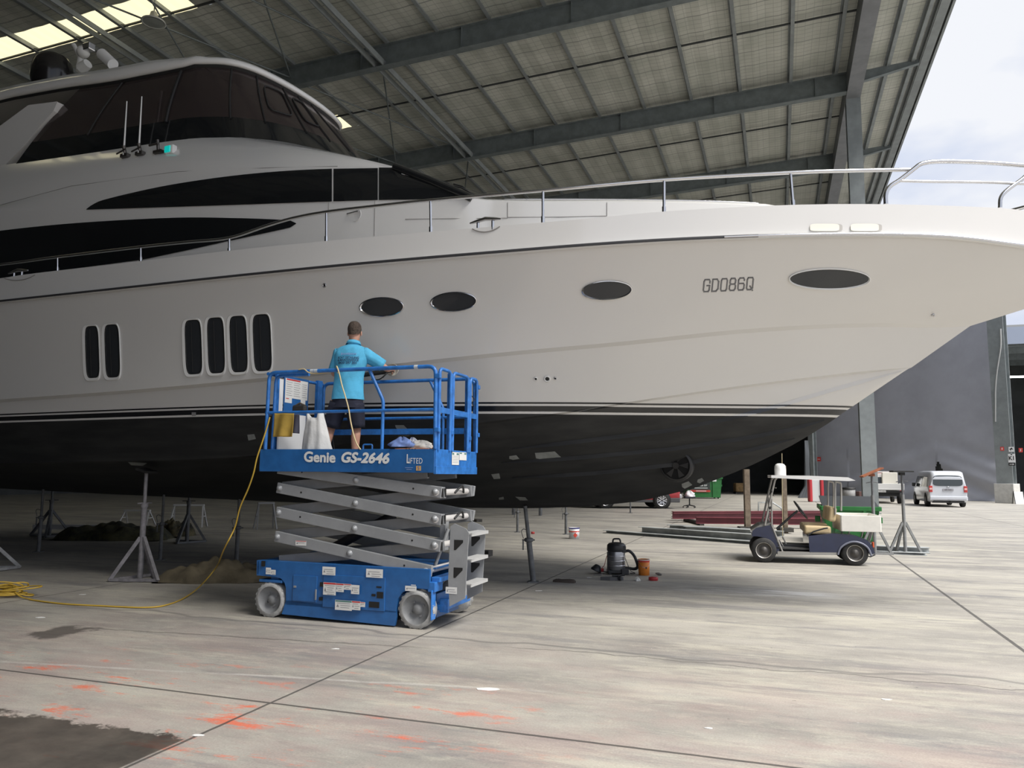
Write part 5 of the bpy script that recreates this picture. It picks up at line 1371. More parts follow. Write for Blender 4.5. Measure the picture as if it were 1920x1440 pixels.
o = pile.build('cord_coil', YEL, None); tag(o, 'tangled coil of yellow cord on the floor at the left edge', 'cord')
# ================================================================== the man polishing the hull
mf = lf.M @ Matrix.Translation((.50, .64, deckz)) @ Matrix.Rotation(math.radians(15), 4, 'Z')
man = thing('person', 'person in a light blue polo and navy shorts polishing the hull, seen from behind', 'person', M=mf)
SKIN = mat('skin', (.50, .27, .19), .55, var=.06, scale=9)
def skinned(name, m, verts, edges, radii, root, par, sub=2, label=None):
    me = bpy.data.meshes.new(name); me.from_pydata([tuple(v) for v in verts], edges, []); me.materials.append(m)
    o = bpy.data.objects.new(name, me); COL.objects.link(o)
    if par is not None: o.parent = par
    md = o.modifiers.new('skin', 'SKIN'); md.use_smooth_shade = True; md.branch_smoothing = .4
    sv = me.skin_vertices[0].data
    for i, r in enumerate(radii):
        sv[i].radius = r if isinstance(r, tuple) else (r, r); sv[i].use_root = (i == root)
    s2 = o.modifiers.new('sub', 'SUBSURF'); s2.levels = sub; s2.render_levels = sub
    if label: o['label'] = label
    return o
V = []; E = []; R = []
def jv(p, r, parent=None):
    V.append(Vector(p)); R.append(r); i = len(V) - 1
    if parent is not None: E.append((parent, i))
    return i
pel = jv((.04, .02, .92), (.145, .105)); sp1 = jv((.05, .02, 1.06), (.13, .095), pel); sp2 = jv((.06, .02, 1.22), (.15, .10), sp1); ch_ = jv((.07, .03, 1.36), (.14, .095), sp2)
nk = jv((.085, .05, 1.475), (.058, .06), ch_); nk2 = jv((.085, .055, 1.53), (.056, .06), nk)
hd1 = jv((.085, .065, 1.60), (.070, .088), nk2); hd2 = jv((.085, .07, 1.67), (.073, .092), hd1); jv((.085, .06, 1.71), (.05, .06), hd2)
def leg(hip, knee, ank, toe):
    h_ = jv(hip, .088, pel); m1 = jv(Vector(hip).lerp(Vector(knee), .5), .080, h_); k_ = jv(knee, .058, m1); cf = jv(Vector(knee).lerp(Vector(ank), .32) + Vector((0, -.02, 0)), .060, k_); c2 = jv(Vector(knee).lerp(Vector(ank), .75), .042, cf); a_ = jv(ank, .038, c2); f1 = jv(Vector(ank).lerp(Vector(toe), .5), (.042, .035), a_); jv(toe, (.04, .028), f1)
leg((-.06, .02, .86), (-.16, .05, .48), (-.235, .02, .09), (-.25, .20, .04))
leg((.13, .02, .86), (.15, .06, .48), (.145, .02, .09), (.17, .20, .04))
def arm(sh, el, wr, hd, fingers, th):
    s_ = jv(sh, .055, ch_); m_ = jv(Vector(sh).lerp(Vector(el), .5), .048, s_); e_ = jv(el, .040, m_); f_ = jv(Vector(el).lerp(Vector(wr), .4), .040, e_); w_ = jv(wr, .027, f_); p_ = jv(hd, (.036, .020), w_)
    return p_
LS, RS = (-.10, .03, 1.385), (.245, .04, 1.37)
lw_, rw_ = (-.06, .38, 1.14), (.46, .40, 1.22)
lp1 = arm(LS, (-.17, .10, 1.12), lw_, (-.03, .46, 1.13), None, None)
rp1 = arm(RS, (.475, .15, 1.19), rw_, (.47, .47, 1.23), None, None)
skinned('body', SKIN, V, E, R, 0, man)
# fingers: five short chains each hand
def hand(base, dirv, side, up, curl=.5):
    base = Vector(base); d = Vector(dirv).normalized(); s_ = Vector(side).normalized(); u = Vector(up).normalized()
    lens = (.072, .080, .075, .060); fo = (-.027, -.009, .009, .027)
    for L_, o_ in zip(lens, fo):
        p0 = base + s_ * o_ - d * .01; p1 = p0 + d * L_ * .5 + u * .004; p2 = p1 + (d * math.cos(curl) - u * math.sin(curl)) * L_ * .32; p3 = p2 + (d * math.cos(2 * curl) - u * math.sin(2 * curl)) * L_ * .25
        skinned('finger', SKIN, [p0, p1, p2, p3], [(0, 1), (1, 2), (2, 3)], [.0095, .009, .0085, .007], 0, man, 1)
    p0 = base - s_ * .030 - d * .05; p1 = p0 - s_ * .025 + d * .025 - u * .008; p2 = p1 - s_ * .008 + d * .028 - u * .006
    skinned('thumb', SKIN, [p0, p1, p2], [(0, 1), (1, 2)], [.012, .011, .009], 0, man, 1)
hand((-.015, .50, 1.13), (.3, 1, 0), (0, 0, -1), (-1, .3, 0), .45)
hand((.475, .51, 1.235), (.1, 1, .1), (0, 0, 1), (1, 0, 0), .3)
# shirt: lofted torso with sleeves, collar
SHIRT = mat('polo_blue', (.085, .42, .66), .85, var=.12, scale=6, bump=.5)
def loft(name, m, rings, par, label=None, cap=False, n=36, wr=0.0, solid=.0, seed=1):
    rnd = random.Random(seed); ph = rnd.random() * 6; rows = []
    for i, (c, rx, ry, ax) in enumerate(rings):
        c = Vector(c); a = Vector(ax).normalized(); x = Vector((1, 0, 0)) - a * a.x
        if x.length < .3: x = Vector((0, 0, 1)) - a * a.z
        x.normalize(); y = a.cross(x); r = []
        for k in range(n):
            t = 2 * PI * k / n; w = 1 + wr * math.sin(5 * t + ph + i * .35) + wr * .7 * math.sin(11 * t + i * .8)
            r.append(c + x * rx * math.cos(t) * w + y * ry * math.sin(t) * w)
        rows.append(r)
    mb = MB().grid(rows, closed=True)
    if cap: mb.add(rows[-1], [tuple(range(n))])
    return mb.build(name, m, par, label=label, solid=solid)
up = (0, 0, 1)
rings = [((.045, .0, .80), .195, .145, up), ((.045, .0, .86), .190, .142, up), ((.05, .0, .96), .180, .135, up), ((.055, .0, 1.06), .176, .130, up), ((.06, .005, 1.16), .184, .132, up), ((.065, .01, 1.26), .200, .134, up), ((.068, .02, 1.34), .212, .128, (0, .1, 1)), ((.07, .03, 1.395), .200, .115, (0, .15, 1)), ((.074, .04, 1.435), .150, .095, (0, .2, 1)), ((.08, .045, 1.46), .085, .075, (0, .2, 1)), ((.083, .05, 1.475), .070, .068, (0, .2, 1))]
# denser rings by interpolation
def dens(rs, k=3):
    out = []
    for a, b_ in zip(rs, rs[1:]):
        for i in range(k):
            t = i / k; out.append((Vector(a[0]).lerp(Vector(b_[0]), t), a[1] + (b_[1] - a[1]) * t, a[2] + (b_[2] - a[2]) * t, Vector(a[3]).lerp(Vector(b_[3]), t)))
    return out + [rs[-1]]
shirt = loft('polo_shirt', SHIRT, dens(rings), man, wr=.018)
def sleeve(a, b_, r0, r1, name='sleeve'):
    a, b_ = Vector(a), Vector(b_); d = (b_ - a).normalized()
    rs = [(a - d * .03, r0 * .85, r0 * .85, d), (a, r0, r0, d), (a.lerp(b_, .5), (r0 + r1) / 2, (r0 + r1) / 2 * 1.02, d), (b_, r1 * 1.05, r1 * 1.1, d)]
    return loft(name, SHIRT, dens(rs), shirt, wr=.03, solid=.006)
sleeve((-.075, .03, 1.375), Vector(LS).lerp(Vector((-.17, .10, 1.12)), .82), .082, .068); sleeve((.215, .035, 1.365), Vector(RS).lerp(Vector((.475, .15, 1.19)), .80), .084, .070)
loft('collar', SHIRT, [((.083, .04, 1.455), .082, .078, (0, .25, 1)), ((.085, .045, 1.50), .072, .070, (0, .25, 1)), ((.085, .04, 1.505), .078, .076, (0, .25, 1)), ((.084, .035, 1.465), .092, .088, (0, .25, 1))], shirt, solid=.003)
# print on the back
INK = mat('shirt_print', (.02, .05, .12), .8); INK2 = mat('shirt_print_purple', (.30, .30, .55), .8)
mb = MB()
def btxt(t, z, size, m, sx=1.0):
    vs, fs = text_mb(t, size, bold=.001, sx=sx)
    out = []
    for v in vs:
        x = v.x; zz = z + v.y
        # shirt back surface ring: y = cy - ry * sqrt(1 - (x/rx)^2)
        rr = [r for r in rings if r[3][1] < .12]; rx = lerp_pts([(r[0][2], r[1]) for r in rings[:8]], zz); ry = lerp_pts([(r[0][2], r[2]) for r in rings[:8]], zz); cx = lerp_pts([(r[0][2], r[0][0]) for r in rings[:8]], zz); cy = lerp_pts([(r[0][2], r[0][1]) for r in rings[:8]], zz)
        u = min(.95, abs(x) / rx); y = cy - ry * math.sqrt(1 - u * u) * 1.035 - .007; out.append(Vector((cx + x, y, zz)))
    mb.add(out, fs, m=m)
btxt('BOAT DETAILING', 1.292, .036, 0, .90); btxt('& MAINTENANCE', 1.262, .036, 0, .90); btxt('0420 597 301', 1.228, .042, 0, .98)
mb.build('back_print', [INK, INK2], shirt)
mb = MB()
for i in range(10):          # worn purple logo lettering, no longer legible
    x = -.085 + i * .019; z = 1.338; y = .02 - .128 * math.sqrt(1 - (x / .212) ** 2) * 1.035 - .008
    mb.tube([(.068 + x + .006 * math.cos(t * PI / 4), y, z + (.010 if i % 5 else .016) * math.sin(t * PI / 4)) for t in range(8)], .0018, 4, closed=True)
mb.build('faded_logo', INK2, shirt)
# shorts
NAVY = mat('navy_shorts', (.012, .014, .030), .85, var=.2, scale=8, bump=.3)
loft('shorts', NAVY, dens([((.045, .0, .93), .150, .118, up), ((.045, .0, .84), .178, .132, up), ((.045, .0, .76), .188, .138, up), ((.035, .0, .70), .200, .140, up)]), man, wr=.012)
def sleg(a, b_, r0, r1): 
    a, b_ = Vector(a), Vector(b_); d = (b_ - a).normalized(); loft('shorts_leg', NAVY, dens([(a, r0, r0 * 1.15, d), (a.lerp(b_, .5), (r0 + r1) / 2, (r0 + r1) / 2 * 1.1, d), (b_, r1, r1 * 1.08, d)]), man, wr=.025, solid=.006)
sleg((-.065, .015, .76), (-.155, .035, .475), .108, .098); sleg((.135, .015, .76), (.152, .04, .465), .108, .098)
# hair with ears left free
HAIR = mat('brown_hair', (.075, .055, .042), .9, var=.35, scale=40, bump=1.0)
rows = []; rnd = random.Random(5)
for i in range(15):
    a = -.62 + (PI / 2 + .62) * i / 14; r = []
    for k in range(36):
        t = 2 * PI * k / 36; back = .5 - .5 * math.sin(t); lo = 1.0
        z = 1.665 + .100 * math.sin(a) * (1.0 if a > 0 else (.35 + 1.0 * back)); rr = math.cos(max(a, -.3)) ** .8 if a > 0 else (1 - .10 * (a / -.62))
        j = 1 + rnd.uniform(-.02, .03)
        r.append(Vector((.085 + .083 * rr * math.cos(t) * j, .060 + .100 * rr * math.sin(t) * j, z + rnd.uniform(-.003, .005))))
    rows.append(r)
MB().grid(rows, closed=True).build('hair', HAIR, man, sub=1)
for s_ in (-1, 1):
    mb = MB(); mb.ball((.085 + s_ * .082, .072, 1.615), .022, 8, (.4, .75, 1.35)); mb.build('ear', SKIN, man)
mb = MB(); mb.ball((.085, .165, 1.61), .016, 6, (.8, 1.2, 1.3)); mb.build('nose', SKIN, man)
mb = MB()
for s_ in (-1, 1): mb.ball((.085 + s_ * .03, .148, 1.635), .011, 6)
mb.build('eyes', mat('eye_white', (.6, .6, .6), .3), man)
mb = MB(); mb.ball((.085, .152, 1.575), .02, 6, (1.2, .4, .3)); mb.build('mouth', mat('lips', (.4, .15, .12), .5), man)
# shoes and socks
for cx, tx in ((-.238, -.25), (.147, .165)):
    mb = MB(); rows = []
    for i, (y, hw, z1) in enumerate([(-.085, .03, .07), (-.07, .042, .11), (-.02, .045, .115), (.05, .047, .09), (.13, .05, .065), (.20, .045, .055), (.235, .025, .04)]):
        x = cx + (tx - cx) * (y + .02) / .25
        rows.append([Vector((x + hw * c_, y, z_)) for c_, z_ in ((-1, .0), (-1.05, z1 * .45), (-.8, z1 * .85), (0, z1), (.8, z1 * .85), (1.05, z1 * .45), (1, .0), (0, 0))])
    mb.grid(rows, closed=True); mb.add(rows[0], [tuple(range(8))]); mb.add(rows[-1], [tuple(range(7, -1, -1))]); sh_ = mb.build('shoe', mat('shoe_black', (.015, .015, .016), .7), man)
    loft('sock', mat('sock_black', (.02, .02, .022), .9), [((cx, 0.01, .07), .052, .058, up), ((cx + (.002 if cx > 0 else .012), .02, .15), .050, .052, up)], sh_, solid=.004)
# polisher in his hands, black handle reaching the hull
pol = thing('polisher', 'dark hand polisher the man presses against the white hull', 'polisher', M=mf @ Matrix.Translation((.36, .46, 1.20)))
mb = MB(); mb.tube([(-.30, -.0, -.05), (0, 0, 0), (.12, .02, .03)], .03, 12, rs=[.026, .034, .030]); mb.build('motor_body', BLK, pol)
mb = MB(); mb.lathe([(.075, 0), (.08, .012), (.075, .03), (.001, .03)], (.10, .04, .03), (0, 1, 0), 24); mb.build('pad', mat('foam_pad', (.6, .58, .5), .9), pol)
MB().tube(catmull([(.05, -.02, -.02), (.10, -.45, -.13), (.18, -.60, -.10), (.10, -.60, -.17), (-.02, -.5, -.16)], 5), .008, 6).build('power_lead', BLK, pol)
# ================================================================== stands under the yacht
STAND = mat('stand_grey', (.13, .135, .14), .6, .3, var=.2, scale=8)
STAND2 = mat('stand_pale', (.32, .32, .32), .6, .3, var=.2, scale=8)
def hull_z(x, y, default=1.0):
    "height of the yacht bottom above a floor point"
    q = BMI @ Vector((x, y, 0)); q.y = -abs(q.y); h = HB.ray_cast(q, Vector((0, 0, 1)))
    return h[0].z if h[0] is not None else default
def tripod(px, py, lab, top=None, yaw=0.0, m=STAND, spread=.42, plate=STAND, pl=(.34, .28), tilt=.25, group=None, legh=.62):
    g = atz(px, py); H = top if top is not None else hull_z(g.x, g.y) - .12
    o = thing('boat_stand', lab, 'boat stand', (g.x, g.y, 0), yaw, group)
    MB().tube([(0, 0, .03), (0, 0, H * .68)], .042, 12).build('outer_post', m, o)
    mb = MB(); mb.tube([(0, 0, H * .6), (0, 0, H - .03)], .026, 10); mb.build('screw_post', m, o); MB().lathe([(.05, 0), (.055, .03), (.05, .06)], (0, 0, H * .66)).tube([(-.14, 0, H * .7), (.14, 0, H * .7)], .012, 6).build('collar', m, o)
    for k in range(3):
        a = 2 * PI * k / 3 + .3; MB().beam((.03 * math.cos(a), .03 * math.sin(a), min(legh, H * .55)), (spread * math.cos(a), spread * math.sin(a), .02), .05, .05).build('leg', m, o)
        b_ = 2 * PI * (k + 1) / 3 + .3
        MB().beam((spread * math.cos(a), spread * math.sin(a), .03), (spread * math.cos(b_), spread * math.sin(b_), .03), .04, .04).build('base_bar', m, o)
    MB().box((0, 0, H), (pl[0], pl[1], .03), R=Matrix.Rotation(tilt, 3, 'X')).build('head_plate', plate, o)
    return o
tripod(262, 1088, 'grey tripod boat stand on the dark floor left of the brown tarpaulin', yaw=PI / 2 - .3, spread=.40, pl=(.24, .2), plate=BLK, m=mat('stand_worn', (.22, .21, .22), .65, .2, var=.2, scale=10))
tripod(350, 1018, 'dark tripod boat stand in front of the white trestle under the hull', yaw=.1, spread=.4)
tripod(92, 1006, 'dark tripod boat stand near the rudder on the left', yaw=.6, spread=.5)
g = atz(30, 1070)
tripod(-48, 1072, 'boat stand cut by the left edge of the photo, one leg showing', top=1.3, yaw=0.5, spread=.62, m=STAND2)
# adjustable steel props
def prop(px, py, lab, r=.036, top=None, m=STAND, lean=0.0, handle=True):
    g = atz(px, py); H = top if top else hull_z(g.x + lean, g.y) - .01; o = thing('steel_prop', lab, 'prop', (g.x, g.y, 0))
    MB().tube([(0, 0, .01), (lean * .55, 0, H * .55)], r, 12).build('outer_tube', m, o); MB().tube([(lean * .5, 0, H * .5), (lean, 0, H)], r * .72, 10).build('inner_tube', m, o)
    MB().box((0, 0, .006), (.16, .16, .012)).build('foot_plate', m, o)
    mb = MB(); c = Vector((lean * .55, 0, H * .55)); mb.lathe([(r * 1.2, -.03), (r * 1.6, -.02), (r * 1.6, .02), (r * 1.2, .03)], c)
    if handle: mb.tube([c + Vector((-.10, 0, 0)), c + Vector((.09, 0, 0))], .012, 6); mb.tube([c + Vector((-.085, 0, .01)), c + Vector((-.085, 0, -.15))], .012, 6); mb.tube(catmull([c + Vector((-.08, 0, .02)), c + Vector((-.11, 0, .12)), c + Vector((-.08, 0, .16)), c + Vector((-.02, 0, .14))], 4), .006, 6)
    mb.build('collar_pin', m, o); return o
prop(1000, 1091, 'nearest steel prop, tall and leaning, right of the lift', .042, lean=-.13)
prop(970, 998, 'thin steel prop behind the leaning one, nearer the lift', .03, top=None)
prop(1061, 1002, 'steel prop beside the white paint tin', .034)
prop(1182, 962, 'slim steel prop standing in front of the red car', .032, handle=False, top=.95)
prop(443, 1055, 'dark steel prop behind the yellow cord', .036)
prop(300, 1050, 'dark steel prop just right of the grey tripod', .03)
prop(72, 1035, 'dark steel prop at the left in the shade', .034)
# keel blocks
TIMB = mat('old_timber', (.16, .125, .09), .85, var=.25, scale=7); TIMD = mat('dark_timber', (.045, .042, .038), .85, var=.3, scale=6)
def timber(px0, py0, px1, py1, w, h, lab, m=TIMD, z=0.0, name='timber_block'):
    a = atz(px0, py0); b_ = atz(px1, py1); c = (a + b_) / 2; d = b_ - a; o = MB().box((0, 0, 0), (d.length, w, h)).build(name, m, None, bev=.006)
    o.location = (c.x, c.y, z + h / 2); o.rotation_euler = (0, 0, math.atan2(d.y, d.x)); tag(o, lab, 'timber'); return o
timber(862, 976, 899, 979, .25, .09, 'dark plank on the floor just right of the scissor arms')
timber(880, 1041, 920, 1043, .22, .11, 'short dark timber beside the lift entry ladder')
# keel support beam behind the leaning prop
g = atz(988, 966); H = hull_z(g.x, g.y, 1.1); kb = thing('keel_stand', 'low dark steel bracket bearing the keel behind the leaning prop', 'stand', (g.x, g.y, 0), -.35)
MB().box((0, 0, .80), (1.5, .28, .10)).build('cross_beam', STAND, kb)
for s_ in (-.55, .55): MB().box((s_, 0, .375), (.08, .2, .75)).build('leg', STAND, kb)
MB().box((.2, 0, .92), (.9, .24, .14)).build('timber_packer', TIMD, kb)
# propeller shaft brackets and rudder shape at far left under the hull
# white trestles
TRW = mat('trestle_white', (.50, .50, .49), .6)
def trestle(px, py, w, h, lab, yaw=0.0, m=TRW, d=.5):
    g = atz(px, py); o = thing('trestle', lab, 'trestle', (g.x, g.y, 0), yaw)
    MB().box((0, 0, h), (w, .09, .05)).build('top_bar', m, o)
    for s_ in (-1, 1):
        for t_ in (-1, 1): MB().beam((s_ * (w / 2 - .03), 0, h), (s_ * (w / 2 + .04), t_ * d / 2, 0), .04, .03).build('leg', m, o)
        MB().beam((s_ * (w / 2 + .02), -d / 4, h * .5), (s_ * (w / 2 + .02), d / 4, h * .5), .03, .02).build('brace', m, o)
    return o
trestle(352, 988, .85, .62, 'white trestle standing behind the dark tripod under the hull', .1)
trestle(256, 984, .80, .42, 'low white trestle left of the taller white one', -.1)
trestle(497, 992, .45, .72, 'grey trestle just left of the scissor arms', .5, mat('trestle_grey', (.25, .25, .25), .6))
# far pale beam and black disc at the left
g = atz(135, 1000); o = MB().box((0, 0, .16), (1.9, .14, .12)).build('white_beam', TRW, None, bev=.005); o.location = (g.x, g.y, -.10 + .10); o.rotation_euler = (0, 0, .05); tag(o, 'pale beam lying on the floor behind the left tripod', 'beam')
g = atz(165, 1001); o = MB().lathe([(.001, .04), (.40, .04), (.42, .02), (.42, 0)], n=28).build('black_disc', BLK, None); o.location = (g.x + .1, g.y - .3, 0); tag(o, 'flat black disc on the floor by the pale beam', 'disc')
# heaps of cloth
def heap(px, py, L_, D_h, H, lab, m, seed, yaw=0.0, n=40, name='tarpaulin', tail=.0):
    rnd = random.Random(seed); ph = [rnd.random() * 6 for _ in range(9)]; g = atz(px, py); rows = []
    nx, ny = 60, 26
    for i in range(ny + 1):
        v = 2 * i / ny - 1; r = []
        for j in range(nx + 1):
            u = 2 * j / nx - 1; e = max(0, 1 - (abs(u) ** 2.4 + abs(v) ** 2.2)); k = e ** .45 if e > 0 else 0
            prof = (.45 + .55 * math.sin((u + 1) * 1.35 + .15)) if tail else 1
            rid = 1 + .12 * math.sin(7 * u + 3 * v + ph[0]) + .13 * math.sin(13 * u - 5 * v + ph[1]) + .08 * math.sin(21 * u + 9 * v + ph[2])
            x = u * L_ / 2 * (1 + .03 * math.sin(6 * v + ph[3])); y = v * D_h / 2 * (prof ** .5) * (1 + .08 * math.sin(8 * u + ph[4]))
            r.append(Vector((x, y, H * k * prof * rid * .8)))
        rows.append(r)
    o = MB().grid(rows).build(name, m, None); o.location = (g.x, g.y, 0); o.rotation_euler = (0, 0, yaw); tag(o, lab, 'tarpaulin'); return o
heap(408, 1088, 1.75, .75, .34, 'crumpled brown tarpaulin heaped behind the lift front wheel', mat('brown_canvas', (.095, .078, .048), .9, var=.2, scale=5, bump=.6), 3, .12, tail=1)
heap(215, 1010, 2.6, 1.3, .40, 'dark camouflage net heaped in the shade beneath the hull', mat('camo_net', (.07, .065, .03), .95, col2=(.018, .02, .014), scale=4, bump=1), 8, 0)
heap(326, 1004, 1.0, .7, .42, 'second brown and black cover bundle beside the dark tripod', mat('camo_cover', (.12, .10, .05), .95, col2=(.02, .02, .015), scale=6, bump=1), 12, 0)

# ================================================================== small things around the vacuum cleaner
vf = PF(atz(1156, 1076), (1, 0, 0))
vac = thing('vacuum_cleaner', 'upright black and steel workshop vacuum cleaner on the floor', 'vacuum cleaner', M=vf.M @ Matrix.Scale(1.0, 4))
VB = mat('vac_black', (.025, .027, .03), .4); VS = mat('vac_steel', (.34, .35, .37), .28, .9)
MB().lathe([(.135, .07), (.142, .09), (.142, .36), (.14, .37)], n=32).build('drum', VS, vac)
mb = MB()
for z in (.14, .215, .29): mb.lathe([(.142, z - .008), (.149, z), (.142, z + .008)], n=32)
mb.build('drum_bands', mat('band_bright', (.7, .7, .72), .2, .9), vac)
MB().lathe([(.145, .36), (.155, .38), (.15, .46), (.12, .49), (.05, .505), (.001, .505)], n=32).box((.10, -.08, .40), (.08, .08, .10)).build('motor_head', VB, vac, bev=.004)
MB().tube(corner([(-.06, 0, .49), (-.05, 0, .56), (.06, 0, .56), (.07, 0, .49)], .03), .014, 8).build('carry_handle', VB, vac)
mb = MB(); mb.box((0, 0, .045), (.30, .24, .05)); mb.box((.12, -.10, .05), (.12, .10, .09)); mb.box((-.135, 0, .2), (.03, .1, .3)); mb.build('base', VB, vac, bev=.01)
for x in (-.12, .13):
    for y in (-.1, .1): MB().cyl((x, y - .012, .022), (x, y + .012, .022), .022, 12).build('castor', VB, vac)
hose = catmull([(.13, -.02, .36), (.20, -.03, .37), (.27, -.05, .31), (.31, -.08, .22), (.34, -.02, .12), (.30, .05, .075), (.20, .08, .085), (.13, .08, .09)], 8)
MB().tube(hose, .026, 12, rs=[.026 if i % 2 else .021 for i in range(len(hose))]).build('suction_hose', VB, vac)
MB().tube(catmull([(.13, .02, .30), (.17, .0, .18), (.22, -.05, .06), (.30, -.02, .015), (.22, .03, .010)], 5), .005, 6).build('power_lead', VB, vac)
MB().tube(catmull([(-.13, .0, .33), (-.17, -.02, .25), (-.20, -.03, .14), (-.24, -.03, .10)], 5), .005, 6).build('red_lead', mat('red_lead', (.30, .05, .05), .5), vac, label='thin red lead')
g = atz(1119, 1075); sd = thing('rotary_tool', 'black tool with a conical guard left of the vacuum cleaner', 'tool', (g.x, g.y, 0), .2)
MB().lathe([(.085, 0), (.09, .02), (.05, .10), (.03, .11)], (-.02, 0, .035), (.5, 0, 1), n=24).build('guard', VB, sd); MB().tube([(0, 0, .06), (.11, .0, .05)], .035, 12, rs=[.04, .03]).build('body', mat('tool_red', (.35, .03, .03), .4), sd)
MB().tube([(.10, 0, .03), (.19, .02, .012)], .010, 6).build('tail', VB, sd)
def bucket(px, py, r, h, cols, lab, names=('pail', 'label_band', 'rim')):
    g = atz(px, py); o = thing('paint_bucket', lab, 'bucket', (g.x, g.y, 0))
    MB().lathe([(.001, 0), (r * .93, 0), (r, h), (r * .96, h), (r * .9, .02)], n=32).build('pail', cols[0], o)
    MB().lathe([(r * .95 + .002, h * cols[3][0]), (r * (.93 + .07 * cols[3][1]) + .004, h * cols[3][1])], n=32).build('label_band', cols[1], o)
    MB().lathe([(r, h * .93), (r * 1.05, h * .94), (r * 1.05, h), (r, h)], n=32).build('rim', cols[2], o)
    MB().tube([(r * math.cos(a), r * math.sin(a) * .98, h * .9 - .10 * abs(math.sin(a))) for a in [PI + PI * k / 12 for k in range(13)]], .003, 5).build('bail', STEEL, o)
    return o
o = bucket(1207.5, 1078, .093, .25, (mat('orange_tin', (.70, .22, .03), .45, var=.1), mat('red_band', (.60, .06, .04), .45), mat('white_rim', (.7, .68, .66), .5), (.78, .97)), 'orange paint bucket with a red band next to the vacuum cleaner')
mb = MB(); mb.box((.02, -.092, .12), (.022, .004, .03)); mb.build('printed_mark', mat('print_dark', (.08, .04, .03), .5), o)
o = bucket(1076.5, 1010, .135, .275, (mat('white_tin', (.66, .66, .67), .45), mat('navy_band', (.03, .05, .25), .45), mat('navy_rim', (.05, .05, .22), .45), (.82, .97)), 'white paint tin with blue lid and red diamond label')
MB().lathe([(.1325, .165), (.134, .195)], n=32).build('red_stripe', mat('red_band', (.60, .06, .04), .45), o)
mb = MB(); mb.add([(.02, -.137, .03), (.075, -.122, .095), (.02, -.139, .16), (-.035, -.137, .095)], [(0, 1, 2, 3)]); mb.build('hazard_diamond', mat('red_band', (.60, .06, .04), .45), o)
def puck(px, py, r, h, m, name, lab, cat):
    g = atz(px, py); o = MB().lathe([(.001, 0), (r, 0), (r, h * .8), (r * .95, h), (.001, h)], n=24).build(name, m, None); o.location = (g.x, g.y, 0); tag(o, lab, cat); return o
puck(1225, 1088, .072, .045, mat('red_lid', (.42, .03, .035), .4), 'red_disc', 'round red plastic disc on the floor below the orange bucket', 'disc')
puck(999, 1001, .05, .055, mat('red_cup', (.45, .05, .05), .5), 'red_cup', 'small red cup on the floor between two steel props', 'cup')
g = atz(1150, 1088); o = thing('angle_tool', 'dark flat hand tool lying in front of the vacuum cleaner', 'tool', (g.x, g.y, 0), -.1)
mb = MB(); mb.prism([(-.20, 0, 0), (-.05, -.05, 0), (.10, -.04, 0), (.16, .02, 0), (.0, .08, 0)], (0, 0, .05)); mb.build('body', mat('tool_grey', (.10, .10, .105), .6), o, bev=.01)
mb = MB(); mb.tube([(-.02, .02, .06), (.17, .03, .08)], .016, 8); mb.cyl((.08, -.03, .04), (.12, -.05, .04), .035, 12); mb.build('wheel_guard', VB, o)
c = atz(1195, 1089); crumple(c, (.04, .04, .05), 'paper_scrap', mat('paper_white', (.62, .62, .58), .9), 21, 'small crumpled white paper left of the round red disc', 'paper', M=Matrix.Identity(4))
g = atz(1235, 1079); o = MB().tube([(-.05, 0, .03), (.0, 0, .025), (.05, .0, .015)], .02, 8, rs=[.012, .024, .012]).build('wire_brush', mat('brush_grey', (.16, .15, .14), .8), None); o.location = (g.x, g.y, 0); o.rotation_euler = (0, 0, -.5); tag(o, 'tiny grey brush on the floor right of the orange bucket', 'brush')
g = atz(1121, 1079); o = MB().prism([(-.07, -.02, 0), (.05, -.03, 0), (.08, .02, 0), (0, .03, 0)], (0, 0, .02)).build('scraper', mat('brush_grey', (.16, .15, .14), .8), None); o.location = (g.x, g.y, 0); tag(o, 'small dark scraper in front of the conical tool', 'scraper')
g = atz(1058, 1092); o = thing('work_glove', 'dark work glove lying right of the leaning prop', 'glove', (g.x, g.y, 0), -.25); mb = MB(); rows = []
for x, hw, z in ((-.17, .02, .03), (-.12, .035, .05), (-.05, .03, .045), (.0, .04, .05), (.08, .05, .055), (.15, .045, .05), (.17, .02, .03)): rows.append([(x, -hw, 0), (x, -hw * .8, z * .8), (x, 0, z), (x, hw * .8, z * .8), (x, hw, 0)])
mb.grid([[Vector(p) for p in r] for r in rows]); mb.build('palm', mat('glove_brown', (.06, .048, .04), .9, var=.2), o); MB().tube([(-.04, .02, .03), (-.10, .07, .03), (-.14, .08, .015)], .014, 8).build('thumb', mat('glove_brown', (.06, .048, .04), .9), o)
# flakes of paper and paint chips on the slab
CHIP = mat('chip_white', (.72, .72, .70), .8)
rnd = random.Random(4)
for i, (px, py, s_) in enumerate([(920, 1293, .065), (155, 1115, .03), (77, 1158, .035), (370, 1379, .03), (630, 1217, .025), (1106, 1083, .03), (1010, 1108, .04), (1660, 1312, .03), (1330, 1366, .02)]):
    g = atz(px, py); P = [(s_ * math.cos(a) * rnd.uniform(.5, 1.3) * 1.5, s_ * math.sin(a) * rnd.uniform(.4, 1)) for a in [k * PI / 3.5 for k in range(7)]]
    o = MB().prism([(x, y, .001) for x, y in P], (0, 0, .003)).build('paint_flake', CHIP, None); o.location = (g.x, g.y, 0)
    tag(o, 'largest white paint flake, on the slab below the lift' if i == 0 else 'tiny white flake lying on the concrete slab', 'flake', None if i == 0 else 'tiny flakes on the slab')

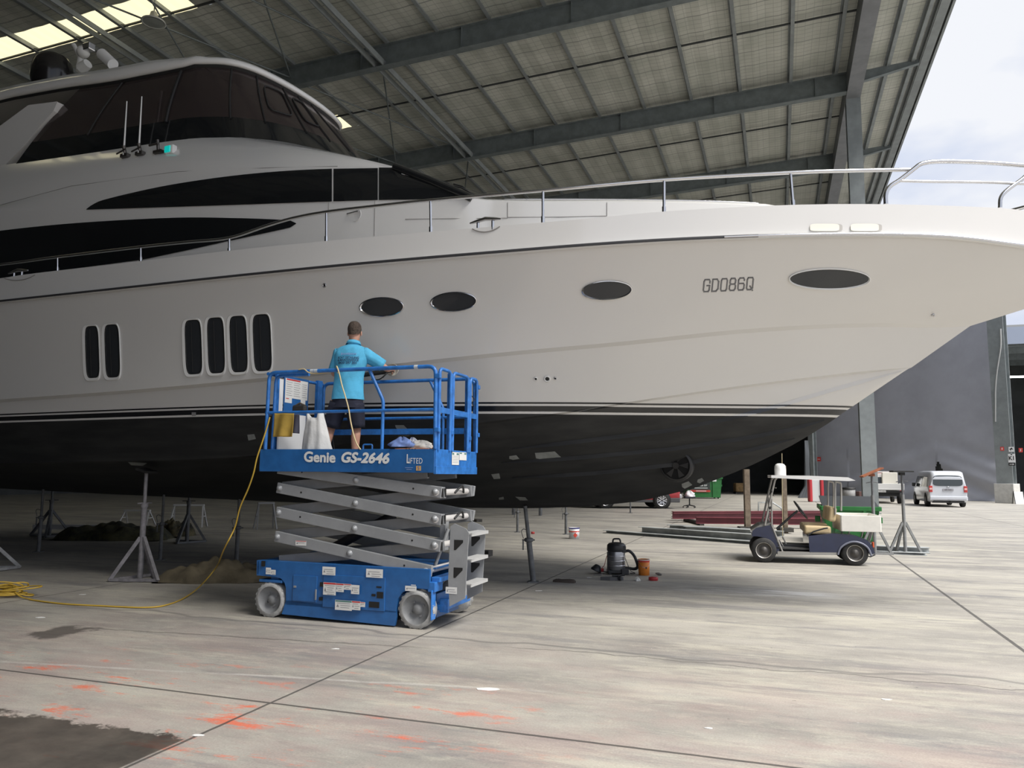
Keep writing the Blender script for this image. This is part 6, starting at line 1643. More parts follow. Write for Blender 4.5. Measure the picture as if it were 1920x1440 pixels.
# ================================================================== golf cart
cf = PF(W(-.31, 15.36), Vector((math.cos(math.radians(15)), -math.sin(math.radians(15)), 0)))     # local x runs from the front wheel to the rear wheel
cart = thing('golf_cart', 'dark blue golf cart with cream seats parked on the open floor', 'golf cart', M=cf.M)
NB = mat('cart_navy', (.010, .017, .055), .22, coat=.7, var=.1, scale=5); AL = mat('cart_tube', (.36, .35, .33), .5, .5); CRE = mat('cream_vinyl', (.56, .44, .26), .55, var=.08, scale=4)
def C3(px, py, yl=0.0): return cf.p(px, py, yl)
WB_ = cf.at(1604, 1045)[0]
def cwheel(x, y, r=.225, w=.18, s_=-1):
    c = Vector((x, y, r)); o = MB().lathe([(r * .62, w / 2), (r * .9, w / 2), (r, w / 2 - .03), (r, -w / 2 + .03), (r * .9, -w / 2), (.03, -w / 2)], c, (0, s_, 0), 32).build('wheel', mat('cart_tyre', (.03, .03, .03), .8, var=.2, scale=20), cart)
    MB().lathe([(r * .62, w / 2 - .002), (r * .55, w / 2 - .03), (r * .35, w / 2 - .05), (r * .25, w / 2 - .01), (.001, w / 2)], c, (0, s_, 0), 28).build('hub', mat('cart_hub', (.09, .085, .08), .5, .4), o)
    MB().lathe([(r * .64, w / 2 + .003), (r * .60, w / 2 - .004)], c, (0, s_, 0), 32).build('rim_ring', mat('rim_ring', (.5, .48, .44), .4, .4), o)
cwheel(.0, .09); cwheel(WB_, .09); cwheel(.0, 1.0, s_=1); cwheel(WB_, 1.0, s_=1)
WD = 1.08
def slab(P, y0, y1, name, m, bev=.03, lab=None): return MB().prism([(x, y0, z) for x, z in P], (0, y1 - y0, 0)).build(name, m, cart, bev=bev, label=lab)
# front cowl
cw_ = [cf.at(*p) for p in ((1410, 1006), (1411, 996), (1418, 990), (1450, 984), (1452, 995), (1462, 1032), (1456, 1040), (1448, 1018), (1436, 1009), (1420, 1006))]
slab(cw_, .05, 1.03, 'front_cowl', NB, .02)
dk_ = [cf.at(*p) for p in ((1409, 995), (1425, 985), (1448, 982), (1449, 989), (1412, 999))]; slab(dk_, .06, 1.02, 'dash_top', mat('dash_grey', (.20, .20, .19), .6), .01)
# rear body with wheel arch
rb = [cf.at(*p) for p in ((1516, 1005), (1560, 1000), (1600, 1003), (1625, 1012), (1636, 1024), (1641, 1038), (1630, 1040), (1626, 1028), (1612, 1019), (1596, 1018), (1582, 1022), (1574, 1030), (1570, 1036), (1518, 1036))]
slab(rb, .0, WD, 'rear_body', NB, .018)
ar = [cf.p(x, y, -.015) for x, y in ((1571, 1040), (1575, 1029), (1584, 1021), (1598, 1016), (1613, 1018), (1627, 1027), (1634, 1042))]
MB().tube(catmull(ar, 4), .018, 8).build('arch_trim', mat('arch_grey', (.16, .17, .22), .4), cart)
slab([cf.at(*p) for p in ((1458, 1034), (1569, 1036), (1570, 1041), (1458, 1041))], .0, WD, 'sill', AL, .008)
MB().box(((cf.at(1488, 1034)[0]), .54, .27), (.75, .98, .03)).build('floor_mat', mat('mat_black', (.05, .05, .05), .8), cart)
MB().box((.80, .54, .26), (1.5, .5, .12)).build('chassis', VB, cart)
# seats
def cushion(px0, py0, px1, py1, y0, y1, name, lean=0.0):
    a = cf.at(px0, py0); b_ = cf.at(px1, py1); MB().box(((a[0] + b_[0]) / 2, (y0 + y1) / 2, (a[1] + b_[1]) / 2), (abs(b_[0] - a[0]), y1 - y0, abs(a[1] - b_[1])), R=Matrix.Rotation(lean, 3, 'Y')).build(name, CRE, cart, bev=.04, seg=3)
cushion(1509, 986, 1560, 1003, .06, .52, 'seat_cushion'); cushion(1509, 984, 1560, 1001, .56, 1.02, 'seat_cushion')
cushion(1555, 951, 1570, 979, .06, .52, 'seat_backrest', .12); cushion(1555, 951, 1570, 979, .56, 1.02, 'seat_backrest', .12)
MB().tube([C3(1513, 1005, .03), C3(1525, 997, .02), C3(1545, 991, .02), C3(1552, 990, .02)], .014, 8).build('hip_rail', VB, cart)
# steering
MB().tube([C3(1456, 992, .30), C3(1490, 962, .30), C3(1496, 958, .30)], .022, 8).build('steering_column', VB, cart)
c = C3(1501, 956, .30); ax = Vector((.82, 0, .57)); x_ = Vector((0, 1, 0)); y_ = ax.normalized().cross(x_)
mb = MB(); mb.tube([c + (x_ * math.cos(2 * PI * k / 28) + y_ * math.sin(2 * PI * k / 28)) * .19 for k in range(28)], .014, 8, closed=True)
for a in (0.3, 2.4, 4.5): mb.tube([c - ax * .03, c + (x_ * math.cos(a) + y_ * math.sin(a)) * .185], .010, 6)
mb.build('steering_wheel', VB, cart)
# windscreen frame and roof posts
for y in (.05, 1.03):
    MB().tube([C3(1434, 985, .05) + Vector((0, y - .05, 0)), C3(1446, 930, .05) + Vector((0, y - .05, 0)), C3(1453, 900, .05) + Vector((0, y - .05, 0)), C3(1458, 894, .05) + Vector((0, y - .05, 0))], .02, 10).build('front_post', AL, cart)
    MB().tube([C3(1447, 935, .05) + Vector((0, y - .05, 0)), C3(1447, 985, .05) + Vector((0, y - .05, 0)), C3(1467, 1034, .05) + Vector((0, y - .05, 0))], .016, 8).build('front_strut', AL, cart)
    q = [C3(1566, 965, .05), C3(1566, 915, .05), C3(1567, 902, .05)]; MB().tube([v + Vector((0, y - .05, 0)) for v in q], .016, 8).build('rear_post', AL, cart)
    q = [C3(1577, 958, .05), C3(1577, 912, .05), C3(1574, 905, .05), C3(1566, 903, .05)]; MB().tube([v + Vector((0, y - .05, 0)) for v in catmull(q, 4)], .018, 8).build('rear_post', AL, cart)
for py, dx in ((975, 0), (960, 0), (945, 0), (930, 0), (915, 0)):
    x, z = cf.at(1440 + (985 - py) * .22, py, .05); MB().tube([(x, .05, z), (x, 1.03, z + .0)], .010, 6).build('cross_rung', AL, cart)
mb = MB()
for py in (921, 953): x, z = cf.at(1446 + (930 - py) * .1, py, .05); mb.tube([(x, .05, z - .02), (x - .01, .05, z + .03)], .026, 8)
mb.build('black_tape', BLK, cart)
rf = [cf.at(*p) for p in ((1446, 891), (1520, 892), (1590, 895), (1604, 901), (1590, 902), (1500, 898.5), (1446, 896))]
MB().prism([(x, -.02, z) for x, z in rf], (0, 1.14, 0)).build('roof', mat('cart_roof_white', (.74, .74, .74), .4), cart, bev=.012)
# cargo box
a = cf.at(1577, 966, -.02); b_ = cf.at(1652, 998, -.02); x0, x1, z1, z0 = a[0], b_[0], a[1], b_[1]
cbm = mat('cargo_cream', (.72, .70, .65), .6, var=.04); mb = MB()
for c_, s_ in (((x0 + x1) / 2, -.02, 0), (x1 - x0, .025, 1)), (((x0 + x1) / 2, 1.08, 0), (x1 - x0, .025, 1)), ((x0, .53, 0), (.025, 1.1, 1)), ((x1, .53, 0), (.025, 1.1, 1)): mb.box((c_[0], c_[1], (z0 + z1) / 2), (s_[0], s_[1], z1 - z0))
mb.box(((x0 + x1) / 2, .53, z0 + .02), (x1 - x0, 1.1, .03)); mb.build('cargo_box', cbm, cart, bev=.006)
for y in (.1, .98):
    for xx in (x0 + .15, x1 - .12): MB().tube([(xx, y, z0), (xx - .05, y, .45)], .014, 6).build('box_stay', AL, cart)
mb = MB(); mb.box((cf.at(1638, 1022)[0], .08, cf.at(1638, 1022)[1]), (.03, .12, .10)); mb.build('tail_light', mat('lens_orange', (.6, .10, .03), .3), cart, bev=.01)
MB().tube([C3(1612, 1040, .2), C3(1632, 1044, .2), C3(1641, 1040, .2)], .012, 6).build('tow_bar', VB, cart)
mb = MB(); mb.tube([C3(1461, 1012, .3), C3(1472, 1030, .3)], .015, 6); mb.tube([C3(1467, 1006, .4), C3(1478, 1028, .4)], .015, 6); mb.build('pedal', AL, cart)
# radome standing on the cart roof
q = C3(1463, 892, .35); rd_ = thing('satellite_dome', 'white domed antenna cover sitting on the golf cart roof', 'dome', M=cf.M @ Matrix.Translation(q))
MB().lathe([(.001, .235), (.045, .232), (.08, .215), (.10, .18), (.105, .12), (.105, .02), (.11, 0), (.001, 0)], n=32).build('dome', mat('dome_white', (.80, .80, .79), .35), rd_); MB().lathe([(.001, 0), (.16, 0), (.165, -.012), (.001, -.012)], n=28).build('flange', AL, rd_)

# ================================================================== stored steel, posts and skips
MAR = mat('maroon_primer', (.155, .035, .045), .5, var=.12, scale=2); GAL = mat('weathered_galv', (.40, .42, .42), .6, .3, var=.25, scale=2)
def steel(px0, py0, px1, py1, w, h, lab, m, z=.0, name='steel_beam', tf=.02):
    a = atz(px0, py0); b_ = atz(px1, py1); c = (a + b_) / 2; d = b_ - a; L_ = d.length
    o = MB().ibeam((-L_ / 2, 0, 0), (L_ / 2, 0, 0), w, h, tf, .015).build(name, m, None); o.location = (c.x, c.y, z + h / 2); o.rotation_euler = (0, 0, math.atan2(d.y, d.x)); tag(o, lab, 'beam'); return o
def chan(px0, py0, px1, py1, w, h, lab, m=GAL, z=.0):
    a = atz(px0, py0); b_ = atz(px1, py1); c = (a + b_) / 2; d = b_ - a; L_ = d.length; mb = MB()
    mb.box((0, 0, h / 2), (L_, .012, h)); mb.box((0, -w / 2, h - .006), (L_, w, .012)); mb.box((0, -w / 2, .006), (L_, w, .012)); o = mb.build('steel_channel', m, None); o.location = (c.x, c.y, z); o.rotation_euler = (0, 0, math.atan2(d.y, d.x)); tag(o, lab, 'beam'); return o
for px in (1300, 1520):
    g = atz(px, 981); o = MB().box((0, 0, .06), (.14, 2.4, .12)).build('dunnage', TIMD, None); o.location = (g.x, g.y, 0); tag(o, 'timber bearer under the maroon beams, %s' % ('left one' if px == 1300 else 'right one behind the cart'), 'timber')
steel(1261, 976, 1556, 974, .20, .20, 'rear maroon steel beam on timber bearers', MAR, .12)
steel(1261, 980, 1556, 978, .20, .20, 'middle maroon steel beam on timber bearers', MAR, .125)
steel(1305, 989, 1560, 992, .20, .20, 'front maroon steel beam, starting further right than the others', MAR, .12)
chan(1256, 991, 1420, 1000, .2, .10, 'short grey channel behind the long grey ones', z=.02)
chan(1137, 999, 1420, 1021, .16, .08, 'thin long grey channel reaching furthest left')
chan(1204, 998, 1430, 1014, .2, .16, 'deep grey channel in front of the thin one')
chan(1286, 996, 1470, 1006, .2, .15, 'wide grey channel nearest the timber posts')
chan(1560, 1029, 1742, 1036.5, .20, .12, 'grey channel passing under the right-hand boat stands'); chan(1600, 1036, 1736, 1041, .15, .06, 'flat grey channel beside the right-hand boat stands')
def tpost(px, py, ptop, w, lab):
    g = atz(px, py); top = atY(px, ptop, g.y); o = thing('timber_post', lab, 'post', (g.x, g.y, 0)); H = top.z
    hz = hull_z(g.x, g.y, 99)
    MB().box((0, 0, H / 2), (w, w * .9, H)).build('post', TIMB, o, bev=.008); MB().box((0, .02, .10), (w * 3.2, .3, .12)).build('foot', TIMD, o, bev=.01)
    MB().box((w * .55, .05, H * .62), (w * .25, w * .6, H * .75)).build('packing_strip', TIMD, o)
    return o
tpost(1402, 998, 880, .155, 'left upright timber post just left of the golf cart')
tpost(1473, 1000, 873, .12, 'right upright timber post seen through the golf cart front')
g = atz(1441, 958); o = thing('pipe_rack', 'small bent pipe rest on the floor between the timber posts', 'rack', (g.x, g.y, 0)); MB().tube([(-.45, 0, 0), (-.45, 0, .38), (.2, 0, .38), (.6, 0, .12), (.62, 0, .0)], .04, 8).build('pipe', GAL, o)
o = MB().tube([atY(1466, 850, 20.0) , Vector((atY(1466, 960, 20.0).x, 20.0, .0))], .010, 6).build('hanging_rope', mat('rope_tan', (.45, .38, .24), .8), None); tag(o, 'thin tan rope hanging beside the right timber post', 'rope')
# boat stands at right
RUST = mat('rusty_plate', (.30, .10, .045), .7, var=.2, scale=8)
def bigstand(px, py, ptop, lab, plate, tilt, pw):
    g = atz(px, py); H = atY(px, ptop, g.y).z; o = thing('boat_stand', lab, 'boat stand', (g.x, g.y, 0), -.1); m = mat('stand_mid', (.22, .225, .225), .6, .3, var=.15, scale=6)
    MB().tube([(0, 0, .03), (0, 0, H * .72)], .034, 12).build('outer_post', m, o); MB().tube([(0, 0, H * .7), (0, 0, H - .02)], .022, 10).build('screw_post', STAND, o)
    for a in (PI, 0, PI / 2 + .2):
        MB().beam((.03 * math.cos(a), .03 * math.sin(a), .66), (.32 * math.cos(a), .32 * math.sin(a), .04), .045, .045).build('leg', m, o)
    MB().beam((-.36, 0, .025), (.36, 0, .025), .06, .05).build('base_bar', m, o); MB().beam((0, 0, .025), (0, .34, .025), .06, .05).build('base_bar', m, o)
    mb = MB().box((0, 0, H), (pw, .22, .03), R=Matrix.Rotation(-tilt, 3, 'Y')); mb.box((0, 0, H - .05), (.10, .10, .06)); mb.build('head_plate', plate, o, bev=.004)
    mb = MB(); mb.tube([(-.12, 0, H - .22), (0, 0, H - .19), (.12, 0, H - .21)], .010, 6); mb.build('adjusting_bar', STAND, o); return o
bigstand(1641, 1040, 886, 'boat stand with a tilted rusty top plate behind the cart box', RUST, .42, .46)
bigstand(1698, 1040, 884, 'boat stand with a flat black top plate, the rightmost one', BLK, 0.0, .42)
# green skips
GRN = mat('skip_green', (.02, .155, .035), .5, var=.12, scale=3); LID = mat('skip_lid', (.028, .031, .034), .5, var=.1)
def skip(o_, yaw, L_, Wd, H, lab, lid=True, label=False):
    o = thing('skip_bin', lab, 'skip bin', (o_.x, o_.y, 0), yaw); mb = MB()
    prof = [(-L_ / 2 + .12, .08), (L_ / 2 - .12, .08), (L_ / 2, H - .12), (L_ / 2, H), (-L_ / 2, H), (-L_ / 2, H - .12)]
    for y in (0, Wd): mb.prism([(x, y, z) for x, z in prof], (0, .03 if y == 0 else -.03, 0))
    for i in (0, 1, 5): a, b_ = prof[i], prof[(i + 1) % 6]; mb.prism([(a[0], 0, a[1]), (b_[0], 0, b_[1]), (b_[0], Wd, b_[1]), (a[0], Wd, a[1])], (0, 0, .03) if i == 0 else (-.03 if i == 1 else .03, 0, 0))
    body = mb.build('body', GRN, o)
    mb = MB(); mb.box((0, -.03, H - .04), (L_ + .06, .06, .10)); mb.box((L_ / 2 + .03, Wd / 2, H - .04), (.06, Wd + .06, .10)); mb.box((-L_ / 2 - .03, Wd / 2, H - .04), (.06, Wd + .06, .10)); mb.build('rim', GRN, o, bev=.01)
    for x in (-L_ / 4, L_ / 4): MB().box((x, -.03, H * .5), (.06, .05, H - .15)).build('rib', GRN, o)
    for s_ in (-1, 1): MB().box((s_ * (L_ / 2 + .08), Wd / 2, H * .62), (.12, .25, .14)).build('lifting_pocket', GRN, o, bev=.01)
    if lid: MB().grid([[Vector((x, y, z)) for x in (-L_ / 2, L_ / 2)] for y, z in ((-.04, H + .01), (Wd * .5, H + .12), (Wd + .04, H + .22))], False).build('lid', LID, o, solid=.03)
    for x in (-L_ / 2 + .25, L_ / 2 - .25):
        for y in (.15, Wd - .15): MB().cyl((x, y - .03, .06), (x, y + .03, .06), .06, 12).build('castor', BLK, o)
    if label:
        mb = MB(); mb.box((-.25, -.062, H * .60), (1.35, .006, H * .48)); lb_ = mb.build('company_panel', mat('panel_dark', (.03, .04, .035), .5), o)
        mb = MB(); mb.box((-.25, -.066, H * .36), (1.35, .006, .14)); mb.build('red_strip', mat('panel_red', (.5, .05, .04), .5), lb_)
        mb = MB(); add_text(mb, 'environmental', .15, (-.2, -.067, H * .76), (1, 0, 0), (0, 0, 1)); add_text(mb, '1300 926 337', .15, (-.2, -.067, H * .62), (1, 0, 0), (0, 0, 1), bold=.004); mb.box((-.2, -.067, H * .50), (.9, .003, .04)); mb.box((-.2, -.071, H * .36), (.7, .003, .04)); mb.build('panel_lettering', LET, lb_)
        MB().box((.72, -.062, H * .86), (.28, .006, .13)).build('number_plate', SW, o)
    return o
g = atz(1320, 935); skip(g, -.05, 2.5, 1.5, 1.45, 'green skip with a dark company panel in the background under the bow', lid=False, label=True)
g0 = atz(1558, 1010); g1 = atz(1651, 1023)
skb = PF(g1, Q_); H = atY(1655, 950, g1.y).z
sk2 = skip(g1 + Q_ * -.62 + P_ * .0, -AZ, 1.24, 1.5, H * .98, 'large green skip with black lid behind the golf cart')
# red and white bollard stack, bin and box by the wall
g = atz(1530, 941); o = thing('barrier_stand', 'red and white padded stand before the narrow column', 'stand', (g.x, g.y, 0)); 
for s_ in (-1, 1): MB().box((s_ * .36, 0, .72), (.20, .4, 1.44)).build('red_pad', mat('pad_red', (.42, .03, .04), .5), o, bev=.06)
MB().box((0, .05, .70), (.50, .3, 1.36)).build('panel', mat('pad_grey', (.50, .52, .52), .5), o, bev=.02)
g = atz(1592, 938); o = thing('rubbish_bin', 'small grey rubbish bin at the foot of the grey wall', 'bin', (g.x, g.y, 0)); MB().lathe([(.001, 0), (.38, 0), (.42, .75), (.001, .75)], n=20).build('body', mat('bin_grey', (.25, .25, .25), .6), o); MB().lathe([(.45, .75), (.45, .85), (.001, .90)], n=20).build('lid', BLK, o)
g = atz(1600, 938); o = MB().box((0, 0, .3), (.7, .5, .6)).build('crate', mat('crate_brown', (.10, .05, .045), .7), None, bev=.03); o.location = (g.x + .55, g.y - .2, 0); tag(o, 'dark red crate between the grey bin and tall column', 'crate')
# shapes inside the dark opening
g = atY(1386, 915, 69.0); o = thing('covered_pallet', 'brown wrapped load in the dark opening behind the timber post', 'load', (g.x, g.y, 0)); MB().box((0, 0, .55), (.85, .9, .8)).build('load', mat('load_brown', (.28, .18, .08), .8, var=.2), o, bev=.12, seg=3); MB().box((0, 0, .07), (.9, .95, .14)).build('pallet', TIMD, o)

# ================================================================== office chair with cloth
g = atz(1293, 952); oc = thing('office_chair', 'black swivel stool standing on the floor behind the red car', 'chair', (g.x, g.y, 0))
for k in range(5):
    a = 2 * PI * k / 5 + .3; MB().tube([(0, 0, .13), (.30 * math.cos(a), .30 * math.sin(a), .08)], .024, 8, rs=[.028, .018]).build('leg', BLK, oc); MB().ball((.31 * math.cos(a), .31 * math.sin(a), .035), .035, 6).build('castor', BLK, oc)
MB().tube([(0, 0, .1), (0, 0, .46)], .03, 10).build('gas_post', BLK, oc); MB().box((0, 0, .50), (.52, .48, .09)).build('seat', mat('chair_fabric', (.03, .03, .04), .9), oc, bev=.04, seg=3); MB().box((-.26, 0, .58), (.06, .3, .06)).build('armrest', BLK, oc, bev=.01)
crumple(Vector((g.x, g.y, .545)), (.24, .2, .25), 'white_cloth', mat('cloth_white', (.72, .72, .74), .9, bump=.4), 31, 'white cloth bundled on the seat of the swivel chair', 'cloth', M=Matrix.Identity(4))

# ================================================================== vehicles
def ringpts(x, zb, zw, zt, wb, ww, wt):
    "half ring from bottom centre to roof centre on the left, mirrored"
    H_ = [(0, zb), (wb * .9, zb), (wb, zb + .06), (wb * 1.0 + (ww - wb) * .6, zb + (zw - zb) * .5), (ww, zw - .05), (ww * .99, zw + .02), (ww + (wt - ww) * .75, zw + (zt - zw) * .70), (wt, zt - .07), (wt * .86, zt - .01), (0, zt)]
    return [Vector((x, y, z)) for y, z in H_] + [Vector((x, -y, z)) for y, z in reversed(H_[1:-1])]
def body(st, name, m, par, sub=1):
    rows = [ringpts(*s_) for s_ in st]; mb = MB().grid(rows, closed=True); n = len(rows[0]); mb.add(rows[0], [tuple(range(n - 1, -1, -1))]); mb.add(rows[-1], [tuple(range(n))]); return mb.build(name, m, par)
def vwheel(par, x, y, r, w, s_, hubm):
    o = MB().lathe([(r * .66, w / 2), (r * .93, w / 2), (r, w / 2 - .03), (r, -w / 2 + .03), (r * .93, -w / 2), (.05, -w / 2)], (x, y, r), (0, s_, 0), 32).build('wheel', mat('car_tyre', (.02, .02, .02), .8), par)
    hb_ = MB().lathe([(r * .66, w / 2 - .005), (r * .60, w / 2 - .04), (.02, w / 2 - .06)], (x, y, r), (0, s_, 0), 24)
    hb_.build('rim', mat('rim_dark', (.05, .05, .055), .4, .5), o)
    sp_ = MB()
    for k in range(6):
        a = 2 * PI * k / 6; d = Vector((math.cos(a), 0, math.sin(a))); e = Vector((-math.sin(a), 0, math.cos(a)))
        for u in (-1, 1): sp_.beam(Vector((x, y, r)) + Vector((0, s_ * (w / 2 - .02), 0)) + d * r * .12, Vector((x, y, r)) + Vector((0, s_ * (w / 2 - .01), 0)) + d * r * .62 + e * u * r * .14, .035, .03, up=(0, 1, 0))
    sp_.lathe([(r * .66, w / 2 + .002), (r * .60, w / 2 - .01)], (x, y, r), (0, s_, 0), 32); sp_.build('spokes', hubm, o)
GLS = mat('vehicle_glass', (.05, .06, .065), .08)
# silver van seen from behind; local x points forward (away), y to its left
van_o = W(8.62, 47.7); vM = Matrix((P_, -Q_, Vector((0, 0, 1)))).transposed().to_4x4(); vM.translation = van_o
van = thing('van', 'silver passenger van parked by the grey fabric wall', 'van', M=vM @ Matrix.Rotation(math.radians(1.5), 4, 'Z'))
SIL = mat('van_silver', (.60, .62, .66), .28, .3, coat=.6)
st = [(-.06, .35, 1.0, 1.60, .85, .90, .70), (.0, .28, 1.0, 1.86, .90, .93, .74), (.12, .26, 1.0, 1.93, .93, .945, .78), (.6, .26, 1.0, 1.96, .94, .95, .80), (2.5, .26, 1.0, 1.97, .94, .95, .80), (3.4, .26, 1.0, 1.94, .94, .95, .79), (3.9, .26, 1.02, 1.75, .94, .94, .74), (4.35, .26, 1.02, 1.20, .92, .92, .74), (4.7, .26, .95, 1.02, .86, .86, .66), (4.85, .3, .7, .80, .70, .70, .5)]
body(st, 'body', SIL, van)
mb = MB(); mb.add([(-.075, .72, 1.16), (-.075, -.72, 1.16), (-.045, -.66, 1.72), (-.045, .66, 1.72)], [(0, 1, 2, 3)]); 
P = []
for k in range(32):
    a = 2 * PI * k / 32; c_, s_ = math.cos(a), math.sin(a); yy = .74 * math.copysign(abs(c_) ** .35, c_); zz = 1.42 + .29 * math.copysign(abs(s_) ** .45, s_); P.append((-.085 + .07 * (zz - 1.13) , yy * (1 - .10 * (zz - 1.13)), zz))
MB().prism(P, (.02, 0, 0)).build('rear_window', GLS, van)
for y0 in (1, -1):
    P = [(.35, 1.08), (1.75, 1.08), (1.75, 1.66), (.50, 1.66)]; P2 = [(1.85, 1.08), (2.75, 1.08), (2.75, 1.66), (1.85, 1.66)]; P3 = [(2.85, 1.08), (3.85, 1.10), (3.35, 1.66), (2.85, 1.66)]
    for q in (P, P2, P3): MB().add([(x, y0 * (.955 - .16 * max(0, z - 1.05)), z) for x, z in q], [(0, 1, 2, 3)]).build('side_window', GLS, van)
    MB().box((-.05, y0 * .84, .97), (.10, .17, .34)).build('tail_light', mat('tail_red', (.45, .04, .035), .3), van, bev=.02)
    MB().box((-.105, y0 * .84, .98), (.01, .13, .10)).build('lamp_band', mat('tail_pale', (.75, .45, .42), .3), van)
    MB().box((3.45, y0 * 1.06, 1.18), (.12, .18, .22)).build('mirror', mat('mirror_black', (.03, .03, .03), .4), van, bev=.04)
mb = MB(); mb.box((-.07, 0, .47), (.14, 1.84, .24)); mb.build('bumper', SIL, van, bev=.04); MB().box((-.145, 0, .42), (.01, 1.7, .03)).build('bumper_strip', mat('strip_grey', (.3, .3, .32), .5), van)
MB().box((-.09, .0, .93), (.02, .52, .13)).build('number_plate', mat('plate_grey', (.32, .32, .34), .5), van, bev=.005)
mb = MB(); add_text(mb, '684 RSH', .10, (-.102, 0, .93), (0, -1, 0), (0, 0, 1), bold=.002); mb.build('plate_characters', mat('plate_ink', (.10, .10, .12), .5), van)
mb = MB(); mb.tube([(-.095, .06 * math.cos(a * PI / 10), 1.06 + .06 * math.sin(a * PI / 10)) for a in range(20)], .008, 6, closed=True); mb.tube([(-.095, -.035, 1.09), (-.095, -.01, 1.02), (-.095, 0, 1.06), (-.095, .01, 1.02), (-.095, .035, 1.09)], .005, 5); mb.build('badge', STEEL, van)
for x in (.85, 3.95):
    for y in (.86, -.86): vwheel(van, x, y, .33, .22, 1 if y > 0 else -1, mat('van_hubcap', (.3, .3, .31), .4, .5))
mb = MB()
for x in (.85, 3.95): mb.lathe([(.40, 0), (.40, .02), (.001, .02)], (x, .935, .36), (0, 1, 0), 24)
mb.build('wheel_arch', BLK, van)
MB().tube([(-.16, -.05, .30), (-.24, -.05, .30), (-.24, -.05, .36)], .03, 8).build('tow_ball', BLK, van); MB().box((.1, 0, .28), (.5, 1.5, .1)).build('underbody', BLK, van)
# white tray ute further back
ug = atz(1664, 944.5); uM = Matrix((P_, -Q_, Vector((0, 0, 1)))).transposed().to_4x4(); uM.translation = ug
ute = thing('tray_ute', 'white tray-back work truck parked beside the tall steel column', 'truck', M=uM)
WT = mat('truck_white', (.74, .74, .72), .4)
st = [(1.75, .45, 1.05, 1.62, .78, .82, .62), (1.8, .40, 1.05, 1.80, .82, .84, .66), (2.6, .40, 1.05, 1.84, .84, .85, .68), (3.2, .40, 1.05, 1.62, .84, .85, .66), (3.7, .40, 1.02, 1.10, .84, .84, .70), (4.6, .42, .98, 1.02, .80, .80, .66), (4.8, .5, .8, .85, .7, .7, .5)]
body(st, 'cab', WT, ute); MB().box((1.72, .22, 1.38), (.02, .95, .40)).build('rear_window', GLS, ute, bev=.03)
MB().box((1.55, -.48, 1.45), (.25, .10, .80)).build('cab_pillar', WT, ute)
MB().box((.85, 0, .86), (1.85, 1.86, .08)).box((-.05, 0, 1.02), (.04, 1.86, .36)).box((.85, .93, 1.02), (1.85, .04, .36)).box((.85, -.93, 1.02), (1.85, .04, .36)).build('tray', WT, ute, bev=.01)
MB().box((1.45, -.35, 1.45), (.45, .85, .85)).build('tool_cabinet', mat('cabinet_cream', (.66, .63, .55), .5), ute, bev=.03)
MB().box((.4, 0, .62), (.9, 1.3, .34)).build('chassis', BLK, ute); MB().box((-.10, 0, .72), (.05, 1.8, .10)).build('rear_bar', BLK, ute)
MB().box((-.14, .28, .74), (.015, .42, .12)).build('number_plate', mat('plate_pale', (.6, .6, .58), .5), ute); mb = MB(); add_text(mb, '973 HBN', .09, (-.150, .28, .74), (0, -1, 0), (0, 0, 1)); mb.build('plate_characters', mat('plate_ink', (.10, .10, .12), .5), ute)
for s_ in (-1, 1): MB().box((-.06, s_ * .80, .74), (.06, .22, .12)).build('tail_light', mat('tail_red', (.45, .04, .035), .3), ute)
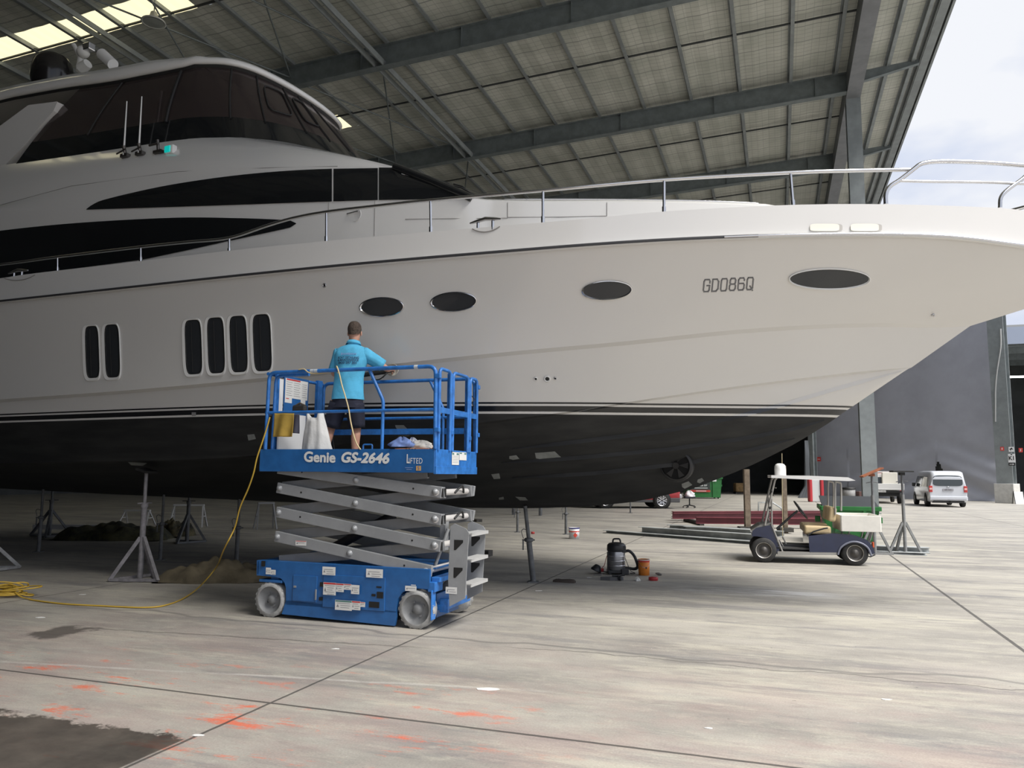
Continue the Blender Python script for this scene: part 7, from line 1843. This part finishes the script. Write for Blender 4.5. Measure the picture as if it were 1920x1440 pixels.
MB().box((1.95, 0, 1.90), (.25, .8, .08)).build('light_bar', mat('light_bar', (.7, .68, .66), .4), ute, bev=.01); mb = MB(); mb.tube([(1.75, -.7, 1.4), (1.75, -.7, 1.82), (1.75, .7, 1.82), (1.75, .7, 1.4)], .025, 8); mb.build('rack_hoop', mat('hoop_red', (.40, .10, .07), .5), ute)
for x in (.75, 3.85):
    for y in (.75, -.75): vwheel(ute, x, y, .33, .2, 1 if y > 0 else -1, mat('van_hubcap', (.3, .3, .31), .4, .5))
# red wagon, only its tail shows past the keel; seen from its left side, nose to the left
rg_ = atz(1240, 953.5); cM = Matrix((-Vector((1, .10, 0)).normalized(), -Vector((-.10, 1, 0)).normalized(), Vector((0, 0, 1)))).transposed().to_4x4(); cM.translation = Vector((rg_.x, rg_.y, 0)) 
car = thing('red_wagon', 'red four-wheel-drive wagon parked behind the keel, tail to the right', 'car', M=cM @ Matrix.Translation((0, -.82, 0)))
REDC = mat('car_red', (.33, .012, .022), .25, coat=.8)
st = [(-.95, .55, .95, 1.0, .70, .78, .6), (-.90, .45, 1.0, 1.35, .86, .88, .66), (-.80, .40, 1.02, 1.66, .90, .92, .72), (.0, .36, 1.02, 1.74, .93, .94, .74), (1.6, .34, 1.0, 1.74, .93, .94, .74), (2.3, .34, .98, 1.40, .93, .93, .72), (2.7, .34, .98, 1.06, .92, .92, .74), (3.5, .36, .88, .92, .86, .86, .70), (3.7, .45, .7, .74, .7, .7, .5)]
body(st, 'body', REDC, car); MB().box((1.35, 0, .40), (4.5, 1.86, .22)).build('sill_cladding', mat('cladding_grey', (.07, .07, .075), .6), car, bev=.03)
for x in (0, 2.75):
    MB().lathe([(.44, 0), (.44, .03), (.001, .03)], (x, .92, .40), (0, 1, 0), 28).build('wheel_arch', BLK, car)
    for y in (.84, -.84): vwheel(car, x, y, .375, .24, 1 if y > 0 else -1, mat('alloy_bright', (.66, .66, .68), .25, .9))
MB().box((-.87, .80, 1.02), (.18, .22, .16)).build('tail_light', mat('tail_bright', (.60, .05, .05), .2), car, bev=.02)
MB().box((-.95, 0, .58), (.16, 1.7, .22)).build('bumper', mat('bumper_silver', (.45, .45, .47), .35, .4), car, bev=.05); MB().box((.4, .85, 1.38), (2.2, .1, .36)).build('side_window', GLS, car)
bpy.context.view_layer.update()
